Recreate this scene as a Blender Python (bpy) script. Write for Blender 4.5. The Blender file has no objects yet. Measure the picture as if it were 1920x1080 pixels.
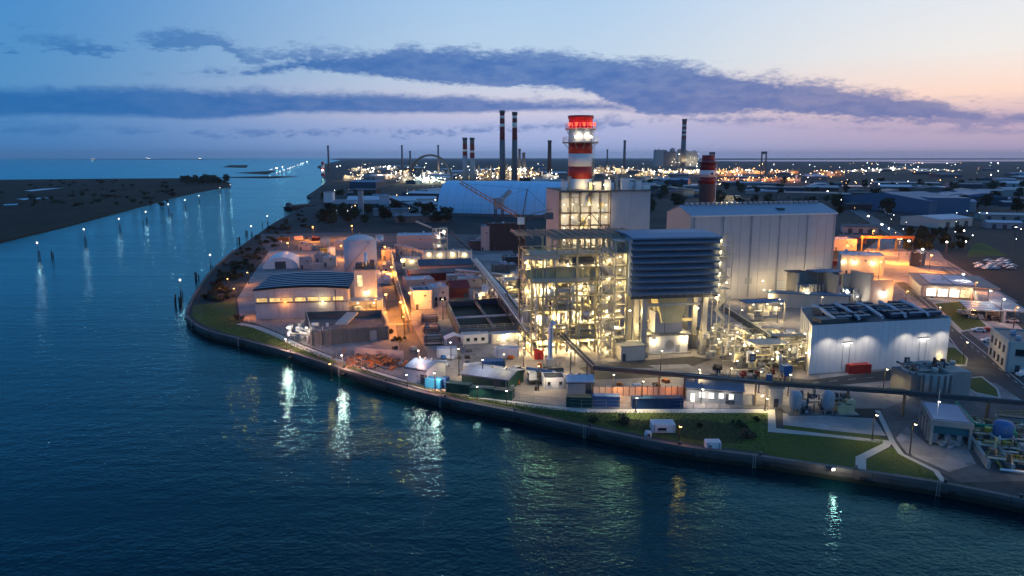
import bpy, bmesh, math, random
from mathutils import Vector, Matrix
rad = math.radians
sc = bpy.context.scene
COL = sc.collection

# ------------------------------------------------------------------ camera
CAM_H, FPX, HOR = 60.0, 1350.0, 294.0            # metres, focal length in photo pixels, horizon row
PITCH = math.atan((540 - HOR) / FPX)
CP, SP = math.cos(PITCH), math.sin(PITCH)
cam_d = bpy.data.cameras.new('camera')
cam = bpy.data.objects.new('camera', cam_d); COL.objects.link(cam)
cam.location = (0, 0, CAM_H); cam.rotation_euler = (math.pi / 2 - PITCH, 0, 0)
cam_d.sensor_width = 36; cam_d.lens = 36 * FPX / 1920
cam_d.clip_start = 1; cam_d.clip_end = 120000
sc.camera = cam

def G(px, py, z=0.0):
    """photo pixel -> the point where its ray meets the level z (ground by default)"""
    u = (px - 960) / FPX; v = (540 - py) / FPX
    t = (z - CAM_H) / (v * CP - SP)
    return Vector((t * u, t * (v * SP + CP), z))
def AT(px, Y, z=0.0):
    """point on column px at ground distance Y"""
    v = (Y * SP + (z - CAM_H) * CP) / (Y * CP - (z - CAM_H) * SP)
    return Vector(((px - 960) / FPX * (Y * CP - (z - CAM_H) * SP), Y, z))
def HZ(P, py):
    """height above ground of row py at the distance of P"""
    v = (540 - py) / FPX
    return CAM_H + P[1] * (v * CP - SP) / (CP + v * SP)
def azel(px, py):
    u = (px - 960) / FPX; v = (540 - py) / FPX
    x, y, z = u, v * SP + CP, v * CP - SP
    return math.degrees(math.atan2(x, y)), math.degrees(math.atan2(z, math.hypot(x, y)))
def lin(c):
    return tuple((v / 255 / 12.92) if v <= 10 else ((v / 255 + .055) / 1.055) ** 2.4 for v in c)

# ------------------------------------------------------------------ node helper
class NT:
    def __init__(s, tree): s.t = tree; s.n = tree.nodes; s.l = tree.links
    def node(s, typ, **kw):
        n = s.n.new(typ)
        for k, v in kw.items(): setattr(n, k, v)
        return n
    def put(s, sock, v):
        if isinstance(v, bpy.types.NodeSocket): s.l.new(v, sock)
        elif v is not None:
            if sock.type == 'RGBA' and len(v) == 3: v = (*v, 1)
            sock.default_value = v
    def m(s, op, a, b=None, c=None, clamp=False):
        n = s.node('ShaderNodeMath', operation=op, use_clamp=clamp)
        for i, v in enumerate((a, b, c)):
            if v is not None: s.put(n.inputs[i], v)
        return n.outputs[0]
    def ss(s, x, a, b):
        n = s.node('ShaderNodeMapRange', interpolation_type='SMOOTHSTEP', clamp=True)
        s.put(n.inputs[0], x); s.put(n.inputs[1], a); s.put(n.inputs[2], b)
        return n.outputs[0]
    def mix(s, f, a, b, blend='MIX'):
        n = s.node('ShaderNodeMix', data_type='RGBA', blend_type=blend)
        s.put(n.inputs[0], f); s.put(n.inputs[6], a); s.put(n.inputs[7], b)
        return n.outputs[2]
    def ramp(s, f, stops):
        n = s.node('ShaderNodeValToRGB'); e = n.color_ramp.elements
        while len(e) < len(stops): e.new(0.5)
        for i, (p, c) in enumerate(stops): e[i].position = p; e[i].color = (*c, 1)
        s.put(n.inputs[0], f); return n.outputs[0]
    def curve(s, x, pts):
        n = s.node('ShaderNodeFloatCurve'); c = n.mapping.curves[0]
        while len(c.points) < len(pts): c.points.new(.5, .5)
        for i, (a, b) in enumerate(sorted(pts)): c.points[i].location = (a, b); c.points[i].handle_type = 'AUTO'
        n.mapping.update(); s.put(n.inputs[1], x); return n.outputs[0]
    def noise(s, vec, scale, detail=4, rough=.55):
        n = s.node('ShaderNodeTexNoise'); s.put(n.inputs['Vector'], vec)
        n.inputs['Scale'].default_value = scale; n.inputs['Detail'].default_value = detail; n.inputs['Roughness'].default_value = rough
        return n.outputs['Fac']
    def xyz(s, x, y, z):
        n = s.node('ShaderNodeCombineXYZ')
        for i, v in enumerate((x, y, z)): s.put(n.inputs[i], v)
        return n.outputs[0]

# ------------------------------------------------------------------ sky at dusk: sunset beyond the right of the picture
SUN_AZ, SUN_EL = 62.0, 1.0
world = bpy.data.worlds.new('World'); sc.world = world; world.use_nodes = True
w = NT(world.node_tree); w.n.clear()
tc = w.node('ShaderNodeTexCoord'); sep = w.node('ShaderNodeSeparateXYZ'); w.l.new(tc.outputs['Generated'], sep.inputs[0])
X, Y, Z = sep.outputs
el = w.m('MULTIPLY', w.m('ARCSINE', Z), 180 / math.pi)
az = w.m('MULTIPLY', w.m('ARCTAN2', X, Y), 180 / math.pi)
toward = w.m('COSINE', w.m('MULTIPLY', w.m('SUBTRACT', az, SUN_AZ), math.pi / 180))
e01 = w.m('DIVIDE', w.m('MAXIMUM', el, 0.0), 40.0, clamp=True)
def srp(stops): return w.ramp(e01, [(a / 40, lin(c)) for a, c in stops])
away = srp([(0, (66, 128, 192)), (2.5, (76, 138, 198)), (5, (82, 148, 204)), (11, (70, 142, 208)), (22, (66, 132, 198)), (40, (50, 112, 180))])
side = srp([(0, (158, 182, 234)), (2.2, (184, 194, 236)), (3.8, (224, 216, 232)), (6.5, (198, 219, 240)), (11, (180, 212, 244)), (22, (112, 170, 224)), (40, (62, 124, 190))])
near = srp([(0, (190, 176, 208)), (2.4, (206, 180, 202)), (4.2, (268, 230, 210)), (7, (251, 245, 240)), (11, (234, 240, 248)), (22, (168, 202, 236)), (40, (84, 142, 202))])
sky = w.mix(w.ss(toward, -.15, .52), away, side)
sky = w.mix(w.ss(toward, .5, .93), sky, near)
nish = w.node('ShaderNodeTexSky', sky_type='NISHITA', sun_disc=False)
nish.sun_elevation = rad(SUN_EL); nish.sun_rotation = rad(SUN_AZ)
sky = w.mix(0.05, sky, w.mix(1.0, nish.outputs[0], (.12, .12, .12), 'MULTIPLY'))
# cloud banks: each one an upper and a lower edge over the azimuth, frayed by noise
cv = w.xyz(w.m('MULTIPLY', az, .105), w.m('MULTIPLY', el, .28), 3.1)
n1 = w.m('SUBTRACT', w.noise(cv, 2.2, 7, .62), .5)
n2 = w.m('SUBTRACT', w.noise(cv, 7.0, 5, .6), .5)
n3 = w.m('SUBTRACT', w.noise(cv, 19.0, 4, .6), .5)
fray = w.m('ADD', w.m('ADD', w.m('MULTIPLY', n1, 2.6), w.m('MULTIPLY', n2, 1.9)), w.m('MULTIPLY', n3, 1.1))
a01 = w.m('DIVIDE', w.m('ADD', az, 60), 120, clamp=True)
def bank(top, bot, amp=1.0, lowamp=.25, soft=.55, fat=.35):
    def edge(pts):
        return w.m('MULTIPLY', w.curve(a01, [((azel(px, py)[0] + 60) / 120, azel(px, py)[1] / 16) for px, py in pts]), 16)
    t = w.m('ADD', w.m('SUBTRACT', edge(top), el), w.m('MULTIPLY', fray, amp))
    b = w.m('ADD', w.m('SUBTRACT', el, edge(bot)), w.m('MULTIPLY', fray, lowamp))
    t = w.m('ADD', t, fat); b = w.m('ADD', b, fat * .6)
    return w.m('MULTIPLY', w.ss(t, -.12, soft), w.ss(b, -.1, .4))
low = bank([(-300, 164), (0, 168), (250, 166), (560, 174), (820, 180), (1000, 190), (1170, 196), (1260, 225), (2200, 245)],
           [(-300, 225), (0, 214), (200, 216), (400, 220), (560, 210), (800, 211), (1050, 205), (1170, 204), (1260, 222), (2200, 246)], .45, .2, .75, .32)
up = bank([(-300, 150), (330, 150), (470, 132), (560, 104), (700, 96), (800, 90), (960, 98), (1130, 108), (1260, 118), (1420, 140), (1600, 166), (1740, 186), (1800, 206), (2200, 235)],
          [(-300, 145), (330, 132), (470, 134), (600, 132), (760, 148), (900, 157), (1060, 164), (1160, 196), (1240, 214), (1420, 208), (1560, 216), (1740, 222), (1800, 218), (2200, 236)], .85, .5, .95, .38)
wisp = bank([(-300, 64), (100, 72), (220, 80), (330, 58), (400, 60), (470, 96), (600, 82), (760, 120), (2200, 200)],
            [(-300, 70), (100, 88), (220, 92), (330, 92), (400, 84), (470, 118), (600, 116), (760, 122), (2200, 204)], 1.15, 1.0, 1.1)
low2 = bank([(-300, 240), (900, 240), (1350, 222), (1500, 218), (1700, 214), (2200, 230)],
            [(-300, 242), (900, 242), (1350, 224), (1500, 228), (1700, 226), (2200, 234)], .9, .8, .9)
cl = w.m('MAXIMUM', w.m('MAXIMUM', low, up), w.m('MAXIMUM', w.m('MULTIPLY', wisp, .75), w.m('MULTIPLY', low2, .7)))
ccol = w.mix(w.ss(toward, -.15, .5), lin((32, 104, 172)), lin((58, 106, 178)))
ccol = w.mix(w.ss(toward, .5, .95), ccol, lin((112, 122, 174)))
ccol = w.mix(w.m('MULTIPLY', w.ss(w.m('ADD', n1, n2), -.25, .25), .30), ccol, w.mix(.5, ccol, sky))
sky = w.mix(w.m('MULTIPLY', cl, .94), sky, ccol)
bg = w.node('ShaderNodeBackground'); w.put(bg.inputs[0], sky); bg.inputs[1].default_value = 1.0
ow = w.node('ShaderNodeOutputWorld'); w.l.new(bg.outputs[0], ow.inputs[0])
world.cycles.sampling_method = 'MANUAL'; world.cycles.sample_map_resolution = 512

sun_d = bpy.data.lights.new('sun', 'SUN'); sun_d.energy = .12; sun_d.angle = rad(25); sun_d.color = (1, .72, .6)
sun = bpy.data.objects.new('sun', sun_d); COL.objects.link(sun)
sd = Vector((math.sin(rad(SUN_AZ)), math.cos(rad(SUN_AZ)), math.tan(rad(6))))
sun.rotation_euler = (-sd).to_track_quat('-Z', 'Y').to_euler(); sun.location = (300, 300, 200)

vs = sc.view_settings
sc.display_settings.display_device = 'sRGB'
vs.view_transform = 'Standard'; vs.look = 'None'; vs.exposure = 0; vs.gamma = 1; vs.use_curve_mapping = False
cy = sc.cycles
cy.use_denoising = True; cy.max_bounces = 5; cy.diffuse_bounces = 2; cy.glossy_bounces = 2
cy.transmission_bounces = 2; cy.sample_clamp_indirect = 3; cy.sample_clamp_direct = 0
cy.use_light_tree = True; cy.caustics_reflective = False; cy.caustics_refractive = False

# ------------------------------------------------------------------ materials
MATS = {}
def mat(name, col, rough=.75, metal=0., var=.18, scale=.25, streak=0., bump=0., spec=.4):
    if name in MATS: return MATS[name]
    m = bpy.data.materials.new(name); m.use_nodes = True; MATS[name] = m
    t = NT(m.node_tree); b = t.n['Principled BSDF']
    g = t.node('ShaderNodeNewGeometry'); oi = t.node('ShaderNodeObjectInfo')
    pos = g.outputs['Position']
    f = t.noise(pos, scale, 5, .6)
    f2 = t.noise(pos, scale * 9, 3, .6)
    k = t.m('ADD', t.m('MULTIPLY', t.m('SUBTRACT', f, .5), 2.2 * var), t.m('MULTIPLY', t.m('SUBTRACT', f2, .5), 1.4 * var))
    k = t.m('ADD', k, t.m('MULTIPLY', t.m('SUBTRACT', oi.outputs['Random'], .5), var * .7))
    if streak:
        sp = t.node('ShaderNodeVectorMath', operation='MULTIPLY'); t.l.new(pos, sp.inputs[0]); sp.inputs[1].default_value = (1.4, 1.4, .09)
        s2 = t.ss(t.noise(sp.outputs[0], 1.3, 4, .65), .48, .75)
        k = t.m('SUBTRACT', k, t.m('MULTIPLY', s2, streak))
    k = t.m('ADD', k, 1.0)
    c = t.mix(1.0, col, t.xyz(k, k, t.m('ADD', t.m('MULTIPLY', k, .94), .06)), 'MULTIPLY')
    t.put(b.inputs['Base Color'], c)
    t.put(b.inputs['Roughness'], t.m('ADD', rough - .06, t.m('MULTIPLY', f2, .12), clamp=True))
    b.inputs['Metallic'].default_value = metal; b.inputs['Specular IOR Level'].default_value = spec
    if bump:
        bn = t.node('ShaderNodeBump'); bn.inputs['Strength'].default_value = bump; bn.inputs['Distance'].default_value = .25
        t.put(bn.inputs['Height'], f2); t.l.new(bn.outputs[0], b.inputs['Normal'])
    return m
def glow(name, col, strength):
    if name in MATS: return MATS[name]
    m = bpy.data.materials.new(name); m.use_nodes = True; MATS[name] = m
    t = NT(m.node_tree); t.n.clear()
    e = t.node('ShaderNodeEmission'); e.inputs[0].default_value = (*col, 1); e.inputs[1].default_value = strength
    o = t.node('ShaderNodeOutputMaterial'); t.l.new(e.outputs[0], o.inputs[0])
    try: m.cycles.emission_sampling = 'NONE'
    except Exception: pass
    return m
def lit_pane(name, col, strength):
    """window pane of a lit room: brighter and darker spots where furniture and people stand"""
    if name in MATS: return MATS[name]
    m = bpy.data.materials.new(name); m.use_nodes = True; MATS[name] = m
    t = NT(m.node_tree); b = t.n['Principled BSDF']; b.inputs['Base Color'].default_value = (.1, .1, .1, 1); b.inputs['Roughness'].default_value = .1
    g = t.node('ShaderNodeNewGeometry'); f = t.noise(g.outputs['Position'], .45, 2, .5)
    t.put(b.inputs['Emission Color'], col); t.put(b.inputs['Emission Strength'], t.m('MULTIPLY', t.m('ADD', .45, t.m('MULTIPLY', t.ss(f, .3, .7), .55)), strength))
    try: m.cycles.emission_sampling = 'NONE'
    except Exception: pass
    return m

M_conc = mat('concrete', (.36, .34, .31), .85, var=.22, scale=.2, streak=.12)
M_concd = mat('dark_concrete', (.16, .155, .15), .88, var=.25, scale=.2, streak=.2)
M_white = mat('white_cladding', (.72, .71, .72), .55, var=.07, scale=.06, streak=.12)
M_hall = mat('hall_cladding', (.49, .465, .485), .55, var=.07, scale=.05, streak=.13)
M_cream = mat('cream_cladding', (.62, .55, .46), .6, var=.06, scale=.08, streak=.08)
M_grey = mat('grey_sheet', (.34, .35, .37), .6, var=.1, scale=.2, streak=.1)
M_dgrey = mat('dark_grey_metal', (.07, .075, .085), .55, var=.2)
M_steel = mat('galvanised_steel', (.42, .40, .36), .5, metal=.35, var=.22, scale=.5)
M_ysteel = mat('yellow_primer_steel', (.58, .50, .28), .6, var=.3, scale=.4)
M_bsteel = mat('brown_steel', (.20, .13, .08), .65, var=.3)
M_silver = mat('silver_lagging', (.66, .66, .66), .32, metal=.75, var=.12)
M_blue = mat('blue_louvre', (.125, .175, .245), .45, var=.12, scale=.12, streak=.1)
M_bluer = mat('blue_roof_sheet', (.10, .19, .31), .5, var=.12, scale=.15)
M_navy = mat('navy_roof_sheet', (.035, .06, .10), .5, var=.2, scale=.3)
M_bcont = mat('blue_container_paint', (.03, .12, .30), .55, var=.2, streak=.15)
M_gcont = mat('green_container_paint', (.010, .060, .045), .55, var=.2, streak=.15)
M_red = mat('red_paint', (.42, .035, .025), .55, var=.2, streak=.28)
M_dred = mat('dark_red_paint', (.20, .02, .02), .55, var=.2)
M_rwht = mat('stack_white_paint', (.80, .78, .76), .6, var=.08, streak=.12)
M_stk = mat('stack_concrete', (.15, .14, .155), .8, var=.15, scale=.05, streak=.2)
M_brick = mat('brick_shaft', (.085, .06, .055), .85, var=.2, streak=.25)
M_wood = mat('weathered_timber', (.035, .028, .022), .9, var=.3)
M_pink = mat('pink_render', (.55, .42, .38), .8, var=.1, streak=.12)
M_green = mat('green_pipe_paint', (.05, .36, .22), .45, var=.12)
M_ygr = mat('yellow_paint', (.55, .40, .06), .55, var=.2)
M_org = mat('orange_paint', (.55, .16, .03), .55, var=.2)
M_glass = mat('dark_window_glass', (.02, .025, .03), .08, var=.05, spec=.8)
M_solar = mat('solar_panel', (.02, .03, .07), .15, var=.1, spec=.8)
M_membr = mat('pale_roof_membrane', (.50, .52, .58), .6, var=.08)
M_car_w = mat('white_car_paint', (.75, .75, .75), .25, var=.04)
M_car_k = mat('dark_car_paint', (.03, .03, .035), .25, var=.04)
M_car_s = mat('silver_car_paint', (.38, .39, .41), .3, metal=.4, var=.04)
M_tyre = mat('tyre_rubber', (.015, .015, .015), .9)
M_leaf = mat('dark_foliage', (.030, .042, .016), .85, var=.45, scale=.4)
M_reed = mat('dry_reed', (.075, .06, .035), .9, var=.45, scale=.2)
M_bark = mat('bark', (.03, .024, .018), .9)
M_vault = mat('pale_blue_vault_sheet', (.46, .76, .95), .45, var=.08, scale=.02, streak=.05)
M_rub = mat('rusty_scrap', (.28, .13, .07), .8, var=.5, scale=.8)
M_tank = mat('tank_shell_paint', (.68, .60, .58), .6, var=.06, scale=.08, streak=.1)
M_ship = mat('ship_hull', (.02, .025, .03), .7)

WARM, SODIUM, COOL, REDL = (1, .76, .36), (1, .34, .045), (1, .88, .70), (1, .05, .02)
E_warm = glow('lamp_warm', (1, .86, .58), 9); E_sod = glow('lamp_sodium', (1, .55, .16), 7)
E_cool = glow('lamp_white', (1, .96, .88), 10); E_red = glow('lamp_red', (1, .05, .02), 5)
E_green = glow('lamp_greenish', (.85, 1, .75), 9)
E_far_w = glow('far_lamp_white', (1, .92, .8), 26); E_far_o = glow('far_lamp_orange', (1, .5, .16), 18)
BANKW = (1, .58, .44)
E_of = {BANKW: E_cool, WARM: E_warm, SODIUM: E_sod, COOL: E_cool, REDL: E_red}
P_cool = lit_pane('lit_pane_white', (1, .95, .82), 2.2); P_warm = lit_pane('lit_pane_amber', (1, .62, .22), 1.5); P_yel = lit_pane('lit_pane_yellow', (1, .8, .4), 1.6)

# ------------------------------------------------------------------ meshes and things
CACHE = {}
def mesh_of(name, verts, faces, m, smooth=False):
    me = bpy.data.meshes.new(name); me.from_pydata([tuple(v) for v in verts], [], faces)
    if m: me.materials.append(m)
    if smooth: me.polygons.foreach_set('use_smooth', [True] * len(me.polygons))
    me.update(); return me
def unit_box(m):
    k = ('box', m.name)
    if k not in CACHE:
        v = [(x, y, z) for z in (-.5, .5) for y in (-.5, .5) for x in (-.5, .5)]
        f = [(0, 2, 3, 1), (4, 5, 7, 6), (0, 1, 5, 4), (2, 6, 7, 3), (0, 4, 6, 2), (1, 3, 7, 5)]
        CACHE[k] = mesh_of('box_' + m.name, v, f, m)
    return CACHE[k]
def unit_cyl(m, n=12):
    k = ('cyl', m.name, n)
    if k not in CACHE:
        v = [(math.cos(2 * math.pi * i / n), math.sin(2 * math.pi * i / n), z) for z in (-.5, .5) for i in range(n)]
        f = [(i, (i + 1) % n, n + (i + 1) % n, n + i) for i in range(n)] + [tuple(range(n - 1, -1, -1)), tuple(range(n, 2 * n))]
        me = mesh_of('cyl_' + m.name, v, f, m)
        me.polygons.foreach_set('use_smooth', [True] * n + [False] * 2); CACHE[k] = me
    return CACHE[k]
def unit_ball(m):
    k = ('ball', m.name)
    if k not in CACHE:
        bm = bmesh.new(); bmesh.ops.create_icosphere(bm, subdivisions=1, radius=1)
        me = bpy.data.meshes.new('ball_' + m.name); bm.to_mesh(me); bm.free(); me.materials.append(m)
        me.polygons.foreach_set('use_smooth', [True] * len(me.polygons)); CACHE[k] = me
    return CACHE[k]
def frame_m(a, b):
    a, b = Vector(a), Vector(b); d = b - a
    return Matrix.Translation((a + b) / 2) @ d.to_track_quat('Z', 'Y').to_matrix().to_4x4(), d.length
class Thing:
    def __init__(s, name, label, cat, loc=(0, 0, 0), yaw=0., group=None, kind=None):
        s.root = bpy.data.objects.new(name, None); COL.objects.link(s.root)
        s.root.empty_display_size = .5
        s.root.location = loc; s.root.rotation_euler = (0, 0, yaw)
        if label: s.root['label'] = label
        if cat: s.root['category'] = cat
        if group: s.root['group'] = group
        if kind: s.root['kind'] = kind
    def put(s, name, data, M, par=None):
        o = bpy.data.objects.new(name, data); COL.objects.link(o)
        if par is None: o.parent = s.root
        else:
            o.parent = par; o.matrix_parent_inverse = par.matrix_basis.inverted()
        o.matrix_basis = M; return o
    def box(s, name, m, x0, x1, y0, y1, z0, z1, par=None, rot=None):
        c = Matrix.Translation(((x0 + x1) / 2, (y0 + y1) / 2, (z0 + z1) / 2))
        if rot is not None: c = c @ rot
        return s.put(name, unit_box(m), c @ Matrix.Diagonal((x1 - x0, y1 - y0, z1 - z0, 1)), par)
    def bar(s, name, m, a, b, wd, dp=None, par=None):
        M, L = frame_m(a, b)
        return s.put(name, unit_box(m), M @ Matrix.Diagonal((wd, dp or wd, L, 1)), par)
    def rod(s, name, m, a, b, r, n=8, par=None):
        M, L = frame_m(a, b)
        return s.put(name, unit_cyl(m, n), M @ Matrix.Diagonal((r, r, L, 1)), par)
    def ball(s, name, m, c, r, par=None, sz=None):
        return s.put(name, unit_ball(m), Matrix.Translation(c) @ Matrix.Diagonal((r, r, sz or r, 1)), par)
    def mesh(s, name, m, verts, faces, par=None, smooth=False):
        return s.put(name, mesh_of(name, verts, faces, m, smooth), Matrix(), par)
    def lathe(s, name, m, prof, n=32, c=(0, 0), par=None, smooth=True):
        v = [(c[0] + r * math.cos(2 * math.pi * i / n), c[1] + r * math.sin(2 * math.pi * i / n), z) for r, z in prof for i in range(n)]
        f = [(j * n + i, j * n + (i + 1) % n, (j + 1) * n + (i + 1) % n, (j + 1) * n + i) for j in range(len(prof) - 1) for i in range(n)]
        f += [tuple(range(n - 1, -1, -1)), tuple(range((len(prof) - 1) * n, len(prof) * n))]
        me = mesh_of(name, v, f, m)
        if smooth: me.polygons.foreach_set('use_smooth', [True] * (len(f) - 2) + [False] * 2)
        return s.put(name, me, Matrix(), par)
    def tube(s, name, m, pts, r, n=8, par=None):
        P = [Vector(p) for p in pts]; v = []; f = []
        for i, p in enumerate(P):
            d = (P[min(i + 1, len(P) - 1)] - P[max(i - 1, 0)]).normalized()
            up = Vector((0, 0, 1)) if abs(d.z) < .9 else Vector((1, 0, 0))
            a = d.cross(up).normalized(); b = a.cross(d)
            v += [p + a * r * math.cos(2 * math.pi * k / n) + b * r * math.sin(2 * math.pi * k / n) for k in range(n)]
        for i in range(len(P) - 1):
            f += [(i * n + k, i * n + (k + 1) % n, (i + 1) * n + (k + 1) % n, (i + 1) * n + k) for k in range(n)]
        f += [tuple(range(n)), tuple(range((len(P) - 1) * n + n - 1, (len(P) - 1) * n - 1, -1))]
        return s.mesh(name, m, v, f, par, True)
    def prism(s, name, m, prof, axis, a, b, par=None):
        """closed 2-D outline swept along an axis: 'y' takes (x,z), 'x' takes (y,z), 'z' takes (x,y)"""
        n = len(prof); v = []
        for t in (a, b):
            for p, q in prof: v.append({'y': (p, t, q), 'x': (t, p, q), 'z': (p, q, t)}[axis])
        f = [(i, (i + 1) % n, n + (i + 1) % n, n + i) for i in range(n)] + [tuple(range(n - 1, -1, -1)), tuple(range(n, 2 * n))]
        o = s.mesh(name, m, v, f, par)
        bm = bmesh.new(); bm.from_mesh(o.data); bmesh.ops.recalc_face_normals(bm, faces=bm.faces); bm.to_mesh(o.data); bm.free()
        return o
    def light(s, loc, power, col, r=.25, spot=None, aim=None):
        d = bpy.data.lights.new('lamp_light', 'SPOT' if spot else 'POINT'); d.energy = power; d.color = col; d.shadow_soft_size = r
        o = bpy.data.objects.new('lamp_light', d); COL.objects.link(o); o.parent = s.root; o.location = loc
        if spot:
            d.spot_size = rad(spot); d.spot_blend = .6
            o.rotation_euler = Vector(aim).to_track_quat('-Z', 'Y').to_euler()
        return o
    def flood(s, loc, power, col=WARM, size=.5, off=(0, -.4, -.35), r=.3):
        x, y, z = loc
        h = s.box('floodlight', M_dgrey, x - size * .6, x + size * .6, y - .15, y + .25, z - size * .1, z + size * .5)
        s.box('lens', E_of[col], x - size * .5, x + size * .5, y - .22, y - .16, z - size * .08, z + size * .45, h)
        s.light((x + off[0], y + off[1], z + off[2]), power, col, r)
def span(a, b):
    """ground pixels of the left and right foot of a front -> origin, yaw, width"""
    A, B = G(*a), G(*b); d = B - A
    return A, math.atan2(d.y, d.x), d.length
def sheet(name, pix, z, m, label=None, cat=None, kind='structure', thick=None, world=False):
    P = [Vector((p[0], p[1], 0)) if world else G(*p) for p in pix]
    c = sum(P, Vector()) / len(P)
    n = len(P)
    v = [(p.x - c.x, p.y - c.y, 0) for p in P]
    if thick:
        v += [(p.x - c.x, p.y - c.y, -thick) for p in P]
        f = [tuple(range(n)), tuple(range(2 * n - 1, n - 1, -1))] + [(i, n + i, n + (i + 1) % n, (i + 1) % n) for i in range(n)]
    else: f = [tuple(range(n))]
    me = mesh_of(name, v, f, m)
    bm = bmesh.new(); bm.from_mesh(me); bmesh.ops.recalc_face_normals(bm, faces=bm.faces)
    top = max(bm.faces, key=lambda q: q.calc_area())
    if not thick and top.normal.z < 0: bmesh.ops.reverse_faces(bm, faces=bm.faces)
    bmesh.ops.triangulate(bm, faces=[q for q in bm.faces if len(q.verts) > 4])
    bm.to_mesh(me); bm.free()
    o = bpy.data.objects.new(name, me); COL.objects.link(o); o.location = (c.x, c.y, z); o['kind'] = kind
    if label: o['label'] = label
    if cat: o['category'] = cat
    return o
def ribbon(name, pix, wd, z, m, **kw):
    P = [G(*p) for p in pix]; L = []; R = []
    for i, p in enumerate(P):
        d = (P[min(i + 1, len(P) - 1)] - P[max(i - 1, 0)]).normalized(); nrm = Vector((-d.y, d.x, 0))
        L.append(p + nrm * wd / 2); R.append(p - nrm * wd / 2)
    v = L + R; n = len(P); c = sum(v, Vector()) / len(v)
    me = mesh_of(name, [(q.x - c.x, q.y - c.y, 0) for q in v], [(n + i, n + i + 1, i + 1, i) for i in range(n - 1)], m)
    o = bpy.data.objects.new(name, me); COL.objects.link(o); o.location = (c.x, c.y, z); o['kind'] = 'structure'
    return o
def smooth_line(pix, k=6):
    """Catmull-Rom through pixel points, on the ground"""
    P = [G(*p) for p in pix]; out = []
    for i in range(len(P) - 1):
        a, b, c, d = P[max(i - 1, 0)], P[i], P[i + 1], P[min(i + 2, len(P) - 1)]
        for j in range(k):
            t = j / k
            out.append(.5 * ((2 * b) + (c - a) * t + (2 * a - 5 * b + 4 * c - d) * t * t + (3 * b - a - 3 * c + d) * t ** 3))
    return out + [P[-1]]
# ------------------------------------------------------------------ water
WATER_Z = -2.3
WAKE = rad(73)      # run of the current and the wind lanes
def water_mat():
    m = bpy.data.materials.new('channel_water'); m.use_nodes = True
    t = NT(m.node_tree); t.n.clear(); g = t.node('ShaderNodeNewGeometry'); p = g.outputs['Position']
    big = t.noise(p, .006, 4, .6)
    base = t.mix(t.ss(big, .35, .65), (.0001, .010, .014), (.0002, .018, .026))
    st = t.node('ShaderNodeVectorMath', operation='MULTIPLY'); t.l.new(p, st.inputs[0]); st.inputs[1].default_value = (.72, 1.0, 1.0)
    a = t.noise(st.outputs[0], .30, 3, .6); c = t.noise(st.outputs[0], 1.25, 3, .62)
    calm = t.ss(t.noise(p, .012, 3, .5), .3, .7)
    hgt = t.m('ADD', a, t.m('MULTIPLY', c, .5))
    mp = t.node('ShaderNodeMapping'); t.l.new(p, mp.inputs[0]); mp.inputs['Rotation'].default_value = (0, 0, -WAKE); mp.inputs['Scale'].default_value = (.0035, .045, 1)
    lanes = t.ss(t.noise(mp.outputs[0], 1.0, 4, .6), .38, .66)
    hgt = t.m('MULTIPLY', hgt, t.m('ADD', .45, t.m('ADD', t.m('MULTIPLY', calm, .3), t.m('MULTIPLY', lanes, .55))))
    bn = t.node('ShaderNodeBump'); bn.inputs['Strength'].default_value = 1.0; bn.inputs['Distance'].default_value = .30
    t.put(bn.inputs['Height'], hgt)
    df = t.node('ShaderNodeBsdfDiffuse'); t.put(df.inputs[0], base)
    gl = t.node('ShaderNodeBsdfGlossy'); gl.inputs['Color'].default_value = (.38, .90, .98, 1); t.put(gl.inputs['Roughness'], t.m('ADD', .04, t.m('MULTIPLY', lanes, .04))); t.l.new(bn.outputs[0], gl.inputs['Normal'])
    fr = t.node('ShaderNodeFresnel'); fr.inputs[0].default_value = 1.33; t.l.new(bn.outputs[0], fr.inputs['Normal'])
    mx = t.node('ShaderNodeMixShader'); t.put(mx.inputs[0], fr.outputs[0]); t.l.new(df.outputs[0], mx.inputs[1]); t.l.new(gl.outputs[0], mx.inputs[2])
    o = t.node('ShaderNodeOutputMaterial'); t.l.new(mx.outputs[0], o.inputs[0])
    return m
M_water = water_mat()
S = 30000
o = sheet('water', [(-S, -400), (S, -400), (S, S), (-S, S)], WATER_Z, M_water, world=True)

def yard_mat(name, c1, c2, c3, scale):
    """worn hardstanding: patched slabs, dark tyre tracks, oil and damp stains"""
    m = bpy.data.materials.new(name); m.use_nodes = True; MATS[name] = m
    t = NT(m.node_tree); b = t.n['Principled BSDF']; g = t.node('ShaderNodeNewGeometry'); p = g.outputs['Position']
    a = t.noise(p, scale, 6, .65); d = t.noise(p, scale * 7, 5, .65); e = t.noise(p, scale * 30, 3, .6)
    vo = t.node('ShaderNodeTexVoronoi', feature='F1', distance='CHEBYCHEV'); t.l.new(p, vo.inputs['Vector']); vo.inputs['Scale'].default_value = scale * 2.2
    c = t.mix(t.ss(a, .38, .62), c1, c2); c = t.mix(t.m('MULTIPLY', t.ss(d, .52, .72), .75), c, c3)
    sp = t.node('ShaderNodeSeparateColor'); t.l.new(vo.outputs['Color'], sp.inputs[0])
    k = t.m('ADD', .72, t.m('ADD', t.m('MULTIPLY', sp.outputs[0], .35), t.m('MULTIPLY', e, .3)))
    t.put(b.inputs['Base Color'], t.mix(1.0, c, t.xyz(k, k, k), 'MULTIPLY')); b.inputs['Roughness'].default_value = .85; b.inputs['Specular IOR Level'].default_value = .3
    return m
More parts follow.
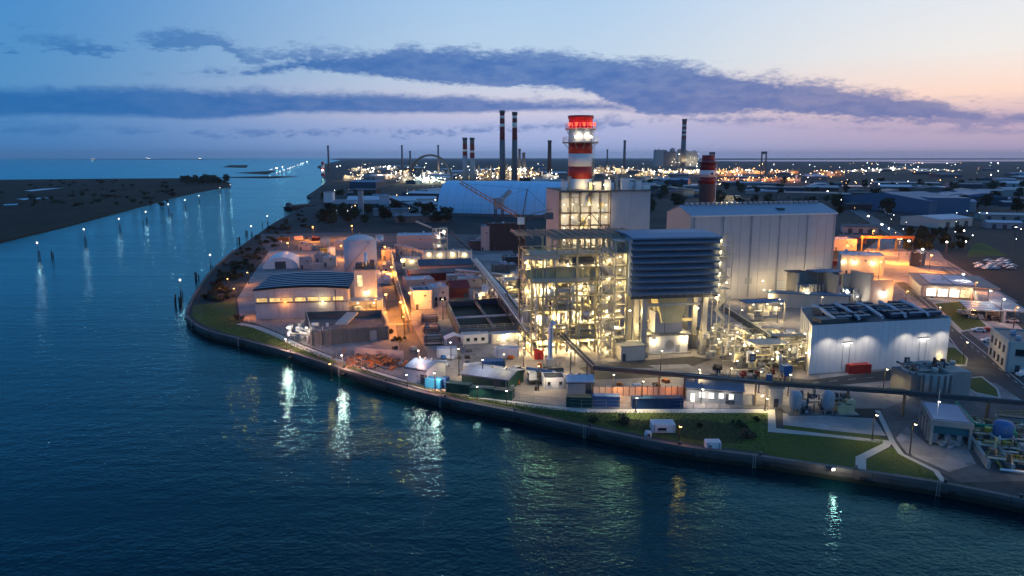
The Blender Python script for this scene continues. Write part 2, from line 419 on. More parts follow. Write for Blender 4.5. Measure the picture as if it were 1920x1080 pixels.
def land_mat(name, c1, c2, c3, scale):
    m = bpy.data.materials.new(name); m.use_nodes = True
    t = NT(m.node_tree); b = t.n['Principled BSDF']; g = t.node('ShaderNodeNewGeometry'); p = g.outputs['Position']
    st = t.node('ShaderNodeVectorMath', operation='MULTIPLY'); t.l.new(p, st.inputs[0]); st.inputs[1].default_value = (1, .6, 1)
    f = t.noise(st.outputs[0], scale, 6, .62); f2 = t.noise(p, scale * 14, 4, .6)
    c = t.mix(t.ss(f, .38, .62), c1, c2); c = t.mix(t.ss(f2, .5, .72), c, c3)
    t.put(b.inputs['Base Color'], c); b.inputs['Roughness'].default_value = .95; b.inputs['Specular IOR Level'].default_value = .1
    bn = t.node('ShaderNodeBump'); bn.inputs['Strength'].default_value = .5; bn.inputs['Distance'].default_value = .4
    t.put(bn.inputs['Height'], f2); t.l.new(bn.outputs[0], b.inputs['Normal'])
    return m
M_land = land_mat('waste_ground', (.046, .047, .046), (.078, .076, .076), (.034, .042, .030), .012)
M_marsh = land_mat('salt_marsh', (.035, .028, .020), (.055, .043, .03), (.022, .022, .014), .01)
M_lawn = land_mat('lawn_grass', (.075, .105, .022), (.090, .105, .032), (.125, .125, .05), .07)
M_rough = land_mat('rough_grass', (.105, .140, .030), (.085, .095, .035), (.14, .14, .055), .06)
M_asph = yard_mat('asphalt', (.075, .072, .07), (.055, .054, .054), (.035, .035, .035), .07)
M_asph2 = yard_mat('old_asphalt', (.12, .11, .11), (.085, .08, .08), (.05, .048, .048), .06)
M_yard = yard_mat('yard_concrete', (.32, .28, .265), (.20, .18, .175), (.10, .094, .088), .045)
M_pave = mat('path_paving', (.40, .38, .35), .85, var=.15, scale=.2)
M_bed = yard_mat('pale_hardstanding', (.36, .33, .32), (.29, .27, .26), (.20, .19, .18), .08)
M_field = mat('dark_field', (.020, .020, .020), .95, var=.3, scale=.01)

SHORE = [(1980, 950), (1920, 938), (1770, 908), (1600, 882), (1420, 856), (1270, 836), (1100, 802), (960, 772), (830, 746), (720, 716), (640, 691),
         (540, 660), (450, 636), (392, 621), (364, 606), (352, 591), (357, 571), (374, 540), (400, 506), (440, 470), (480, 441), (515, 417),
         (548, 399), (574, 385), (583, 372), (575, 368), (583, 362), (600, 350), (612, 338), (604, 326), (601, 316), (603, 309), (640, 300.5)]
line = smooth_line(SHORE, 5)
near = [Vector((430, 96, 0)), Vector((200, 104, 0))]
poly = near + line + [Vector((-5000, 20000, 0)), Vector((-7000, 29500, 0)), Vector((29500, 29500, 0)), Vector((29500, 2000, 0)), Vector((2000, 60, 0))]
o = sheet('ground', [(p.x, p.y) for p in poly], 0, M_land, world=True, thick=8)

# quay: coping and face, block by block along the water
qw = Thing('quay_wall', 'long dark concrete quay wall curving along the water edge', 'quay wall')
M_quay = bpy.data.materials.new('quay_concrete'); M_quay.use_nodes = True
t = NT(M_quay.node_tree); g_ = t.node('ShaderNodeNewGeometry'); s_ = t.node('ShaderNodeSeparateXYZ'); t.l.new(g_.outputs['Position'], s_.inputs[0])
q1 = t.noise(g_.outputs['Position'], .6, 5, .65); q2 = t.noise(g_.outputs['Position'], .12, 4, .6)
tide = t.ss(t.m('ADD', s_.outputs[2], t.m('MULTIPLY', t.m('SUBTRACT', q1, .5), 1.2)), -1.0, -1.7)        # weed and damp up to the tide line
t.put(t.n['Principled BSDF'].inputs['Base Color'], t.mix(tide, t.mix(t.ss(q2, .35, .65), (.060, .056, .052), (.11, .105, .10)), (.012, .018, .010))); t.n['Principled BSDF'].inputs['Roughness'].default_value = .85
M_cope = mat('quay_coping', (.12, .115, .11), .88, var=.25, scale=.3)
qp = [p for p in [near[1]] + line if p.y < 480]
acc = []
for i in range(len(qp) - 1):
    a, b = qp[i], qp[i + 1]; L = (b - a).length; k = max(1, round(L / 7))
    for j in range(k): acc.append((a.lerp(b, j / k), a.lerp(b, (j + 1) / k)))
for a, b in acc:
    d = (b - a).normalized(); n = Vector((d.y, -d.x, 0))       # towards land
    if (a + n * 2).length < (a - n * 2).length: pass
    off = -n * .25
    A, B = a + off, b - d * .05 + off
    for nm, m_, z0, z1, w_ in (('wall_block', M_quay, -5, -.35, .6), ('coping_stone', M_cope, -.35, .42, 1.1)):
        M, L = frame_m((A.x, A.y, (z0 + z1) / 2), (B.x, B.y, (z0 + z1) / 2))
        q = d.to_track_quat('X', 'Z').to_matrix().to_4x4()
        qw.put(nm, unit_box(m_), Matrix.Translation(((A + B) / 2) + Vector((0, 0, (z0 + z1) / 2))) @ q @ Matrix.Diagonal((L, w_, z1 - z0, 1)))

for k in range(4, len(acc), 5):
    a, b = acc[k]; d = (b - a).normalized(); n = Vector((d.y, -d.x, 0)); c = (a + b) / 2 + n * -.25
    out = Vector((d.y, -d.x, 0)); out = -out if out.dot(Vector((c.x, c.y, 0))) > 0 else out     # towards the water
    q = c + out * .75
    qw.rod('fender', M_tyre, (q.x - d.x * .6, q.y - d.y * .6, -1.1), (q.x + d.x * .6, q.y + d.y * .6, -1.1), .4, 10)
    if k % 10 == 4:
        for s_ in (2.0, 2.5): r = c + d * s_ + out * .62; qw.bar('ladder_rail', M_steel, (r.x, r.y, -3), (r.x, r.y, .9), .08)
        for z in range(6): r = c + out * .62; qw.bar('ladder_rung', M_steel, tuple(r + d * 2.0 + Vector((0, 0, -2.4 + z * .5))), tuple(r + d * 2.5 + Vector((0, 0, -2.4 + z * .5))), .06)
    r = c + d * 1.2 - out * .2; bb = qw.lathe('bollard', M_dgrey, [(.28, .42), (.22, .8), (.36, .95), (.3, 1.1)], 10, (r.x, r.y))
# rough grass slope behind the quay, lawns, the perimeter path
BANK_IN = [(1440, 770), (1300, 769), (1180, 768), (1090, 768), (1000, 757), (900, 742), (800, 724), (740, 707), (690, 692), (620, 668), (560, 645), (520, 625), (480, 610), (447, 604), (440, 575), (445, 545), (470, 512), (500, 470), (530, 440)]
strip = [p for p in line if p.y > 0]
def offset_in(px, py, d):
    return (px, py - d)
sheet('rough_bank', [(1440, 850), (1270, 828), (1100, 795), (960, 765), (830, 740), (720, 710), (640, 686), (540, 655), (450, 631), (396, 616), (370, 602), (359, 590), (363, 572)] +
      [(440, 565), (447, 604), (480, 612), (520, 627), (560, 647), (620, 670), (690, 694), (740, 709), (800, 726), (900, 745), (1000, 760), (1090, 770), (1440, 771)], .02, M_rough)
sheet('lawn', [(1440, 812), (1500, 812), (1590, 822), (1665, 830), (1605, 858), (1605, 880), (1440, 853)], .04, M_lawn)
sheet('lawn', [(1624, 862), (1672, 838), (1700, 858), (1755, 890), (1765, 902), (1624, 884)], .04, M_lawn)
sheet('lawn', [(1470, 797), (1640, 815), (1670, 826), (1560, 815), (1470, 806)], .04, M_lawn)
sheet('path', [(1440, 768), (1453, 768), (1455, 803), (1560, 815), (1672, 827), (1676, 834), (1560, 820), (1440, 810)], .05, M_pave)
sheet('path', [(1672, 831), (1668, 838), (1624, 861), (1624, 884), (1604, 882), (1604, 857), (1655, 832)], .06, M_pave)
ribbon('path', [(1645, 770), (1660, 800), (1674, 830), (1690, 852), (1755, 884), (1772, 908)], 1.1, .09, M_pave)
ribbon('path', [(447, 607), (480, 613), (520, 629), (560, 649), (620, 672), (690, 696), (740, 711), (800, 728), (900, 747), (1000, 761), (1090, 770), (1200, 771), (1440, 771)], 2.7, .07, mat('pale_path', (.52, .49, .44), .85, var=.15, scale=.2))
sheet('hardstanding', [(1468, 775), (1640, 785), (1662, 818), (1560, 808), (1468, 797)], .06, M_bed)
# yards and streets of the plant
sheet('yard', [(1440, 766), (1090, 766), (1000, 755), (900, 741), (800, 722), (740, 705), (690, 690), (620, 665), (560, 642), (520, 622), (480, 606), (450, 600), (445, 560), (470, 520), (500, 478), (520, 445),
               (700, 440), (900, 440), (960, 470), (1000, 520), (1100, 560), (1300, 560), (1562, 545), (1620, 500), (1690, 470), (1760, 480), (1840, 540), (1920, 620), (1990, 690), (1990, 800), (1650, 766)], .015, M_yard)
sheet('road', [(1150, 690), (1290, 690), (1335, 674), (1300, 668), (1150, 680), (1085, 690), (1115, 712), (1330, 705)], .035, M_asph)
sheet('road', [(1330, 700), (1520, 712), (1700, 690), (1810, 665), (1780, 640), (1770, 600), (1700, 548), (1680, 530), (1695, 528), (1725, 550), (1800, 610), (1850, 650), (1990, 770), (1990, 800), (1870, 720), (1800, 705), (1690, 712), (1530, 726), (1330, 712)], .035, M_asph)
sheet('yard', [(1215, 685), (1290, 683), (1304, 690), (1232, 692)], .05, M_bed)
sheet('road', [(1650, 770), (1720, 742), (1990, 760), (1990, 900), (1800, 905), (1710, 858), (1680, 830)], .03, M_asph2)
sheet('yard', [(1700, 800), (1742, 836), (1810, 832), (1830, 870), (1780, 885), (1700, 850), (1680, 822)], .05, M_yard)
sheet('lawn', [(1771, 652), (1790, 652), (1812, 672), (1810, 685), (1770, 683)], .12, M_lawn)
sheet('lawn', [(1790, 712), (1840, 708), (1868, 730), (1872, 745), (1830, 736)], .12, M_lawn)
sheet('lawn', [(1752, 570), (1800, 566), (1850, 612), (1805, 620)], .12, M_lawn)
for pl in ([(1771, 650), (1791, 650), (1815, 672), (1812, 687), (1770, 686)], [(1788, 710), (1842, 706), (1872, 730), (1877, 748), (1828, 738)], [(1748, 567), (1804, 564), (1856, 612), (1800, 624)]):
    sheet('kerb', pl, .10, M_pave, thick=.1)
for i, pl in enumerate(([(742, 610), (772, 608), (800, 660), (812, 700), (758, 690), (748, 650)], [(700, 470), (745, 468), (770, 540), (770, 606), (730, 606), (715, 540)], [(480, 440), (620, 436), (900, 440), (890, 466), (640, 470), (500, 470)])):
    sheet('road', pl, .035, M_asph2)
# the straight road and the railway running off to the horizon
sheet('road', [(1990, 655), (1990, 625), (1560, 357), (1512, 333), (1506, 333), (1545, 360)], .03, M_asph2)
sheet('field', [(1990, 600), (1800, 490), (1720, 450), (1780, 430), (1990, 425)], .03, M_field)
sheet('yard', [(1822, 458), (1845, 455), (1890, 480), (1812, 482)], .05, M_rough)
sheet('yard', [(1620, 470), (1660, 440), (1760, 470), (1780, 500), (1700, 520), (1600, 500)], .05, M_yard)
# salt-marsh island across the channel, its ponds, sandbanks and the lagoon strips
isl = [(-500, 560), (-200, 498), (0, 449), (120, 421), (250, 388), (330, 367), (400, 353), (431, 349), (434, 343), (415, 336), (370, 333), (200, 334), (0, 336), (-500, 340)]
o = sheet('island', isl, WATER_Z + .9, M_marsh, thick=3)
M_pond = mat('pond_water', (.02, .06, .10), .06, var=.1, spec=.6)
for pl in ([(45, 356), (80, 352.5), (120, 351), (100, 353), (60, 357)], [(30, 371), (60, 369.5), (105, 368.5), (80, 370.5), (45, 373)], [(5, 381), (35, 380), (30, 382.5), (8, 383)]):
    sheet('pond', pl, WATER_Z + .95, M_pond)
for pl in ([(418, 313), (430, 309), (465, 309), (462, 314)], [(395, 331), (520, 329), (560, 330), (505, 333)], [(440, 323), (520, 319), (500, 326)], [(0, 298.2), (300, 298), (520, 297.6), (300, 299)]):
    sheet('sandbank', pl, WATER_Z + .3, M_marsh, thick=1)
for pl in ([(1200, 300.5), (1500, 299.5), (2000, 299), (2000, 302.5), (1700, 303), (1400, 302.5)], [(1665, 304), (1800, 303.5), (1790, 306), (1690, 306)]):
    sheet('lagoon', pl, .08, M_pond)
sheet('canal', [(1545, 347), (1820, 350), (1826, 352), (1545, 349)], .08, M_pond)
sheet('canal', [(1290, 345), (1400, 344), (1400, 345.2), (1290, 346.2)], .08, M_pond)

# painted lines on the roads
M_line = mat('road_paint', (.62, .62, .60), .8, var=.3, scale=.6)
def dashes(pix, gap=6., ln=2.6, wd=.16):
    P = [G(*q) for q in pix]
    for a, b in zip(P, P[1:]):
        d = (b - a).normalized(); L = (b - a).length; n = Vector((-d.y, d.x, 0)) * wd / 2
        for i in range(int(L / gap)):
            s, e = a + d * i * gap, a + d * (i * gap + ln); me = mesh_of('road_marking', [s - n, e - n, e + n, s + n], [(0, 1, 2, 3)], M_line)
            o = bpy.data.objects.new('road_marking', me); COL.objects.link(o); o.location.z = .055; o['kind'] = 'structure'
dashes([(1700, 545), (1740, 580), (1800, 632), (1860, 680), (1960, 760)]); dashes([(1520, 719), (1690, 702), (1800, 690)]); dashes([(1985, 640), (1600, 388)], 14, 5, .3)
for pl in ([(1708, 542), (1800, 624), (1850, 664), (1985, 776)], [(1690, 548), (1772, 622), (1800, 660)]): ribbon('road_marking', pl, .22, .05, M_line)
sheet('waste_strip', [(1130, 790), (1180, 786), (1235, 789), (1300, 785), (1350, 792), (1398, 794), (1412, 812), (1392, 832), (1330, 830), (1262, 818), (1190, 806), (1150, 800)], .03, land_mat('bare_earth', (.040, .046, .022), (.055, .056, .030), (.030, .034, .020), .05))
# ================================================================== builders shared by many things
def rail(T, m, pts, h=1.1, step=2.5, par=None, name='railing'):
    """hand rail: two rails and posts, one mesh per run"""
    v = []; f = []
    def bx(a, b, w_):
        M, L = frame_m(a, b); M = M @ Matrix.Diagonal((w_, w_, L, 1)); k = len(v)
        for z in (-.5, .5):
            for y in (-.5, .5):
                for x in (-.5, .5): v.append(M @ Vector((x, y, z)))
        for q in ((0, 2, 3, 1), (4, 5, 7, 6), (0, 1, 5, 4), (2, 6, 7, 3), (0, 4, 6, 2), (1, 3, 7, 5)): f.append(tuple(k + i for i in q))
    for a, b in zip(pts, pts[1:]):
        a, b = Vector(a), Vector(b); L = (b - a).length
        if L < .1: continue
        for hh in (h, h * .5): bx(a + Vector((0, 0, hh)), b + Vector((0, 0, hh)), .07)
        for i in range(int(L / step) + 1):
            p = a.lerp(b, min(1, i * step / L)); bx(p, p + Vector((0, 0, h)), .07)
    return T.mesh(name, m, v, f, par)
def panels(T, m, x0, x1, z0, z1, y, nx, nz, t=.08, gap=.07, name='wall_panel', side=None):
    """cladding panels proud of a wall; side=None front wall at depth y, 'x' a side wall at x=y running over x0..x1"""
    out = []
    for i in range(nx):
        for k in range(nz):
            a, b = x0 + (x1 - x0) * i / nx + gap / 2, x0 + (x1 - x0) * (i + 1) / nx - gap / 2
            c, d = z0 + (z1 - z0) * k / nz + gap / 2, z0 + (z1 - z0) * (k + 1) / nz - gap / 2
            if side is None: out.append(T.box(name, m, a, b, y - t, y, c, d))
            else: out.append(T.box(name, m, y - t, y, a, b, c, d))
    return out
def window(T, x, z, w_, h_, y=0., m=None, fm=None, name='window', side=False):
    m = m or M_glass; fm = fm or M_grey
    if side:
        fr = T.box(name, fm, y - .10, y + .02, x - w_ / 2, x + w_ / 2, z, z + h_)
        T.box('pane', m, y - .14, y - .102, x - w_ / 2 + .1, x + w_ / 2 - .1, z + .1, z + h_ - .1, fr)
        T.box('sill', fm, y - .3, y - .10, x - w_ / 2 - .1, x + w_ / 2 + .1, z - .12, z, fr)
    else:
        fr = T.box(name, fm, x - w_ / 2, x + w_ / 2, y - .10, y + .02, z, z + h_)
        T.box('pane', m, x - w_ / 2 + .1, x + w_ / 2 - .1, y - .14, y - .102, z + .1, z + h_ - .1, fr)
        T.box('sill', fm, x - w_ / 2 - .1, x + w_ / 2 + .1, y - .3, y - .10, z - .12, z, fr)
    return fr
def door(T, x, w_, h_, y=0., m=None, z=0.):
    d = T.box('door', m or M_dgrey, x - w_ / 2, x + w_ / 2, y - .08, y + .02, z, z + h_)
    T.box('handle', M_steel, x + w_ * .32, x + w_ * .42, y - .14, y - .08, z + h_ * .45, z + h_ * .49, d); return d
def flat_roof(T, W, Dp, h, m, par_m, lip=.5, units=0, seed=1, um=None):
    r = T.box('roof', m, .15, W - .15, .15, Dp - .15, h - .25, h + .05)
    for a in ((0, W, 0, .25), (0, W, Dp - .25, Dp), (0, .25, .252, Dp - .252), (W - .25, W, .252, Dp - .252)):
        T.box('parapet', par_m, a[0], a[1], a[2], a[3], h - .3, h + lip, r)
    R = random.Random(seed)
    for _ in range(units):
        x, y, s_ = R.uniform(1.5, W - 2.5), R.uniform(1.5, Dp - 2), R.uniform(.6, 1.6)
        T.box('roof_unit', um or M_grey, x, x + s_, y, y + s_ * R.uniform(.7, 1.6), h + .05, h + .05 + s_ * R.uniform(.6, 1.2), r)
    return r
def box_building(name, label, cat, a, b, depth, h, wall, roof=None, np=(4, 2), units=0, lip=.5, seed=1, group=None, org=None, left=True):
    A, yaw, W = org if org else span(a, b)
    T = Thing(name, label, cat, A, yaw, group); T.W, T.D, T.h = W, depth, h
    T.box('wall', wall, 0, W, 0, depth, 0, h - .02)
    if np:
        panels(T, wall, 0, W, .1, h - .05, 0, np[0], np[1])
        if left: panels(T, wall, 0, depth, .1, h - .05, 0, max(1, round(np[0] * depth / W)), np[1], side='x')
    flat_roof(T, W, depth, h, roof or M_navy, wall, lip, units or (3 if h > 3.5 else 0), int(W * 10), M_membr)
    for x in (.25, W - .45): T.box('downpipe', M_grey, x, x + .18, -.26, -.09, .1, h)
    if W > 5 and h > 3.5:
        door(T, W * .14 + .3, 1.1, 2.2, -.08); T.box('wall_vent', M_dgrey, W * .55, W * .55 + 1, -.14, -.085, h * .72, h * .72 + .7); T.box('air_conditioner', M_membr, W * .8, W * .8 + 1, -.6, -.09, h * .4, h * .4 + .8)
    return T
def frame(T, xs, ys, zs, m, colw=.45, beamw=.35, brace=.25, seed=0, deck=None, rails=None, bm=None):
    """open steel structure: every column, beam, brace and deck a part of its own"""
    R = random.Random(seed); bm = bm or m
    for x in xs:
        for y in ys: T.box('column', m, x - colw / 2, x + colw / 2, y - colw / 2, y + colw / 2, zs[0], zs[-1])
    for z in zs[1:]:
        for y in ys:
            T.box('beam', bm, xs[0] + colw / 2, xs[-1] - colw / 2, y - beamw / 2 + .01, y + beamw / 2 - .01, z - beamw, z - .015)
        for x in xs:
            T.box('cross_beam', bm, x - beamw / 2 + .02, x + beamw / 2 - .02, ys[0] + colw / 2, ys[-1] - colw / 2, z - beamw * .95, z - .03)
        if deck and R.random() < deck:
            x0, x1 = sorted(R.sample(range(len(xs)), 2)); y0, y1 = ys[0], ys[R.randint(1, len(ys) - 1)]
            d = T.box('deck', M_steel, xs[x0], xs[x1], y0 - .5, y1, z, z + .12)
            if rails: rail(T, rails, [(xs[x0], y0 - .5, z + .1), (xs[x1], y0 - .5, z + .1)], par=d)
    for k in range(len(zs) - 1):
        for i in range(len(xs) - 1):
            if R.random() < brace:
                y = ys[0]; s_ = R.random() < .5
                T.bar('brace', m, (xs[i], y, zs[k] if s_ else zs[k + 1]), (xs[i + 1], y, zs[k + 1] if s_ else zs[k]), .2)
def clutter(T, x0, x1, y0, y1, z0, z1, n, seed, mats=None, names=None, big=1.):
    """pipes, vessels, cabinets and trays that fill a process area"""
    R = random.Random(seed); mats = mats or [M_steel, M_silver, M_ysteel, M_conc, M_cream, M_white]
    for _ in range(n):
        x, y, z = R.uniform(x0, x1), R.uniform(y0, y1), R.uniform(z0, z1); m = R.choice(mats); k = R.random()
        if k < .38:
            d = R.choice([Vector((1, 0, 0)), Vector((0, 0, 1)), Vector((1, 0, 0)), Vector((0, 1, 0))]); L = R.uniform(2, 9) * big
            e = Vector((x, y, z)) + d * L; e = Vector((min(e.x, x1), min(e.y, y1), min(e.z, z1)))
            if (e - Vector((x, y, z))).length < .8: continue
            if R.random() < .5:
                e2 = e + R.choice([Vector((0, 0, -1.6)), Vector((0, 0, 1.4)), Vector((0, 1.5, 0))]); e2.z = max(e2.z, .1)
                T.tube('pipe', m, [(x, y, z), tuple(e), tuple(e2)], R.uniform(.12, .42) * big, 7)
            else: T.rod('pipe', m, (x, y, z), tuple(e), R.uniform(.12, .4) * big, 8)
        elif k < .55:
            r = R.uniform(.5, 1.3) * big; h = R.uniform(1.5, 4) * big
            v = T.rod('vessel', m, (x, y, z), (x, y, min(z + h, z1 + 1)), r, 12)
            T.rod('flange', M_steel, (x, y, z - .05), (x, y, z + .1), r * 1.12, 12, v)
        elif k < .8:
            a, b, c = R.uniform(.7, 2.6) * big, R.uniform(.6, 1.8) * big, R.uniform(.7, 2.4) * big
            v = T.box('cabinet', m, x, x + a, y, y + b, z, z + c)
            T.box('hatch', M_grey, x + a * .2, x + a * .8, y - .05, y, z + c * .2, z + c * .8, v)
        else:
            L = R.uniform(3, 8) * big
            v = T.box('cable_tray', M_steel, x, min(x + L, x1), y, y + .6, z, z + .18)
            T.rod('hanger', M_steel, (x + .1, y + .3, z), (x + .1, y + .3, z + 1.3), .05, 5, v)
def stair(T, x0, x1, y, zs, m, wd=1.0):
    for i, (a, b) in enumerate(zip(zs, zs[1:])):
        p, q = ((x0, y, a), (x1, y, b)) if i % 2 == 0 else ((x1, y, a), (x0, y, b))
        s_ = T.bar('stair_flight', m, p, q, .12, wd)
        rail(T, m, [p, q], 1.0, 1.5, s_)
        xx = x1 if i % 2 == 0 else x0
        T.box('landing', m, xx - .7, xx + .7, y - wd / 2, y + wd / 2, b - .1, b + .02)

# ================================================================== the power block
YB = rad(9)
O = G(1180, 672)
def L2W(x, y, z=0.): return Vector((O.x + x * math.cos(YB) - y * math.sin(YB), O.y + x * math.sin(YB) + y * math.cos(YB), z))
R = random.Random(7)

# --- air intake filter house on stilts
T = Thing('air_intake_house', 'huge blue louvred air intake house raised on steel legs', 'air intake', L2W(0, 0), YB)
W, DP, ZB, ZT = 27.2, 17., 18.9, 36.6
T.box('casing', M_white, .4, W - .3, 1.6, DP, ZB + .3, ZT - .6)
T.box('floor_frame', M_steel, 0, W, .3, DP, ZB - .35, ZB + .25)
T.box('fascia', M_dgrey, -.2, W + .2, -.25, .28, ZB - .7, ZB + .1)
nl = 9; lh = (ZT - ZB - .4) / nl
for i in range(nl):
    z = ZB + .3 + i * lh
    lv = T.prism('louvre', M_blue, [(1.55, z + lh * .98), (1.55, z + lh * 1.0 + .12), (-.55, z + lh * .30), (-.55, z + .02), (-.42, z + .02), (-.42, z + lh * .26)], 'x', 0, W)
    T.box('louvre_lip', M_dgrey, .05, W - .05, -.62, -.56, z - .02, z + .14, lv)
T.prism('roof', M_bluer, [(-.7, ZT - .5), (-.7, ZT), (6.5, ZT + .7), (DP + .2, ZT + .6), (DP + .2, ZT + .5)], 'x', -.3, W + .3)
for i in range(9): T.box('side_fin', M_white, -.45, .38, 1.6 + i * 1.6, 2.3 + i * 1.6, ZB + .4, ZT - 1)
for x in (4.6, 23.8):
    for y in (1.2, 8.5, 15.6):
        l = T.box('leg', M_steel, x - .75, x + .75, y - .75, y + .75, 0, ZB - .36)
        T.box('leg_foot', M_conc, x - 1.2, x + 1.2, y - 1.2, y + 1.2, 0, .6, l)
for y in (8.5, 15.6):
    T.bar('brace', M_ysteel, (5.4, y, 1), (23, y, ZB - 1), .4); T.bar('brace', M_ysteel, (23, y, 1), (5.4, y, ZB - 1), .4)
T.box('tie_beam', M_steel, 5.4, 23, .9, 1.6, 15.6, 16.4); T.box('tie_beam', M_ysteel, 5.4, 23, 8.2, 8.9, 9, 9.8)
T.box('duct', M_cream, 8, 20, 9.2, 15, 9.9, ZB - .36)
T.prism('duct_elbow', M_ysteel, [(9, ZB - .4), (19, ZB - .4), (17, 10), (11, 10)], 'y', 2.5, 9)
zs = [0.1 + i * 3.35 for i in range(12)]
stair(T, W + 1.2, W + 4.0, 3.2, zs, M_steel)
for z in zs[5:11]: T.box('catwalk', M_steel, W + .35, W + 5, 1.2, 5.2, z - .12, z); 
for z in zs[5:11]: rail(T, M_steel, [(W + .4, 1.2, z), (W + 5, 1.2, z), (W + 5, 5.2, z)])
for x, y in ((W + .8, 1.3), (W + 4.8, 1.3), (W + .8, 5), (W + 4.8, 5)): T.box('stair_post', M_steel, x - .12, x + .12, y - .12, y + .12, 0, zs[-1])
for i in range(6): T.flood((W + .9, 1.1, zs[5] + 1.6 + i * 3.35), 260, WARM, .4)
for x in (1.5, 6, 12, 18, 23.5): T.flood((x, 5.5, 8.0 if x in (6, 18) else 13.5), 1500, WARM, .6, (0, -.6, -.2))
T.flood((26.5, -.6, ZB - 1), 1500, WARM, .7)
rail(T, M_steel, [(0, -.6, ZB - .1), (W, -.6, ZB - .1)])

# --- gas turbine enclosure under it
T = Thing('turbine_enclosure', 'pale grey boxed turbine enclosure standing between the intake legs', 'enclosure', L2W(7.6, 3.2), YB)
T.box('upper_casing', M_hall, 1.6, 10.4, .8, 7, 6.6, 13.2); T.box('lower_casing', M_white, -.4, 12.2, 0, 7.5, .4, 5.9)
T.box('deck', M_steel, -1, 13, -.9, 7.6, 5.92, 6.3); rail(T, M_steel, [(-1, -.9, 6.3), (13, -.9, 6.3)])
T.box('plinth', M_conc, -1, 13, -.8, 8, 0, .4)
for i in range(5): T.box('vent_stack', M_cream, 2 + i * 1.6, 3 + i * 1.6, 2, 4, 13.2, 15.4)
T.box('seam', M_dgrey, 4.7, 4.85, .74, .8, 2, 13.1); T.rod('access_cover', M_silver, (6.4, -.15, 3), (6.4, .02, 3), 1.5, 20); T.box('door', M_grey, 8.4, 9.6, -.07, .02, .5, 2.7)
stair(T, -3.5, -.8, .2, [.2, 3.2, 6.1], M_steel)
T.flood((1.2, -.4, 4.6), 600, WARM, .5); T.flood((11, -.4, 5.2), 1000, WARM, .5)
T = Thing('switch_house', 'low tan concrete switch house with flat roof in front of the intake leg', 'switch house', L2W(-3.4, -2.5), YB)
T.box('wall', M_cream, 0, 7.2, 0, 6.5, 0, 4.3); T.box('roof', M_conc, -.3, 7.5, -.3, 6.8, 4.3, 4.6); door(T, .9, 1, 2.2); T.box('vent', M_dgrey, 3, 4.5, -.05, .02, 2.4, 3.3)
panels(T, M_cream, 1.7, 7.1, .1, 4.2, 0, 4, 2)

# --- boiler steelwork: open frame crammed with pipework
T = Thing('boiler_steelwork', 'tall open steel boiler structure full of lit pipework', 'steel structure', L2W(-31, 9), YB)
xs = [2.4, 6.0, 10.3, 16.6, 22.6, 28.6]; ys = [0, 7, 14, 22]; zz = [0, 4.6, 9.2, 13.8, 18.2, 22.6, 27, 31, 34.6]
frame(T, xs, ys, zz[:-1], M_ysteel, .55, .42, .3, 3, .95, M_steel)
for x in xs[2:]:
    for y in ys: T.box('column', M_ysteel, x - .25, x + .25, y - .25, y + .25, 31, 36)
clutter(T, .5, 27.5, 1, 20, .5, 29, 250, 11, [M_steel, M_silver, M_ysteel, M_cream, M_ysteel, M_white, M_bsteel, M_dgrey, M_conc], big=1.15)
T.box('duct', M_cream, 6, 14, 5, 13, 14, 17.8); T.box('duct', M_ysteel, 1, 24, .8, 3, 23.2, 26.4); T.box('duct', M_dgrey, 15, 22, .3, 3.4, 27.6, 29.6)
T.box('gutter', M_cream, -.4, 11, -.8, .3, 29.6, 31); T.box('gutter', M_cream, 3, 20, -1, .2, 22.6, 23.6)
T.box('casing', M_cream, 3, 27, 12, 21, 1, 29.5); T.box('casing', M_ysteel, 5.5, 13, 6.5, 11.9, 1, 12); T.box('casing', M_white, 17.5, 25, 8, 11.9, 15, 26); T.box('casing', M_cream, 14, 22, 5, 11.9, 2, 9)
clutter(T, .5, 27.5, .4, 11, .3, 24, 150, 12, [M_cream, M_silver, M_ysteel, M_white, M_cream, M_conc], big=1.0)
T.ball('steam_drum', M_silver, (20.5, 1.5, 12), 2.4)
for i in range(7):
    for z, p in ((3.4, 1800), (11.5, 1500), (20.5, 1300), (28, 900)):
        if R.random() < .86: T.flood((1.5 + i * 4.3, R.choice([1.5, 3, 5]), z + R.uniform(-1, 1)), p * R.uniform(1.7, 2.8), WARM, .5, (0, -.6, -.2))
for z in zz[1:-1]:
    wk = T.box('walkway', M_steel, -.8, 29.2, -1.5, -.3, z + .02, z + .14); rail(T, M_ysteel, [(-.8, -1.45, z + .14), (29.2, -1.45, z + .14)], 1.15, 1.6, wk); T.box('kick_plate', M_ysteel, -.8, 29.2, -1.54, -1.48, z + .14, z + .3, wk)
for i in range(24):
    x = R.uniform(.5, 28); z0_ = R.choice(zz[:4]); T.rod('riser_pipe', R.choice([M_silver, M_steel, M_cream, M_white]), (x, R.uniform(-.2, 1.4), z0_ + .3), (x, R.uniform(-.2, 1.4), z0_ + R.uniform(8, 19)), R.uniform(.12, .4), 8)
for i in range(18):
    x = R.uniform(0, 18); z_ = R.choice(zz[1:-2]) + R.uniform(.8, 3.2); T.rod('header_pipe', R.choice([M_silver, M_steel, M_ysteel, M_white]), (x, R.uniform(.2, 2), z_), (x + R.uniform(5, 11), R.uniform(.2, 2), z_), R.uniform(.15, .45), 8)
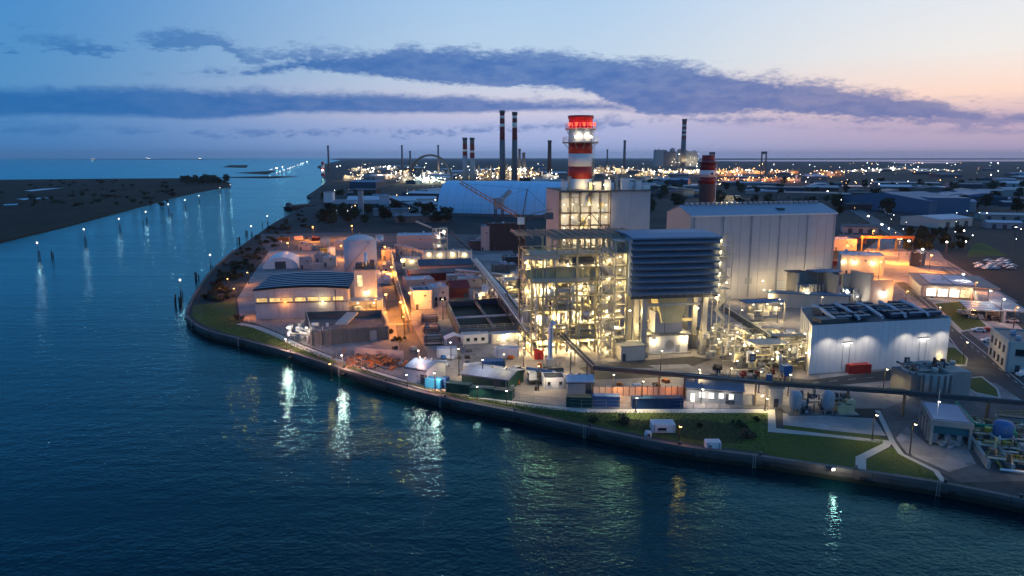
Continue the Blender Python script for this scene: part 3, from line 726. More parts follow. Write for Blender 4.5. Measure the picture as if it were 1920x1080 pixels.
# roof trusses
rf = mat('rusty_truss_steel', (.34, .28, .22), .65, var=.3)
for j in range(10):
    y = -1 + j * 2.7
    T.box('roof_beam', rf, -.5 + (0 if j > 3 else 9), 38, y - .14, y + .14, 35.6, 36.2)
for i in range(15):
    x = 0 + i * 2.7
    T.box('roof_purlin', rf, x - .1, x + .1, -1.2 if i > 3 else 10, 24, 36.2, 36.5)
for i in range(14):
    x = i * 2.7; T.bar('roof_brace', rf, (x, -1, 36.0), (x + 2.7, 24, 36.05), .14)
for i in range(16): T.box('roof_plate', M_steel if R.random() < .5 else M_concd, R.uniform(9, 30), 0, 0, 1, 0, 1) if False else None

# --- stair tower in front of it
T = Thing('stair_tower', 'slender lattice stair tower beside the blue intake house', 'stair tower', L2W(-8.8, .6), YB)
for x in (0, 3.9):
    for y in (0, 3.2): T.box('corner_post', M_steel, x - .17, x + .17, y - .17, y + .17, 0, 34)
zs = [.1 + i * 2.8 for i in range(13)]
stair(T, .6, 3.3, .9, zs, M_steel, .9)
for z in zs[1:]:
    T.box('ring_beam', M_steel, .17, 3.73, -.12, .12, z - .2, z); T.box('ring_beam', M_steel, -.12, .12, .17, 3.03, z - .2, z); T.box('ring_beam', M_steel, 3.78, 4.02, .17, 3.03, z - .2, z)
for i, (a, b) in enumerate(zip(zs, zs[1:])): T.bar('brace', M_steel, (0, 0, a if i % 2 else b), (3.9, 0, b if i % 2 else a), .13)
for i in range(0, 12, 2): T.flood((1.9, -.3, zs[i] + 2.1), 330, WARM, .35)
# --- side frame between the tower and the louvres
T = Thing('filter_access_frame', 'narrow lit steel access frame against the white side of the intake house', 'access frame', L2W(-4.4, 2.5), YB)
frame(T, [0, 3.6], [0, 6, 12], [0, 6, 12, 16, 20, 24, 28, 32, 35.4], M_ysteel, .4, .35, .5, 9, 1, M_steel)
for i in range(7): T.box('filter_panel', M_cream, .4, 3.3, 4.5, 4.8, 16.6 + i * 2.7, 18.8 + i * 2.7)
for z in (4, 9, 14, 18.5, 22.5, 26.5, 30.5): T.flood((1.8, 1.2, z), 800, WARM, .45, (0, -.5, 0))
clutter(T, .2, 3.4, .5, 10, .3, 14, 26, 21)

# --- heat recovery boiler house with the striped stack
P = AT(1047, 262); Wd = (AT(1210, 268) - P).length
T = Thing('boiler_house', 'grey clad boiler house with an open lit frame and the striped stack', 'boiler house', P, rad(8))
hb = HZ(P, 359); Wd = 34.0; wf = 18.6
T.box('casing', M_hall, 0, Wd, 1.6, 26, 0, hb - .1); T.box('end_panel', M_hall, wf, Wd, 0, 1.58, 8, hb - .1)
panels(T, M_hall, wf, Wd, 20, hb - .2, 0, 6, 3, .06, .05)
panels(T, M_grey, 1.6, 26, 20, hb - .2, 0, 5, 3, .06, .05, side='x')
frame(T, [.2 + i * 3.7 for i in range(6)], [-.9, 1.3], [10, 22, 26.5, 31, 35.5, 40, hb], M_bsteel, .3, .28, .25, 4)
T.box('lit_lining', M_white, .5, wf - .2, 1.45, 1.58, 22, hb - .6)
clutter(T, .5, wf - 1.5, -.4, 1.0, 23, hb - 2, 70, 31, [M_steel, M_silver, M_cream, M_white, M_ysteel], big=.7)
for i in range(6):
    for z in (25, 29.6, 34, 38.6, 43): T.flood((1.6 + i * 3.1, -.2, z + R.uniform(-.5, .5)), 260, WARM, .4, (0, -.5, .1))
T.box('roof', M_concd, -.1, Wd + .1, -.9, 26.2, hb, hb + .3); rail(T, M_ysteel, [(-.1, -.9, hb + .3), (Wd, -.9, hb + .3)])
for x, y, a, c, m in ((1.5, 3, 1.6, 3.2, M_white), (4.2, 4, .8, 4.6, M_steel), (14.5, 5, 2.2, 2.8, M_white), (17.5, 2, 2.0, 3.6, M_white), (20, 4, 1.2, 2.6, M_silver), (23.5, 2, 3.0, 4.2, M_white), (27, 3, 1.0, 3, M_silver), (29, 2, 2.2, 3.4, M_white), (33.2, 6, 2.6, 1.8, M_silver), (11.5, 3, 1.2, 2.4, M_ysteel), (21.8, 3, .6, 5.2, M_steel)):
    u_ = T.box('roof_unit', m, x, x + a, y, y + 2.2, hb + .3, hb + .3 + c); T.box('cowl', M_grey, x - .1, x + a + .1, y - .1, y + 2.3, hb + .3 + c, hb + .6 + c, u_)
T.flood((12.8, 1.0, hb + 2.6), 900, WARM, .5); T.flood((16.6, 1.0, hb + 2.2), 600, WARM, .5)
S_ = Thing('striped_stack', 'thick red and white banded stack with two ring platforms', 'stack', AT(1083, 281), rad(8))
r0 = 4.55
zb = [HZ(S_.root.location, y) for y in (345, 335, 312, 288, 266, 241, 217)]
S_.rod('shaft_base', M_rwht, (0, 0, 30), (0, 0, zb[1]), r0 * 1.03, 40)
for i, m in ((1, M_red), (2, M_rwht), (3, M_red), (4, M_rwht), (5, M_red)): S_.rod('paint_band', m, (0, 0, zb[i]), (0, 0, zb[i + 1]), r0, 40)
S_.lathe('rim', M_dred, [(r0 + .05, zb[6] - 1.2), (r0 + .35, zb[6] - 1.0), (r0 + .35, zb[6]), (r0 - .5, zb[6]), (r0 - .5, zb[6] - .6)], 40)
for zc, rr, nm in ((zb[4] - .2, r0 + 2.4, 0), (zb[5] - .1, r0 + 1.3, 1)):
    pf = S_.lathe('ring_platform', M_steel, [(r0 + .02, zc - .3), (rr, zc - .3), (rr, zc + .2), (r0 + .02, zc + .2)], 32)
    n = 24
    rail(S_, M_rwht, [((rr - .1) * math.cos(6.2832 * k / n), (rr - .1) * math.sin(6.2832 * k / n), zc + .2) for k in range(n + 1)], 1.8, 1.4, pf)
    for k in range(12):
        a = 6.2832 * k / 12; S_.bar('bracket', M_steel, ((rr - .2) * math.cos(a), (rr - .2) * math.sin(a), zc), (r0 * math.cos(a), r0 * math.sin(a), zc - 2.4), .16)
for k in range(5):
    a = rad(-150 + k * 30); x, y = (r0 + .9) * math.cos(a), (r0 + .9) * math.sin(a)
    S_.box('beacon', E_red, x - .35, x + .35, y - .35, y + .35, zb[5] + 1.2, zb[5] + 2.0); S_.light((x * 1.16, y * 1.16, zb[5] + 1.6), 380, (1, .10, .03), .4)
for x in (-2.9, 2.6): S_.box('platform_lamp', E_warm, x - .45, x + .45, -r0 - .6, -r0 - .3, zb[4] + 1.4, zb[4] + 2.2); S_.light((x, -r0 - 1.3, zb[4] + 1.8), 500, COOL, .4)
for x in (4.6, 5.2): S_.bar('ladder', M_ysteel, (x, -1.2, 42), (x, -1.2, zb[5]), .12)
for i in range(12): S_.bar('rung', M_ysteel, (4.6, -1.2, 43 + i * 2.2), (5.2, -1.2, 43 + i * 2.2), .1)
S_.light((0, -8, hb + 1.5), 700, WARM, .4)

# --- construction crane left of the steelwork
T = Thing('tower_crane', 'brown lattice crane with a drooping jib left of the boiler steelwork', 'crane', G(979, 640), 0)
hc = HZ(T.root.location, 402)
for x in (-.9, .9):
    for y in (-.9, .9): T.box('mast_leg', M_bsteel, x - .16, x + .16, y - .16, y + .16, 0, hc)
for i in range(int(hc / 2.4)):
    z = i * 2.4; s_ = 1 if i % 2 else -1
    T.bar('lattice_bar', M_bsteel, (-.9 * s_, -.9, z), (.9 * s_, -.9, z + 2.4), .14); T.bar('lattice_bar', M_bsteel, (-.9, -.9 * s_, z), (-.9, .9 * s_, z + 2.4), .14)
jt = Vector((-22, 26, hc + 9)); jr = Vector((9, -6, hc + 1))
for off in ((0, .7, 0), (0, -.7, 0), (0, 0, 1.2)):
    T.bar('jib_chord', M_org, (0, off[1], hc + off[2] - 2), tuple(jt + Vector(off)), .2); T.bar('counter_jib_chord', M_bsteel, (0, off[1], hc + off[2] - 2), tuple(jr + Vector(off)), .2)
for i in range(13):
    p = Vector((0, 0, hc - 2)).lerp(jt, i / 13); q = Vector((0, 0, hc - .8)).lerp(jt + Vector((0, 0, 1.2)), (i + .5) / 13)
    T.bar('jib_lattice', M_org, tuple(p), tuple(q), .13)
T.bar('apex', M_bsteel, (0, 0, hc - 1), (1.5, 0, hc + 8), .3)
for e in (jt, jr, jt * .5 + Vector((0, 0, hc * .5 - 1))): T.bar('stay_cable', M_dgrey, (1.5, 0, hc + 8), tuple(e), .07)
T.box('counterweight', M_concd, 7, 9.5, -7, -4.5, hc - 1, hc + 1); T.box('cab', M_white, -1.6, 0.6, -2.6, -.95, hc - 3, hc - .8)
T.box('base_block', M_conc, -2.5, 2.5, -2.5, 2.5, 0, 1)

# --- turbine hall
A, yaw, W = span((1289, 566), (1556, 552))
T = Thing('turbine_hall', 'vast pale lilac clad turbine hall with low gabled roof', 'turbine hall', A, yaw)
h1 = HZ(A, 405); D2 = 22.; hr = h1 + 3.2
prof = [(0, 0), (0, h1), (D2 * .5, hr), (D2, h1), (D2, 0)]
T.prism('wall', M_hall, prof, 'x', 0, W)
panels(T, M_hall, 0, W, .3, h1 - .1, 0, 15, 6, .16, .16)
T.prism('gable_cladding', M_cream, [(0, 10), (0, h1), (D2 * .5, hr), (D2, h1), (D2, 10)], 'x', -.12, -.005)  # cream puts the warm lamplight on this gable into its colour
for i, (a, b, c, d) in enumerate(((-.5, h1 - .1, D2 * .5, hr + .18), (D2 * .5, hr + .18, D2 + .5, h1 - .1))):
    T.prism('roof_slope', mat('hall_roof_sheet', (.26, .32, .40), .5, var=.08), [(a, b), (c, d), (c, d + .3), (a, b + .3)], 'x', -.4, W + .4)
T.box('eaves_gutter', M_white, -.4, W + .4, -.62, -.2, h1 - .5, h1 + .12)
for i in range(6):
    x = W * (.02 + .193 * i); p_ = T.box('downpipe', M_grey, x, x + .32, -.5, -.17, 1, h1 - .5)
    T.box('hopper_head', M_grey, x - .2, x + .55, -.62, -.17, h1 - 1.8, h1 - .8, p_)
for i in range(26):
    x = 3 + i * (W - 6) / 25; v = T.box('ridge_vent', M_steel, x, x + 1.1, D2 * .5 - .6, D2 * .5 + .6, hr + .4, hr + 1.3); T.box('vent_cap', M_membr, x - .15, x + 1.25, D2 * .5 - .8, D2 * .5 + .8, hr + 1.3, hr + 1.45, v)
for x in (W * .1, W * .38, W * .9): T.box('wall_louvre', M_grey, x, x + 3.4, -.26, -.165, h1 * .18, h1 * .18 + 2.6)
d_ = T.box('roller_door', M_grey, W * .60, W * .60 + 7, -.3, -.165, .05, 7.5)
for i in range(8): T.box('door_slat', M_membr, W * .60 + .15, W * .60 + 6.85, -.36, -.3, .2 + i * .9, .95 + i * .9, d_)
T.box('roof_skylight', M_glass, W * .62, W * .66, 3, 9, h1 + 1.5, h1 + 2.3)
for x in (W * .25, W * .5, W * .72, W * .84): T.flood((x, -.7, 7.5), 2000, WARM, .7, (0, -5.5, -.6))

# --- white clad building front right with coolers on its roof
A, yaw, W = span((1516, 703), (1773, 685)); D3 = 21.
h2 = HZ(A, 610)
T = Thing('electrical_building', 'long white panelled building with dark coolers on its roof', 'building', A, yaw)
LN = .5
T.prism('wall', M_white, [(0, 0), (W, 0), (W, D3), (D3 * LN, D3)], 'z', 0, h2 - .3); panels(T, M_white, 0, W, .25, h2, 0, 22, 1, .1, .07)
for i in range(6): T.bar('side_rib', M_cream, (D3 * LN * (i + .5) / 6 - .05, D3 * (i + .5) / 6, .3), (D3 * LN * (i + .5) / 6 - .05, D3 * (i + .5) / 6, h2 - .4), .2)
T.box('plinth', M_conc, -.2, W + .2, -.3, -.1, 0, .24); T.prism('roof', M_dgrey, [(.15, .1), (W - .1, .1), (W - .1, D3 - .1), (D3 * LN + .1, D3 - .1)], 'z', h2 - .28, h2 - .05)
for a in ((D3 * LN, W, D3 - .25, D3), (W - .25, W, .3, D3 - .3)): T.box('parapet', M_white, a[0], a[1], a[2], a[3], h2 - .3, h2 + .3)
T.box('roof_skirt', M_dgrey, 3.2, 12, .8, 5, h2, h2 + 1.2)
for i in range(7):
    x = 3 + i * 6.0
    for j, y in enumerate((2.5, 8.6, 14.2)):
        if (i + j) % 4 == 3 or x < (y + 4.6) * LN + .4: continue
        c = T.box('cooler', M_navy, x, x + 5.0, y, y + 4.6, h2 + .3, h2 + 1.6 + .4 * (j % 2))
        for k in (1.3, 3.7): T.rod('fan', M_dgrey, (x + k, y + 2.3, h2 + 1.6 + .4 * (j % 2)), (x + k, y + 2.3, h2 + 1.95 + .4 * (j % 2)), 1.05, 14, c)
        T.box('cooler_rim', M_membr, x - .1, x + 5.1, y - .14, y - .02, h2 + 1.35, h2 + 1.6, c)
for i in range(5):
    x = 6 + i * 7.6; T.tube('duct', M_membr, [(x + 2, 1.2, h2 + .9), (x + 3.4, 9, h2 + 2.0), (x + 5, 16, h2 + 2.0)], .5, 10)
for i, x in enumerate((11.2, 36.2)):
    l = T.box('wall_lamp', M_dgrey, x - 1.6, x + 1.6, -.9, -.1, h2 * .62, h2 * .62 + .25); T.box('lens', E_cool, x - 1.4, x + 1.4, -.85, -.3, h2 * .62 - .06, h2 * .62 - .01, l)
    for dx in (-3, 0, 3): T.light((x + dx * 2.0, -3.6, h2 * .70), 560, COOL, .3, 120, (0, .9, -1))
    for dx in (-1.1, 1.1): T.box('conduit', M_grey, x + dx, x + dx + .12, -.2, -.1, 1, h2 * .62)
door(T, 42.4, 1.7, 3.4, -.1, P_yel); T.light((42.4, -1.2, 3.2), 120, WARM)
T.flood((-.5, 2.5, h2 - 3), 500, WARM, .5)

# --- pipework yard between hall and white building
O2 = L2W(30, -20)
T = Thing('pipe_yard', 'dense brightly lit pipework yard between the intake house and white building', 'pipework', O2, YB)
frame(T, [0, 5, 10, 15.5], [0, 6, 12, 19, 27], [0, 4.2, 8.2], M_steel, .35, .3, .3, 17, .9, M_steel)
clutter(T, 8, 21, 2, 26, .2, 7, 90, 42, [M_steel, M_silver, M_cream, M_white, M_ysteel], big=.9)
for i in range(6): T.flood((16 + (i % 2) * 4, 4 + i * 3.6, 6), 600, WARM, .45, (0, -.5, .1))
clutter(T, -8, 15, -3, 30, .2, 6.6, 210, 41, [M_steel, M_silver, M_cream, M_conc, M_white, M_ysteel, M_steel, M_dgrey], big=.9)
for i in range(9): T.box('meter_cabinet', M_dred if i % 3 else M_dgrey, -8 + i * 1.7, -7 + i * 1.7, -6.5 + (i * 37 % 5), -5.6 + (i * 37 % 5), .1, 1.4)
for i in range(5):
    for j in range(5): T.flood((-6 + i * 4.8 + R.uniform(-1, 1), -2 + j * 7, R.choice([4.4, 5.8, 7])), 560 * R.uniform(.6, 1.3), WARM, .45, (0, -.5, .1))
T = Thing('red_valve_cabinet', 'bright red cabinet beside the lit pipework yard', 'cabinet', L2W(29.5, -1.5), YB)
T.box('body', M_red, 0, 2, 0, 1.5, .2, 3.6); T.box('door', M_red, .1, 1.9, -.08, 0, .4, 3.4); T.box('plinth', M_conc, -.2, 2.2, -.2, 1.7, 0, .2)
T = Thing('pipe_bridge', 'dark covered pipe bridge stepping down towards the white building', 'pipe bridge', (0, 0, 0))
pb = [G(1362, 578, 9.5), G(1448, 632, 8.5), G(1512, 632, 8.5)]
for k, (a, b) in enumerate(zip(pb, pb[1:])):
    for off in (0, 1.1):
        T.bar('girder', M_dgrey, (a.x, a.y, a.z - off), (b.x, b.y, b.z - off), .5, .5)
        T.bar('girder', M_dgrey, (a.x - .6, a.y + 3, a.z - off), (b.x - .6, b.y + 3, b.z - off), .5, .5)
    for t_ in (.35, 1.0, 1.7): T.rod('pipe', M_steel, (a.x, a.y + t_, a.z + .4), (b.x, b.y + t_, b.z + .4), .28)
    for i in range(4):
        p = a.lerp(b, (i + .3) / 4); T.box('trestle_leg', M_dgrey, p.x - .2, p.x + .2, p.y - .2, p.y + .2, 0, p.z - .3)
        T.bar('lacing', M_dgrey, tuple(p), (p.x + 1.4, p.y - .5, p.z - 1.1), .16)
for x0_, lab, wd in ((1432, 'flat blue roof canopy over lit pumps behind the pipe bridge', 1), (1356, 'small dark gabled shelter beside the hall lights', 0)):
    pass
A = G(1442, 600)
T = Thing('pump_canopy', 'flat blue roofed canopy over lit pumps behind the pipe bridge', 'canopy', A, rad(9))
T.box('roof', M_bluer, -11, 5, -3, 2.5, 7.2, 7.6)
for x in (-10.5, -4, 4.5):
    for y in (-2.5, 2): T.box('post', M_steel, x - .2, x + .2, y - .2, y + .2, 0, 7.2)
clutter(T, -10, 4, -2, 1.5, .2, 4.5, 22, 51)
for x in (-8, -2.5, 3): T.flood((x, -2.4, 6.6), 700, WARM, .5)
A = G(1440, 575)
T = Thing('cable_gallery', 'long low tan cable gallery with blue roof running towards the white building', 'gallery', A, rad(-14))
T.box('wall', M_cream, 0, 30, 0, 4.5, 0, 5.6); T.box('roof', M_bluer, -.5, 30.5, -.6, 5, 5.6, 6.1)
for i in range(9): T.box('pilaster', M_cream, i * 3.6, i * 3.6 + .4, -.18, 0, 0, 5.55)
T.flood((.4, -.5, 5.0), 700, WARM, .5); T.flood((-2, -.2, 6.8), 1100, WARM, .6)
# ================================================================== small builders
def container(name_m, label, a=None, b=None, length=6.1, org=None, yaw=0., m=None, group=None, dim=(2.44, 2.6)):
    """shipping container with corrugated sides, corner posts and doors"""
    m = m or M_bcont
    A, yw, W = span(a, b) if a else (org, yaw, length)
    T = Thing('shipping_container', label, 'container', A, yw, group); dp, h = dim
    n = int(W / .28); pf = []
    for i in range(n):
        x = .1 + (W - .2) * i / n; s_ = (W - .2) / n
        pf += [(x, 0), (x + s_ * .3, .06), (x + s_ * .6, .06), (x + s_ * .9, 0)]
    pf += [(W - .1, 0), (W - .1, dp), (.1, dp)]
    T.prism('body', m, pf, 'z', .15, h - .05)
    for x in (0, W - .16):
        for y in (-.03, dp - .13): T.box('corner_post', m, x, x + .16, y, y + .16, 0, h)
    for y in (-.02, dp - .1):
        T.box('bottom_rail', m, .16, W - .16, y, y + .12, .02, .16); T.box('top_rail', m, .16, W - .16, y, y + .12, h - .14, h)
    T.box('roof', m, .1, W - .1, .1, dp - .1, h - .06, h - .01)
    for y in (.12, dp / 2 + .02):
        d = T.box('door', m, -.05, .04, y, y + dp / 2 - .16, .2, h - .2); T.rod('lock_rod', M_steel, (-.09, y + .5, .25), (-.09, y + .5, h - .25), .03, 6, d)
    return T
def gable_shed(name, label, cat, a, b, depth, h, rise, wall, roofm, seams=6, group=None, over=.4, org=None, ridge='x'):
    A, yaw, W = org if org else span(a, b)
    T = Thing(name, label, cat, A, yaw, group); T.W, T.D, T.h = W, depth, h
    T.box('gutter', M_dgrey, -over, W + over, -over - .15, -over + .02, h - .25 - over * rise / (depth / 2), h - .08 - over * rise / (depth / 2))
    T.box('downpipe', M_grey, W - .5, W - .35, -.2, -.05, 0, h - .1); T.box('door', M_dgrey, W * .7, W * .7 + 2.2, -.07, -.005, .02, min(2.6, h * .8))
    for q in range(3): T.rod('ridge_vent', M_steel, (W * (.2 + .3 * q), depth / 2, h + rise), (W * (.2 + .3 * q), depth / 2, h + rise + .8), .3, 8)
    if ridge == 'x':
        T.prism('wall', wall, [(0, 0), (0, h), (depth / 2, h + rise), (depth, h), (depth, 0)], 'x', 0, W)
        k = rise / (depth / 2)
        for i in range(seams):
            x0, x1 = -over + (W + 2 * over) * i / seams + .03, -over + (W + 2 * over) * (i + 1) / seams - .03
            for p, q in (((-over, h - k * over), (depth / 2, h + rise)), ((depth / 2, h + rise), (depth + over, h - k * over))):
                T.prism('roof_sheet', roofm, [(p[0], p[1] + .03), (q[0], q[1] + .03), (q[0], q[1] + .18), (p[0], p[1] + .18)], 'x', x0, x1)
    else:
        T.prism('wall', wall, [(0, 0), (0, h), (W / 2, h + rise), (W, h), (W, 0)], 'y', 0, depth)
        k = rise / (W / 2)
        for i in range(seams):
            y0, y1 = -over + (depth + 2 * over) * i / seams + .03, -over + (depth + 2 * over) * (i + 1) / seams - .03
            for p, q in (((-over, h - k * over), (W / 2, h + rise)), ((W / 2, h + rise), (W + over, h - k * over))):
                T.prism('roof_sheet', roofm, [(p[0], p[1] + .03), (q[0], q[1] + .03), (q[0], q[1] + .18), (p[0], p[1] + .18)], 'y', y0, y1)
    return T
def tank(name, label, c, r, h, m, dome=1.2, stairs=True, group=None, n=40):
    T = Thing(name, label, 'tank', c, 0, group)
    k = max(2, round(h / 2.6))
    T.lathe('shell', m, [(r, 0), (r, h + .02)], n)
    for i in range(1, k): T.lathe('stiffener_ring', m, [(r + .002, h * i / k), (r + .06, h * i / k), (r + .06, h * i / k + .1), (r + .002, h * i / k + .1)], n)
    T.lathe('roof', m, [(r + .12, h), (r + .12, h + .15), (r * .75, h + dome * .6), (r * .35, h + dome * .92), (.3, h + dome)], n)
    T.rod('base', M_conc, (0, 0, 0), (0, 0, .25), r + .5, n)
    q = 20
    rail(T, M_steel, [((r - .1) * math.cos(6.2832 * i / q), (r - .1) * math.sin(6.2832 * i / q), h + .15) for i in range(q + 1)], 1.1, 3)
    if stairs:
        pts = [((r + .4) * math.cos(a), (r + .4) * math.sin(a), z) for a, z in ((rad(-150 + i * 12), .2 + h * i / 9) for i in range(10))]
        for a, b in zip(pts, pts[1:]): T.bar('stair_flight', M_steel, a, b, .5, .12)
    T.rod('roof_vent', M_steel, (0, 0, h + dome), (0, 0, h + dome + .9), .35, 10)
    return T

# ================================================================== west side of the plant
A, yaw, W = span((480, 599), (655, 594)); h = HZ(A, 546)
T = Thing('workshop_hall', 'big weathered white workshop with a dark ribbed vault roof', 'workshop', A, yaw); D4 = 34.
n = 14; arc = [(W * i / n, h + 1.4 * math.sin(math.pi * (i / n) * .8 + .3) - .4) for i in range(n + 1)]
T.prism('wall', mat('weathered_white_wall', (.44, .43, .46), .8, var=.22, scale=.12, streak=.35), [(0, 0)] + arc + [(W, 0)], 'y', 0, D4)
panels(T, mat('weathered_white_wall', (.44, .43, .46), .8, var=.22, scale=.12, streak=.35), 0, W, .1, h * .56, 0, 9, 1, .07, .06); panels(T, mat('weathered_white_wall', (.44, .43, .46), .8, var=.22, scale=.12, streak=.35), 0, W, h * .76, h - .2, 0, 9, 1, .07, .06)
for i in range(8):
    y0 = -.5 + i * (D4 + 1) / 8; y1 = y0 + (D4 + 1) / 8
    pr = [(x - .4 + .8 * x / W, z + .12) for x, z in arc]
    r_ = T.prism('roof_bay', mat('black_roof_felt', (.012, .016, .026), .85, var=.3, spec=.08), pr + [(x, z + .35) for x, z in reversed(pr)], 'y', y0, y1 - 1.12)
    T.prism('roof_rib', mat('roof_glazing', (.50, .56, .66), .4, var=.2), pr + [(x, z + .42) for x, z in reversed(pr)], 'y', y1 - .8, y1 - .02, r_)
for i in range(7): window(T, 2.6 + i * (W - 4.6) / 6.4, h * .60, 4.0, h * .15, 0, P_warm, M_concd)
T.box('gutter', M_dgrey, .1, W - .1, -.4, -.1, h * .56, h * .58)
for x in (W * .32, W * .72): T.flood((x, -.5, h * .60), 620, SODIUM if x < W * .5 else WARM, .5, (0, -1.3, -.2))
T.light((-3, 3, 4), 1800, SODIUM, .4)
T.rod('drainpipe', M_dgrey, (W * .86, -.2, 0), (W * .86, -.2, h), .14)
A = G(655, 594); tw = Thing('conveyor_head_house', 'narrow grey tower house with a fan unit beside the workshop', 'tower house', A + Vector((.6, 8, 0)), yaw)
tw.box('wall', M_hall, 0, 8.2, 0, 9, 0, 16.5); tw.box('roof', M_conc, -.2, 8.4, -.2, 9.2, 16.5, 16.9); window(tw, 2.2, 10.2, 2.2, 4.6, 0, P_yel); rail(tw, M_dgrey, [(0, 0, 16.9), (8.2, 0, 16.9)])
tw.box('fan_housing', M_dgrey, .6, 3.4, 1, 5, 16.9, 19.2); tw.lathe('exhaust_cowl', M_silver, [(1.0, 16.9), (1.0, 20), (.6, 21), (.6, 23.2), (.3, 23.2)], 16, (4.6, 3)); tw.box('control_cabinet', M_dgrey, 6, 7.8, 1, 4, 16.9, 20.2)
tw.flood((4.6, -.4, 8.2), 500, WARM)
A = G(657, 596); T = Thing('pump_shelter', 'lit open shelter with pumps at the foot of the tower house', 'shelter', A, yaw)
T.box('roof', M_grey, 0, 12, 0, 7, 6, 6.4); T.box('back_wall', M_cream, 0, 12, 6.6, 7, 0, 6)
for x in (.3, 6, 11.7): T.box('post', M_steel, x - .2, x + .2, 0, .4, 0, 6)
clutter(T, .5, 9.5, 1.2, 5, .1, 3, 16, 61); T.flood((3, .4, 5.4), 600, WARM); T.flood((9, .4, 5.4), 700, WARM)
tank('storage_tank', 'large pinkish cylindrical storage tank with railed roof', G(677, 512), 8.4, HZ(G(677, 512), 452), M_tank, 3.4)
# tent, box and clutter beyond the workshop
A, yaw2, W = span((492, 505), (560, 503)); T = Thing('storage_tent', 'white vaulted storage tent behind the workshop roof', 'tent', A, yaw2); n = 12
ar = [(W * (.5 - .5 * math.cos(math.pi * i / n)), 6.4 * math.sin(math.pi * i / n)) for i in range(n + 1)]
for j in range(6): T.prism('fabric_bay', M_white, ar, 'y', j * 4, j * 4 + 3.9)
T.box('doorway', M_dgrey, W * .35, W * .65, -.06, -.005, 0, 4)
box_building('transformer_kiosk', 'dark slate blue kiosk between the storage tent and tank', 'kiosk', (562, 505), (586, 504), 6, 5.4, M_grey, M_navy, (2, 1))
box_building('store_block', 'pink rendered low store with a lit eaves strip behind the tank', 'store', (744, 467), (822, 466), 18, 8.5, M_pink, M_membr, (6, 2), 3)
T = box_building('gate_store', 'small pink flat store block left of the round tank', 'store', (625, 470), (648, 470), 10, 5, M_pink, M_membr, (2, 1))
for px, py, cl in ((505, 462, 'orange'), (545, 458, 'rust')):
    pass
for i, (px, py, L_, m_, lb) in enumerate(((520, 452, 8, M_org, 'orange'), (552, 450, 6, M_pink, 'faded pink'), (585, 452, 7, M_dred, 'dark red'), (600, 474, 9, M_ygr, 'yellow'), (580, 468, 6, M_grey, 'grey'))):
    container('', f'{lb} container in the orange lit yard behind the workshop', org=G(px, py), yaw=rad(8 + i * 3), length=L_, m=m_)
# lit process tower and cream tanks
T = Thing('process_tower', 'slim lit process tower of steel decks above the cream tanks', 'tower', G(813, 497), rad(9))
frame(T, [0, 4, 8], [0, 4], [0, 5, 10, 15, 20.5], M_steel, .35, .3, .5, 71, 1, M_steel); clutter(T, .5, 7, .5, 3, 6, 19, 40, 72, big=.8)
for z in (6, 11, 16, 19): T.flood((2 + (z % 5), .2, z), 700, COOL, .5)
T.bar('inclined_conveyor', M_navy, (9, 1, 19), (22, -2, 7), 1.2, 1.0); T.bar('inclined_conveyor', M_steel, (-1, 2, 21), (-9, 8, 24), .8)
for i, (px, py, r_, h_) in enumerate(((806, 496, 4.2, 7.6), (826, 497, 4.2, 7.6), (850, 497, 4.0, 8), (872, 498, 4.0, 8))):
    tank('cream_tank', ['first', 'second', 'third', 'fourth'][i] + ' cream lit tank from the left below the process tower', G(px, py), r_, h_, M_cream, .5, False, 'cream process tanks', 24).flood((0, -r_ - .6, h_ - .5), 520, WARM, .4)
T = box_building('pump_house', 'small yellow lit pump house at the orange street corner', 'pump house', (752, 500), (785, 500), 7, 4.2, M_cream, M_membr, (3, 1)); T.flood((.5, -.5, 4), 700, WARM); T.flood((6, -.5, 3.6), 500, WARM)
# long dark roofed sheds
gable_shed('long_shed', 'long shed with a dark slate blue roof below the cream tanks', 'shed', (787, 515), (885, 512), 14, 4.6, 2.2, M_pink, M_navy, 9)
gable_shed('brown_shed', 'narrow dark brown roofed shed in front of the long slate shed', 'shed', (770, 529), (905, 522), 8, 4.0, 1.4, M_dred, M_concd, 10)
T = box_building('service_block', 'pink service block with pale flat roof beside the orange street', 'building', (764, 549), (815, 546), 12, 5.2, M_pink, M_membr, (5, 2), 3)
T = box_building('white_cabin', 'blank white cube building with dark roof at the street end', 'building', (776, 581), (811, 579), 10, 7.2, M_white, M_navy, (3, 2))
T = box_building('grey_cabin', 'grey two storey cabin with windows beside the blank white cube', 'building', (812, 575), (842, 573), 11, 7.4, M_hall, M_membr, (3, 2))
for i in range(3): window(T, 1.3 + i * 1.9, 2.2, 1.3, 1.7, -.08)
gable_shed('red_shed', 'dark red barn with rounded roof beside the green skips', 'shed', (846, 562), (880, 560), 9, 5, 2.4, M_dred, M_dred, 4)
for i, px in enumerate((851, 867)): container('', ['green skip container left of its pair by the red barn', 'green skip container right of its pair by the red barn'][i], (px, 574), (px + 15, 573), m=M_gcont)
T = Thing('filter_skid', 'yellow lit filter skid beside the sloping conveyor bridge', 'skid', G(885, 575), rad(9)); clutter(T, 0, 10, 0, 8, .1, 5, 36, 81, [M_cream, M_ysteel, M_steel, M_white]); T.flood((3, 0, 5), 900, WARM); T.flood((8, 4, 5.5), 900, WARM)
T = Thing('dosing_skid', 'second pale skid of tanks further up the conveyor bridge', 'skid', G(905, 545), rad(9)); clutter(T, 0, 14, 0, 10, .1, 5, 40, 82, [M_cream, M_white, M_steel, M_silver]); T.flood((4, 0, 6), 900, WARM); T.flood((11, 2, 6), 700, WARM)
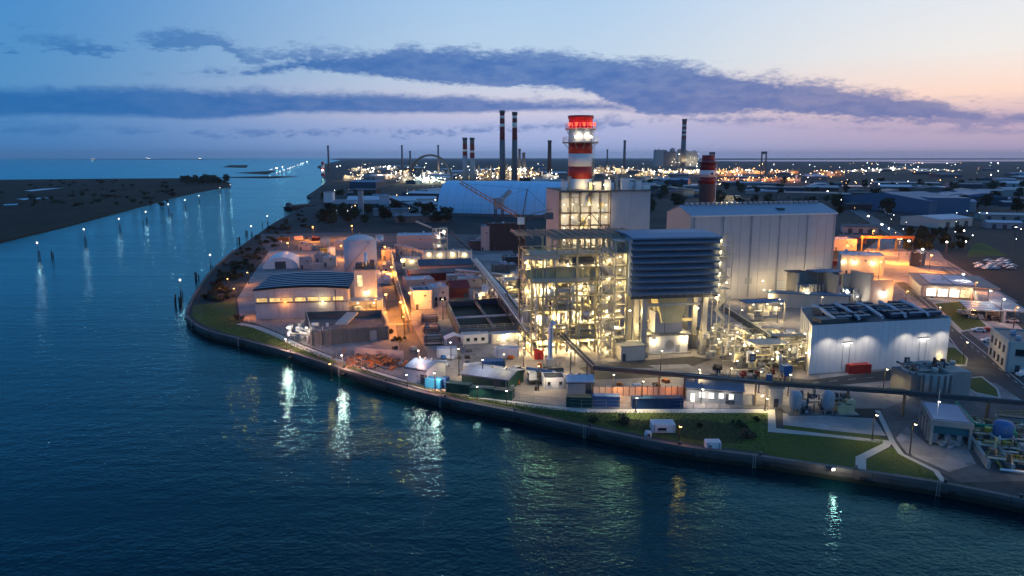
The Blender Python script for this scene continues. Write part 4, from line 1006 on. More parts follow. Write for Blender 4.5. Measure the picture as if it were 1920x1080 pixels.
T = Thing('valve_station', 'lit valve station of pale pipes left of the crane foot', 'valve station', G(950, 560), rad(9)); frame(T, [0, 5, 10], [0, 6], [0, 4, 8], M_ysteel, .3, .3, .4, 5, 1, M_steel); clutter(T, -2, 12, 0, 9, .1, 7, 60, 83); T.flood((2, -1, 5), 1000, WARM); T.flood((9, -1, 6), 1000, WARM)
# dark bunker block behind
T = box_building('coal_bunker', 'tall black ribbed bunker block behind the crane mast', 'bunker', (918, 470), (985, 468), 14, 17, M_brick, M_brick, None)
for i in range(12): T.box('rib', M_brick, i * T.W / 12 + .2, i * T.W / 12 + .7, -.35, 0, 0, 16.8)
T = box_building('bunker_annex', 'mauve annex stuck to the black ribbed bunker', 'annex', (902, 470), (918, 470), 9, 15.5, M_pink, M_concd, (2, 4))
# water basins
def basin(label, pts, h, m, mw, walls=.6):
    P = [G(*p) for p in pts]; c = sum(P, Vector()) / 4
    T = Thing('basin', label, 'basin', c, 0)
    for a, b in zip(P, P[1:] + P[:1]):
        a, b = a - c, b - c; d = (b - a).normalized()
        w_ = T.put('basin_wall', unit_box(m), Matrix.Translation((a + b) / 2 + Vector((0, 0, h / 2))) @ d.to_track_quat('X', 'Z').to_matrix().to_4x4() @ Matrix.Diagonal(((b - a).length + walls, walls, h, 1)))
        rail(T, M_steel, [(a.x, a.y, h), (b.x, b.y, h)], 1.1, 3, w_)
    v = [tuple(p - c + Vector((0, 0, h * .45))) for p in P]
    T.mesh('water_surface', mw, v, [(3, 2, 1, 0)] if (P[1] - P[0]).cross(P[2] - P[0]).z < 0 else [(0, 1, 2, 3)]); return T, P, c
M_bw = mat('basin_water', (.018, .018, .010), .6, var=.3, spec=.1)
T, P, c = basin('dark rectangular settling basin with high blue grey walls', [(862, 640), (985, 634), (935, 578), (838, 585)], 4.2, M_navy, M_bw)
a, b = (P[0].lerp(P[3], .42) - c), (P[1].lerp(P[2], .42) - c); T.bar('partition', M_membr, (a.x, a.y, 3.6), (b.x, b.y, 3.6), .8, .6)
a, b = (P[0].lerp(P[1], .55) - c), (P[3].lerp(P[2], .55) - c); T.bar('partition', M_concd, (a.x, a.y, 3.3), (b.x, b.y, 3.3), .8, .6)
T, P, c = basin('long grey concrete clarifier basin in front of the workshop', [(585, 648), (728, 636), (716, 604), (575, 608)], 4.6, M_concd, M_concd)
T.box('scraper_bridge', M_steel, -2, 2, -9, 9, 4.7, 5.2)
for i in range(9): a, b = (P[0].lerp(P[1], i / 8) - c), (P[0].lerp(P[1], i / 8) - c); T.box('buttress', M_concd, a.x - .25, a.x + .25, a.y - .75, a.y - .32, 0, 4.4)
T = Thing('valve_skid', 'brightly lit knot of white pipes by the clarifier basin corner', 'skid', G(535, 640), rad(-20))
clutter(T, 0, 11, 0, 9, .1, 4.2, 55, 91, [M_white, M_silver, M_cream, M_steel], big=.8); T.flood((2, -1, 5), 700, COOL); T.flood((8, 1, 5), 700, COOL)
# scrap heap
T = Thing('scrap_heap', 'heap of rusty scrap metal glowing red brown by the clarifier', 'scrap heap', G(700, 680), rad(-16))
Rr = random.Random(5)
for i in range(190):
    x, y = Rr.gauss(0, 5.2), Rr.gauss(0, 3.0); z = max(0, 2.2 * math.exp(-(x / 6) ** 2 - (y / 3.4) ** 2)) * Rr.random()
    L_, w_, t_ = Rr.uniform(.6, 2.6), Rr.uniform(.3, 1.2), Rr.uniform(.06, .4)
    T.put('scrap_piece', unit_box(Rr.choice([M_rub, M_rub, M_bsteel, M_org, M_dgrey])), Matrix.Translation((x, y, z + .35)) @ Matrix.Rotation(Rr.uniform(0, 6), 4, 'Z') @ Matrix.Rotation(Rr.gauss(0, .5), 4, 'Y') @ Matrix.Diagonal((L_, w_, t_, 1)))
T.box('retaining_wall', M_pink, -9, 7, 5.4, 5.9, 0, 2.6); T.light((2, -3, 5), 420, SODIUM, .4); T.light((-4, 1, 5), 300, SODIUM, .4)
# dark machinery stacks beside the street
for i, (px, py) in enumerate(((790, 610), (792, 630), (795, 648))):
    T = Thing('pipe_stack', ['far', 'middle', 'front'][i] + ' stack of dark pipes on racks beside the orange street', 'pipe stack', G(px, py), rad(8), 'pipe stacks by the street')
    for k in range(7):
        for j in range(3 - k % 2): T.rod('pipe', M_concd if (k + j) % 3 else M_pink, (0, k * .9, .7 + j * .85), (6.2, k * .9, .7 + j * .85), .38, 8)
    for x in (.6, 5.4): T.box('rack', M_dgrey, x, x + .3, -.6, 6, 0, 3.4)
# tent and white cabins in front of the basin
A, yw, W = span((836, 652), (870, 650)); T = Thing('site_gazebo', 'small white roofed open gazebo on the yard', 'gazebo', A, yw)
T.prism('roof', M_white, [(-.3, 2.8), (W / 2, 4), (W + .3, 2.8), (W / 2, 3.8)], 'y', -.2, 4.2)
for x in (0, W - .2):
    for y in (0, 3.8): T.box('post', M_white, x, x + .2, y, y + .2, 0, 2.85)
for i, (a, b, mm, lb) in enumerate((((868, 646), (918, 643), M_white, 'long white site cabin below the dark basin'), ((922, 645), (984, 641), M_cream, 'bright lit cream site cabin beside the white one'))):
    T = box_building('site_cabin', lb, 'cabin', a, b, 4, 3.0, mm, M_membr, (6, 1), lip=.15)
    for k in range(3): window(T, T.W * (k + .7) / 3.6, 1, 1.2, 1.1, -.08, P_yel if i else None)
    if i: T.flood((T.W * .4, -.8, 2.9), 650, COOL); T.flood((T.W * .85, -.8, 2.9), 400, WARM)
# sheds and containers along the water front
gable_shed('blue_shed', 'white shed with a bright blue ridge roof at the yard corner', 'shed', (762, 714), (800, 721), 9, 4, 1.2, M_membr, M_bluer, 4)
for a, b, m_, lb in (((797, 727), (826, 731), mat('sky_blue_paint', (.04, .32, .55), .5), 'bright sky blue container below the white lamp'), ((826, 728), (836, 729), M_bcont, 'short royal blue tank container by the lamp post'),
                     ((836, 736), (880, 741), M_gcont, 'dark green container left of the big slate roof'), ((880, 745), (925, 748), M_gcont, 'dark green container under the big slate roof edge'), ((925, 749), (960, 752), M_gcont, 'dark green container at the right end of the green row'),
                     ((1062, 764), (1110, 765), M_gcont, 'dark green container below the white roofed box'), ((1112, 762), (1162, 763), M_bcont, 'blue container with open dark roof right of the green one'), ((1186, 767), (1281, 766), mat('navy_container_paint', (.012, .05, .13), .5, var=.2), 'long navy blue container by the perimeter path'),
                     ((870, 702), (904, 701), M_membr, 'pale grey container on the yard behind the slate roof'), ((905, 695), (948, 693), M_bcont, 'blue lilac container standing behind the slate roof shed')):
    container('', lb, a, b, m=m_)
gable_shed('slate_shed', 'low shed with a broad slate blue roof by the perimeter path', 'shed', (866, 722), (952, 735), 10, 3.2, 1.0, M_gcont, M_bluer if False else mat('slate_blue_roof', (.16, .20, .30), .6, var=.15), 7)
T = Thing('green_tarp', 'crumpled green tarpaulin heap beside the slate roof', 'tarpaulin', G(940, 718)); Rr = random.Random(3)
vv = [(x * .9, y * .9, max(0, 1.8 - .25 * (x * x + y * y) ** .5 + Rr.uniform(-.3, .4)) if max(abs(x), abs(y)) < 4 else 0) for x in range(-4, 5) for y in range(-4, 5)]
T.mesh('sheet', M_green, vv, [(i * 9 + j, (i + 1) * 9 + j, (i + 1) * 9 + j + 1, i * 9 + j + 1) for i in range(8) for j in range(8)])
T = box_building('container_office', 'white container office with two small windows and dark roof', 'site office', (1020, 730), (1060, 729), 5, 2.9, M_white, M_dgrey, (3, 1), lip=.2)
window(T, 1.3, 1.1, .9, 1, -.08); window(T, T.W - 1.3, 1.1, .9, 1, -.08); T.light((2, -2.5, 3.5), 260, (1, .75, .55)); T.light((-3, -3, 4), 260, (1, .75, .55))
T = Thing('generator_set', 'dark generator set with louvred hood behind the container office', 'generator', G(1028, 712), rad(6)); T.box('hood', M_dgrey, 0, 4.2, 0, 2.4, .6, 3.2); T.box('frame', M_bcont, -.2, 4.4, -.1, 2.5, .1, .6); T.rod('exhaust', M_steel, (3.4, 1.2, 3.2), (3.4, 1.2, 4.6), .14)
for i in range(6): T.box('louvre', M_concd, .4 + i * .6, .8 + i * .6, -.06, 0, 1, 2.8)
T = gable_shed('pale_roof_box', 'box store with a pale lilac sloping roof above the green container', 'store', (1064, 738), (1112, 738), 6, 3.2, .8, M_grey, M_membr, 4)
T = Thing('mobile_crane', 'blue mobile crane truck parked behind the container office', 'crane truck', G(992, 722), rad(10))
T.box('chassis', M_dgrey, 0, 9, 0, 2.5, .7, 1.3); T.box('cab', M_car_w, 0, 2.1, 0, 2.5, 1.3, 3.2); T.box('windscreen', M_glass, -.05, 0, .2, 2.3, 2.1, 3.0); T.box('superstructure', M_bcont, 4, 7.6, .2, 2.3, 1.35, 3.0); T.bar('boom', M_bcont, (6.5, 1.2, 3), (-.5, 1.2, 4.4), .7)
for x in (1.2, 3.4, 6, 7.6):
    for y in (.15, 2.35): T.rod('wheel', M_tyre, (x, y - .15, .55), (x, y + .15, .55), .55, 14)
# office barrack with lit windows
A, yw, W = span((1286, 752), (1392, 760))
T = gable_shed('barrack', 'grey office barrack with lit windows and ribbed pale roof', 'barrack', (1286, 752), (1392, 760), 7, 3.6, 1.3, M_grey, mat('lilac_roof', (.26, .25, .30), .6, var=.2), 6)
for i, x in enumerate((.28, .45, .62, .8)): window(T, W * x, 1.3, 1.3, 1.4, -.0, P_cool, M_white)
for x in (.1, .36, .7): T.light((W * x, -1.6, 2.6), 110, COOL, .2)
door(T, W * .12, 1, 2.1, 0, P_cool)
for i in range(6): T.box('fence_post', M_white, W * i / 6 + 1, W * i / 6 + 1.12, 6, 6.12, 4.4, 6.6)
T = Thing('gate_shelter', 'yellow lit gatehouse shelter at the end of the perimeter path', 'gatehouse', G(1442, 764), 0)
T.box('wall', M_cream, 0, 3.2, 0, 3, 0, 4.8); T.box('roof', M_conc, -.3, 3.5, -.3, 3.3, 4.8, 5.1); door(T, 1.6, 1.1, 2.2); T.flood((-2, -.3, 3), 320, WARM); T.box('side_wall', M_cream, -6, -.2, 2, 2.3, 0, 2.6)
# silver exhaust and red cabin at the corner of the pipe rack
T = Thing('exhaust_pipe', 'bright silver vertical exhaust pipe on a machine base', 'exhaust', G(1031, 688)); hh = HZ(T.root.location, 606)
T.tube('pipe', mat('bright_duct', (.75, .75, .75), .5, metal=.2), [(0, 0, 2), (0, 0, hh - 1), (.5, .3, hh - .2), (1.4, .8, hh - .2)], .75, 14); T.box('base', M_grey, -1.2, 1.2, -1.2, 1.2, 0, 2.4); T.box('skid', M_dgrey, -2, 2, -1.6, 1.6, 0, .4); T.box('cleat', M_dgrey, .1, .35, -.8, -.72, 3, hh - 1.2)
T = Thing('red_cabin', 'small bright red cabin under the end of the conveyor bridge', 'cabin', G(1003, 675), rad(6)); T.box('wall', M_red, 0, 2.6, 0, 2.4, .1, 2.8); T.box('roof', M_red, -.2, 2.8, -.2, 2.6, 2.8, 3); T.box('door', M_dred, .8, 1.7, -.06, 0, .1, 2.2); T.bar('prop', M_org, (-3, 0, 4), (0, 0, .2), .2); T.light((-2, -3, 4), 400, (1, .6, .35)); T.light((4, -3, 4.5), 350, (1, .7, .45))
# orange lit fence screen behind the containers
A, yw, W = span((1112, 742), (1292, 742)); T = Thing('screen_wall', 'long low orange lit screen wall behind the blue containers', 'wall', A, yw)
for i in range(16): T.box('wall_slab', M_pink, W * i / 16 + .03, W * (i + 1) / 16 - .03, 0, .25, 0, 2.3); T.box('post', M_bsteel, W * i / 16 - .1, W * i / 16 + .1, -.1, 0, 0, 2.7)
for x in (.25, .52, .8): T.light((W * x, -2.2, 2.6), 330, SODIUM, .25)
# conveyor bridge and the elevated pipe rack
def rack(label, pts, wd, pipes, m, legs=12, deep=1.2, leg_m=None, name='pipe_rack', panel=None, pr=1., pm=None):
    T = Thing(name, label, 'pipe rack', (0, 0, 0)); Rk = random.Random(len(pts))
    for a, b in zip(pts, pts[1:]):
        d = (b - a).normalized(); n_ = Vector((-d.y, d.x, 0)).normalized(); L_ = (b - a).length
        for s_ in (0, wd):
            for dz in (0, -deep): p, q = a + n_ * s_ + Vector((0, 0, dz)), b + n_ * s_ + Vector((0, 0, dz)); T.bar('chord', m, tuple(p), tuple(q), .28)
        for k in range(pipes):
            s_ = wd * (k + .5) / pipes; r_ = pr * Rk.choice([.14, .2, .28, .36]); p, q = a + n_ * s_ + Vector((0, 0, .25)), b + n_ * s_ + Vector((0, 0, .25))
            T.rod('pipe', Rk.choice(pm or [M_steel, M_silver, M_grey, M_concd]), tuple(p), tuple(q), r_, 8)
        for i in range(int(L_ / 3.2)):
            p = a + d * (i * 3.2); q = a + d * min(L_, i * 3.2 + 3.2); T.bar('lacing', m, tuple(p), tuple(q - Vector((0, 0, deep))), .12); T.bar('sleeper', m, tuple(p), tuple(p + n_ * wd), .2)
        if panel:
            T.mesh('side_panel', panel, [a - Vector((0, 0, deep)), b - Vector((0, 0, deep)), b + Vector((0, 0, .1)), a + Vector((0, 0, .1))], [(0, 1, 2, 3)])
        for i in range(max(1, int(L_ / legs)) + 1):
            p = a.lerp(b, min(1, i * legs / L_))
            for s_ in (0, wd): q = p + n_ * s_; T.bar('leg', leg_m or m, (q.x, q.y, 0), (q.x, q.y, q.z), .3)
    return T
rack('sloping grey conveyor bridge running past the boiler steelwork', [G(1010, 622, 7.5), G(955, 552, 7.5), G(898, 486, 7.5)], 4.2, 5, M_dgrey, 13, 2.6, name='conveyor_bridge', panel=None)
rack('low pipe rack behind the basins running to the cream tanks', [G(1012, 520, 6), G(860, 505, 6)], 3, 4, M_steel, 12)
rack('elevated pipe rack bending along the quay side of the plant', [G(1045, 622, 6), G(1112, 689, 6), G(1284, 704, 6), G(1450, 719, 6), G(1698, 736, 6), G(1990, 762, 6)], 1.2, 3, M_dgrey, 17, .45, M_bsteel, pr=.55, pm=[M_dgrey, M_concd, M_bsteel, M_steel])

# ================================================================== transformer bays and buildings on the right
TY = rad(11)
A = G(1508, 580)
T = Thing('transformer_bay', 'row of grey concrete fire walls with lit transformers between', 'transformer bay', A, TY)
for x, y0, y1, h_ in ((0, 6, 14, 13.5), (13, -1, 12, 13.5), (27.5, -2, 11, 13.5)): T.box('fire_wall', M_conc, x, x + .8, y0, y1, 0, h_)
T.box('back_wall', M_conc, 0, 13, 12.1, 12.8, 0, 13.5); T.box('back_wall', M_conc, 13.9, 20, 12.1, 12.8, 0, 13); T.box('back_wall', M_conc, 23.5, 38, 10.1, 10.8, 0, 12)
T.box('end_wall', M_conc, 28.4, 38, -2, -1.3, 0, 11); T.box('front_wall', M_conc, -1, 8.5, 5, 5.6, 0, 9)
T.box('roof_slab', M_bluer, 8, 20, 6, 13, 13.6, 13.9); T.box('roof_slab', M_dgrey, -2, 5, 9, 13, 13.6, 13.9)
for i in range(8): T.box('pilaster', M_conc, .2 + i * 1.5, .6 + i * 1.5, 4.7, 4.98, 0, 9)
for x in (14.5, 22): 
    b_ = T.box('transformer', M_grey, x, x + 4.6, 3, 8, .6, 4.6)
    for k in range(5): T.box('radiator', M_dgrey, x + .3 + k * .9, x + .7 + k * .9, 2.2, 2.98, .8, 4.2, b_)
    for k in range(3): T.rod('bushing', M_brick, (x + 1 + k * 1.3, 5, 4.6), (x + 1 + k * 1.3, 5, 6.6), .2, 8, b_)
    T.rod('conservator', M_bluer, (x + .3, 6.5, 6), (x + 4.3, 6.5, 6), .6, 12, b_)
clutter(T, 9, 26, 2, 10, .2, 6, 40, 101, [M_silver, M_white, M_steel, M_dgrey], big=.7)
for x, y, z, p in ((3, 3.6, 7, 900), (12, .5, 5, 800), (20.3, 2.5, 6.5, 1500), (33.5, -3, 6, 1300), (24, 1, 4, 700), (9, 3, 4, 700)): T.flood((x, y, z), p, COOL if x > 15 else WARM, .6)
T = box_building('water_tank_building', 'blank yellow lit rectangular tank block above the fire walls', 'tank block', (1574, 514), (1656, 518), 16, 10, M_cream, M_membr, (6, 2), lip=.3)
for x in (.06, .32, .74): T.flood((T.W * x, -.5, 7), 650, WARM, .4)
YR = rad(-20)
# control building with skylights
T = box_building('control_building', 'flat roofed control building with glowing glass front and skylights', 'building', None, None, 33, 5.2, M_cream, M_navy, (8, 1), org=(G(1727, 557), YR, 27.5), lip=.1)
T.box('roof_overhang', M_grey, -1.2, 28.6, -1.4, 34, 5.32, 5.7); T.box('roof_deck', M_navy, -.9, 28.3, -1.1, 33.7, 5.7, 5.8)
for x0, x1 in ((3.5, 12), (12.8, 21.2)):
    for j in range(3): T.box('skylight', M_membr, x0, x1, 4 + j * 8.6, 12.2 + j * 8.6, 5.8, 6.0)
for i, x in enumerate((3.6, 8, 12.4, 16.4, 24)): window(T, x, .7, 3.8, 3.6, -.08, P_cool if i < 3 else P_yel, M_dgrey)
d_ = T.box('entrance', M_red, 19, 22, -.3, -.02, .2, 3.8); T.box('pane', P_yel, 19.4, 21.6, -.36, -.3, .4, 2.4, d_)
for x in (5, 12, 19, 25): T.light((x, -1.8, 3.9), 240, (1, .85, .6), .3)
for y in (6, 14, 22): T.light((-1.9, y, 3.2), 220, WARM, .3)
T = Thing('carport', 'white canopy carport with solar roof beside the control building', 'carport', G(1813, 600), YR)
for j in range(4):
    for i in range(5): T.box('roof_panel', M_bluer if False else mat('canopy_panel', (.34, .40, .50), .35, var=.08), i * 2.6, i * 2.6 + 2.5, j * 4.2, j * 4.2 + 4.1, 4.0 + j * .12, 4.15 + j * .12)
for x in (1, 6.5, 12):
    for y in (2, 14): T.box('post', M_steel, x - .12, x + .12, y - .12, y + .12, 0, 4)
T = Thing('covered_walk', 'long grey roofed walkway shed beyond the carport', 'shed', G(1880, 606), YR); T.box('roof', M_grey, 0, 8, 0, 46, 4.4, 4.8); T.box('wall', M_membr, .3, .7, 0, 46, 0, 4.4)
for i in range(10): T.box('post', M_white, .1, .28, i * 4.6, i * 4.6 + .3, 0, 4.4)
T.light((-2, 42, 3.5), 300, WARM)
T = box_building('office_block', 'two storey pale office with dark windows at the right edge', 'office', None, None, 18, 8.6, M_cream, M_navy, (5, 2), 4, org=(G(1884, 697), YR, 18), lip=.35)
for i in range(4): window(T, 3 + i * 4, 5.2, 1.6, 1.9, -.08, None, M_dgrey, side=True); window(T, 3 + i * 4, 1.3, 1.6, 1.9, -.08, None, M_dgrey, side=True)
for i in range(3): window(T, 3 + i * 5, 5, 2.2, 1.8, -.08, None, M_dgrey)
T.light((-4, 9, 4), 260, WARM)
# concrete round silo block and red container near the path
A = G(1735, 733)
T = Thing('concrete_silo', 'squat stained concrete silo block with machinery on its top', 'silo', A, rad(5))
T.lathe('shell', M_conc, [(6.2, 0), (6.2, 6.2), (5.9, 6.2), (5.9, 5.4)], 28); T.box('flank', M_conc, 2, 8, -5.4, 4, 0, 6.6); T.box('flank', M_concd, -7.2, -2, -4.2, 4, 0, 5.6)
for i in range(10): T.box('buttress', M_concd, 6.15 * math.cos(rad(195 + i * 16)) - .25, 6.15 * math.cos(rad(195 + i * 16)) + .25, 6.15 * math.sin(rad(195 + i * 16)) - .3, 6.15 * math.sin(rad(195 + i * 16)) + .1, 0, 6.0)
clutter(T, -6, 6, -3.5, 3.5, 5.5, 7.6, 34, 111, [M_concd, M_steel, M_dgrey, M_brick], big=.7); T.light((-8.5, -5, 3), 60, WARM)
container('', 'dark red container against the concrete silo', (1752, 735), (1786, 737), m=M_dred); container('', 'red container standing in front of the long white building', (1592, 702), (1633, 700), m=M_red)
T = Thing('blue_hopper', 'small bright blue hopper on legs by the pipework yard', 'hopper', G(1468, 716), rad(12)); T.prism('bin', M_bcont, [(0, 4.4), (2.6, 4.4), (2.6, 2.6), (1.8, 1.4), (.8, 1.4), (0, 2.6)], 'y', 0, 2.2)
for x in (.1, 2.5):
    for y in (.1, 2.1): T.box('leg', M_steel, x - .1, x + .1, y - .1, y + .1, 0, 2.6)
# pump station with the blue roof
T = Thing('pump_station', 'open fronted pump station with dark blue roof and teal shutter', 'pump station', G(1742, 834), YR)
W, D5, h_ = 7.6, 13., 5.3
T.box('back_wall', M_conc, 0, W, D5 - .3, D5, 0, h_); T.box('roof', M_navy, -.1, W + .1, .3, D5, h_ - .1, h_ + .15); T.box('roof_sheet', M_bluer, .5, W - .5, 1, D5 - .6, h_ + .16, h_ + .22)
T.box('fascia', M_conc, -.2, W + .2, -.1, .28, h_ - .9, h_ + .3); T.box('shutter', mat('teal_shutter', (.02, .12, .15), .5), .6, W - .6, .4, .6, 2.6, h_ - .95)
for x in (0, W - .5): T.box('pier', M_conc, x, x + .5, 0, .5, 0, h_ - .9)
for i in range(4): T.box('side_pier', M_conc, -.05, .45, 2.5 + i * 3, 3.0 + i * 3, 0, h_ - .12)
for i in range(3): T.rod('pump', M_grey, (1.4 + i * 2.2, 2, .1), (1.4 + i * 2.2, 2, 2.2), .55, 12)
T.box('side_wall', M_concd, .02, .3, 3, D5 - .4, 0, 3.6); T.rod('mast', M_white, (1.6, 3.5, h_ + .15), (1.6, 3.5, h_ + 6), .06); T.flood((1.6, 3.0, h_ + 3.4), 60, COOL, .4)
T = Thing('rubble_mound', 'pale mound of rubble in front of the pump station', 'mound', G(1778, 832)); Rr = random.Random(8)
for i in range(60): x, y = Rr.gauss(0, 1.3), Rr.gauss(0, 1.0); q = Rr.uniform(.3, .8); T.put('stone', unit_ball(M_conc), Matrix.Translation((x, y, max(.1, 1.6 - .7 * math.hypot(x, y)) * Rr.random() + .15)) @ Matrix.Rotation(Rr.uniform(0, 6), 4, 'X') @ Matrix.Diagonal((q, q * .7, q * .6, 1)))
# the green pipe, its blue filter and the yellow plant around
T = Thing('green_pipeline', 'bright green pipe stepping down to the blue filter vessel', 'pipe', (0, 0, 0))
gp = [G(1794, 757, 3.2), G(1828, 797, 3.2), G(1868, 800, 3.4)]; T.tube('pipe', M_green, gp, .42, 12); g2 = [G(1893, 800, 4.4), G(1899, 803, 4.4), G(1902, 812, 3.2), G(1903, 824, 1)]; T.tube('return_bend', M_green, g2, .5, 12)
for p in gp: T.bar('support', M_grey, (p.x, p.y, 0), (p.x, p.y, 2.8), .25); T.rod('flange', M_green, (p.x - .1, p.y, p.z), (p.x + .1, p.y, p.z), .6, 12)
T = Thing('blue_filter', 'blue cylindrical filter vessel on a white stand by the green pipe', 'filter vessel', G(1877, 838)); T.lathe('vessel', M_bcont, [(1.5, 2.4), (1.85, 2.9), (1.85, 5.2), (1.5, 5.6), (.5, 5.8)], 20)
for x in (-1.4, 1.4):
    for y in (-1.2, 1.2): T.box('leg', M_white, x - .15, x + .15, y - .15, y + .15, 0, 3)
T.box('stand', M_white, -1.8, 1.8, -1.6, 1.6, 2.2, 2.5); T.rod('manway', M_bcont, (0, -2, 4), (0, -1.7, 4), .5, 12)
T = Thing('screening_plant', 'low yellow railed screening plant at the lower right corner', 'screening plant', G(1850, 880), YR)
for i in range(4): T.box('channel_wall', M_conc, i * 4, i * 4 + .6, 0, 26, 0, 1.6)
for y in (2, 9, 16, 23): rail(T, M_ygr, [(0, y, 1.6), (13, y, 1.6)], 1.3, 1.2); T.box('walkway', M_steel, 0, 13, y, y + 1.2, 1.5, 1.6)
clutter(T, 0, 14, -1, 24, .2, 2.6, 75, 121, [M_ygr, M_bsteel, M_conc, M_dgrey, M_white, M_ysteel], big=.7)
T.flood((9, 2, 4), 800, WARM); T.flood((6, 14, 4), 800, WARM)
T = Thing('chain_screen', 'row of yellow rail posts on a curved screen by the pipe rack', 'screen', G(1868, 790), YR); T.box('base', M_conc, 0, 10, 0, 2.2, 0, 1.0); rail(T, M_ygr, [(0, 0, 1), (5, .6, 1.6), (10, 0, 1)], 1.5, .7); T.box('belt', M_dgrey, .5, 9.5, .4, 1.8, 1.0, 1.3)
# pressure vessels and machines behind the hardstanding
for i, (px, lb) in enumerate(((1490, 'silver vertical pressure vessel nearer to the gatehouse'), (1551, 'silver vertical pressure vessel farther from the gatehouse'))):
    T = Thing('pressure_vessel', lb, 'pressure vessel', G(px, 775), 0, 'silver pressure vessels'); T.lathe('shell', M_grey, [(.3, .9), (1.1, 1.2), (1.45, 2), (1.45, 4.6), (1.1, 5.3), (.3, 5.7)], 20)
    for k in range(4): T.box('leg', M_steel, 1.2 * math.cos(k * 1.571 + .7) - .1, 1.2 * math.cos(k * 1.571 + .7) + .1, 1.2 * math.sin(k * 1.571 + .7) - .1, 1.2 * math.sin(k * 1.571 + .7) + .1, 0, 1.8)
    T.rod('nozzle', M_steel, (0, -1.6, 3), (0, -1.2, 3), .35, 10)
T = Thing('compressor_skid', 'dark compressor skid with pipes between the silver vessels', 'skid', G(1500, 777), 0); clutter(T, -2, 12, -.5, 5, .1, 3.4, 62, 131, [M_dgrey, M_concd, M_steel, M_navy], big=.75); T.box('base', M_concd, -3, 13, -1, 6, 0, .12)
T = Thing('yellow_reel', 'yellowish pump set at the right end of the compressor skid', 'pump set', G(1580, 778), 0); T.rod('casing', M_ysteel, (0, 0, 1.4), (0, 2.4, 1.4), 1.3, 16); T.box('motor', M_ysteel, 1, 3, .5, 2, .3, 3.4); T.box('base', M_conc, -1.4, 3.6, -.4, 3, 0, .3)
# huts on the bank
T = box_building('bank_hut', 'low white hut with dark window strip on the grassy bank', 'hut', (1224, 812), (1266, 812), 3.2, 1.9, M_white, M_membr, (4, 1), lip=.1); window(T, 2, .6, 2, .7, -.08)
T = Thing('bin_store', 'small pale round topped bin beside the white bank hut', 'bin', G(1215, 820)); T.lathe('body', M_membr, [(.8, 0), (.85, .9), (.7, 1.4), (.2, 1.6)], 14); T.box('hatch', M_dgrey, -.3, .3, -.88, -.8, .5, 1.1)
T = box_building('meter_hut', 'tiny white meter hut near the water edge', 'hut', (1325, 843), (1352, 843), 2, 1.5, M_white, M_membr, (2, 1), lip=.08); window(T, .7, .5, .6, .5, -.08)

# more sheds, tanks and racks packed into the west yards
for i, (px, py, w_, d_, h_, m1, m2, lb) in enumerate((
    (590, 492, 9, 7, 4.5, M_grey, M_navy, 'grey flat kiosk between the tent and round tank'), (606, 500, 7, 6, 5, M_cream, M_membr, 'small cream hut just behind the workshop roof'), (716, 487, 8, 9, 5.5, M_pink, M_concd, 'pink hut at the right foot of the round tank'), (718, 512, 10, 8, 4.2, M_grey, M_navy, 'low grey store on the left side of the long street'),
    (700, 532, 7, 7, 4.5, M_white, M_membr, 'white kiosk beside the tower house'), (748, 478, 8, 6, 4, M_cream, M_concd, 'cream gatehouse at the far end of the long street'), (838, 531, 14, 6, 3.6, M_conc, M_membr, 'long pale concrete store behind the grey cabin'), (860, 540, 12, 7, 4.2, M_pink, M_membr, 'pale mauve store with flat roof above the red barn'),
    (925, 520, 12, 9, 6, M_concd, M_navy, 'dark concrete block behind the conveyor bridge'), (945, 500, 16, 8, 5, M_brick, M_concd, 'brown brick shed below the black bunker'), (880, 470, 14, 10, 6, M_brick, M_navy, 'dark brick shed left of the black bunker'),
    (672, 640, 6, 5, 3.2, M_grey, M_membr, 'small grey pump hut at the clarifier end'), (820, 672, 6, 3, 2.7, M_membr, M_membr, 'pale site cabin at the left of the open yard'), (930, 672, 7, 3, 2.7, M_white, M_membr, 'white site cabin on the right of the open yard'), (560, 470, 8, 6, 4, M_pink, M_concd, 'pinkish hut in the orange lit container yard'))):
    box_building('yard_hut', lb, 'hut', None, None, d_, h_, m1, m2, (3, 2), org=(G(px, py), rad(8), w_), lip=.25)
for i, (px, py, r_, h_, m_, lb) in enumerate(((610, 465, 3.0, 6, M_cream, 'small cream tank in the container yard'), (622, 480, 2.4, 5, M_white, 'small white tank left of the round tank'), (712, 462, 2.6, 7, M_silver, 'slim silver tank right of the round tank'), (728, 532, 2.0, 4.5, M_white, 'little white tank beside the long street'),
    (915, 562, 2.6, 6, M_silver, 'silver tank beside the conveyor bridge'), (938, 575, 2.2, 6.5, M_white, 'white tank at the lower side of the conveyor bridge'), (968, 540, 2.8, 7, M_cream, 'cream tank at the crane foot'), (995, 560, 2.4, 8, M_silver, 'silver tank right of the crane foot'))):
    tank('small_tank', lb, G(px, py), r_, h_, m_, .7, False, None, 20)
rack('low pipe rack along the right side of the long street', [G(770, 600, 5), G(745, 520, 5), G(735, 470, 5)], 1.6, 3, M_bsteel, 10, .7, name='pipe_rack', pr=.6)
rack('pipe rack from the pink store to the process tower', [G(740, 458, 6), G(815, 478, 6)], 1.8, 4, M_steel, 10, .7, name='pipe_rack', pr=.6)
for i, (px, py) in enumerate(((905, 530), (938, 548), (965, 575), (985, 600))):
    T = Thing('pump_skid', ['first', 'second', 'third', 'fourth', 'fifth'][i] + ' pale pump skid counted along the conveyor bridge', 'skid', G(px, py), rad(9), 'pump skids along the bridge'); T.box('base', M_conc, -.5, 7, -.5, 5, 0, .2); clutter(T, 0, 6, 0, 4, .2, 3, 16, 300 + i, [M_cream, M_steel, M_white, M_ysteel], big=.8); T.flood((3, -.5, 4), 700, WARM, .4)
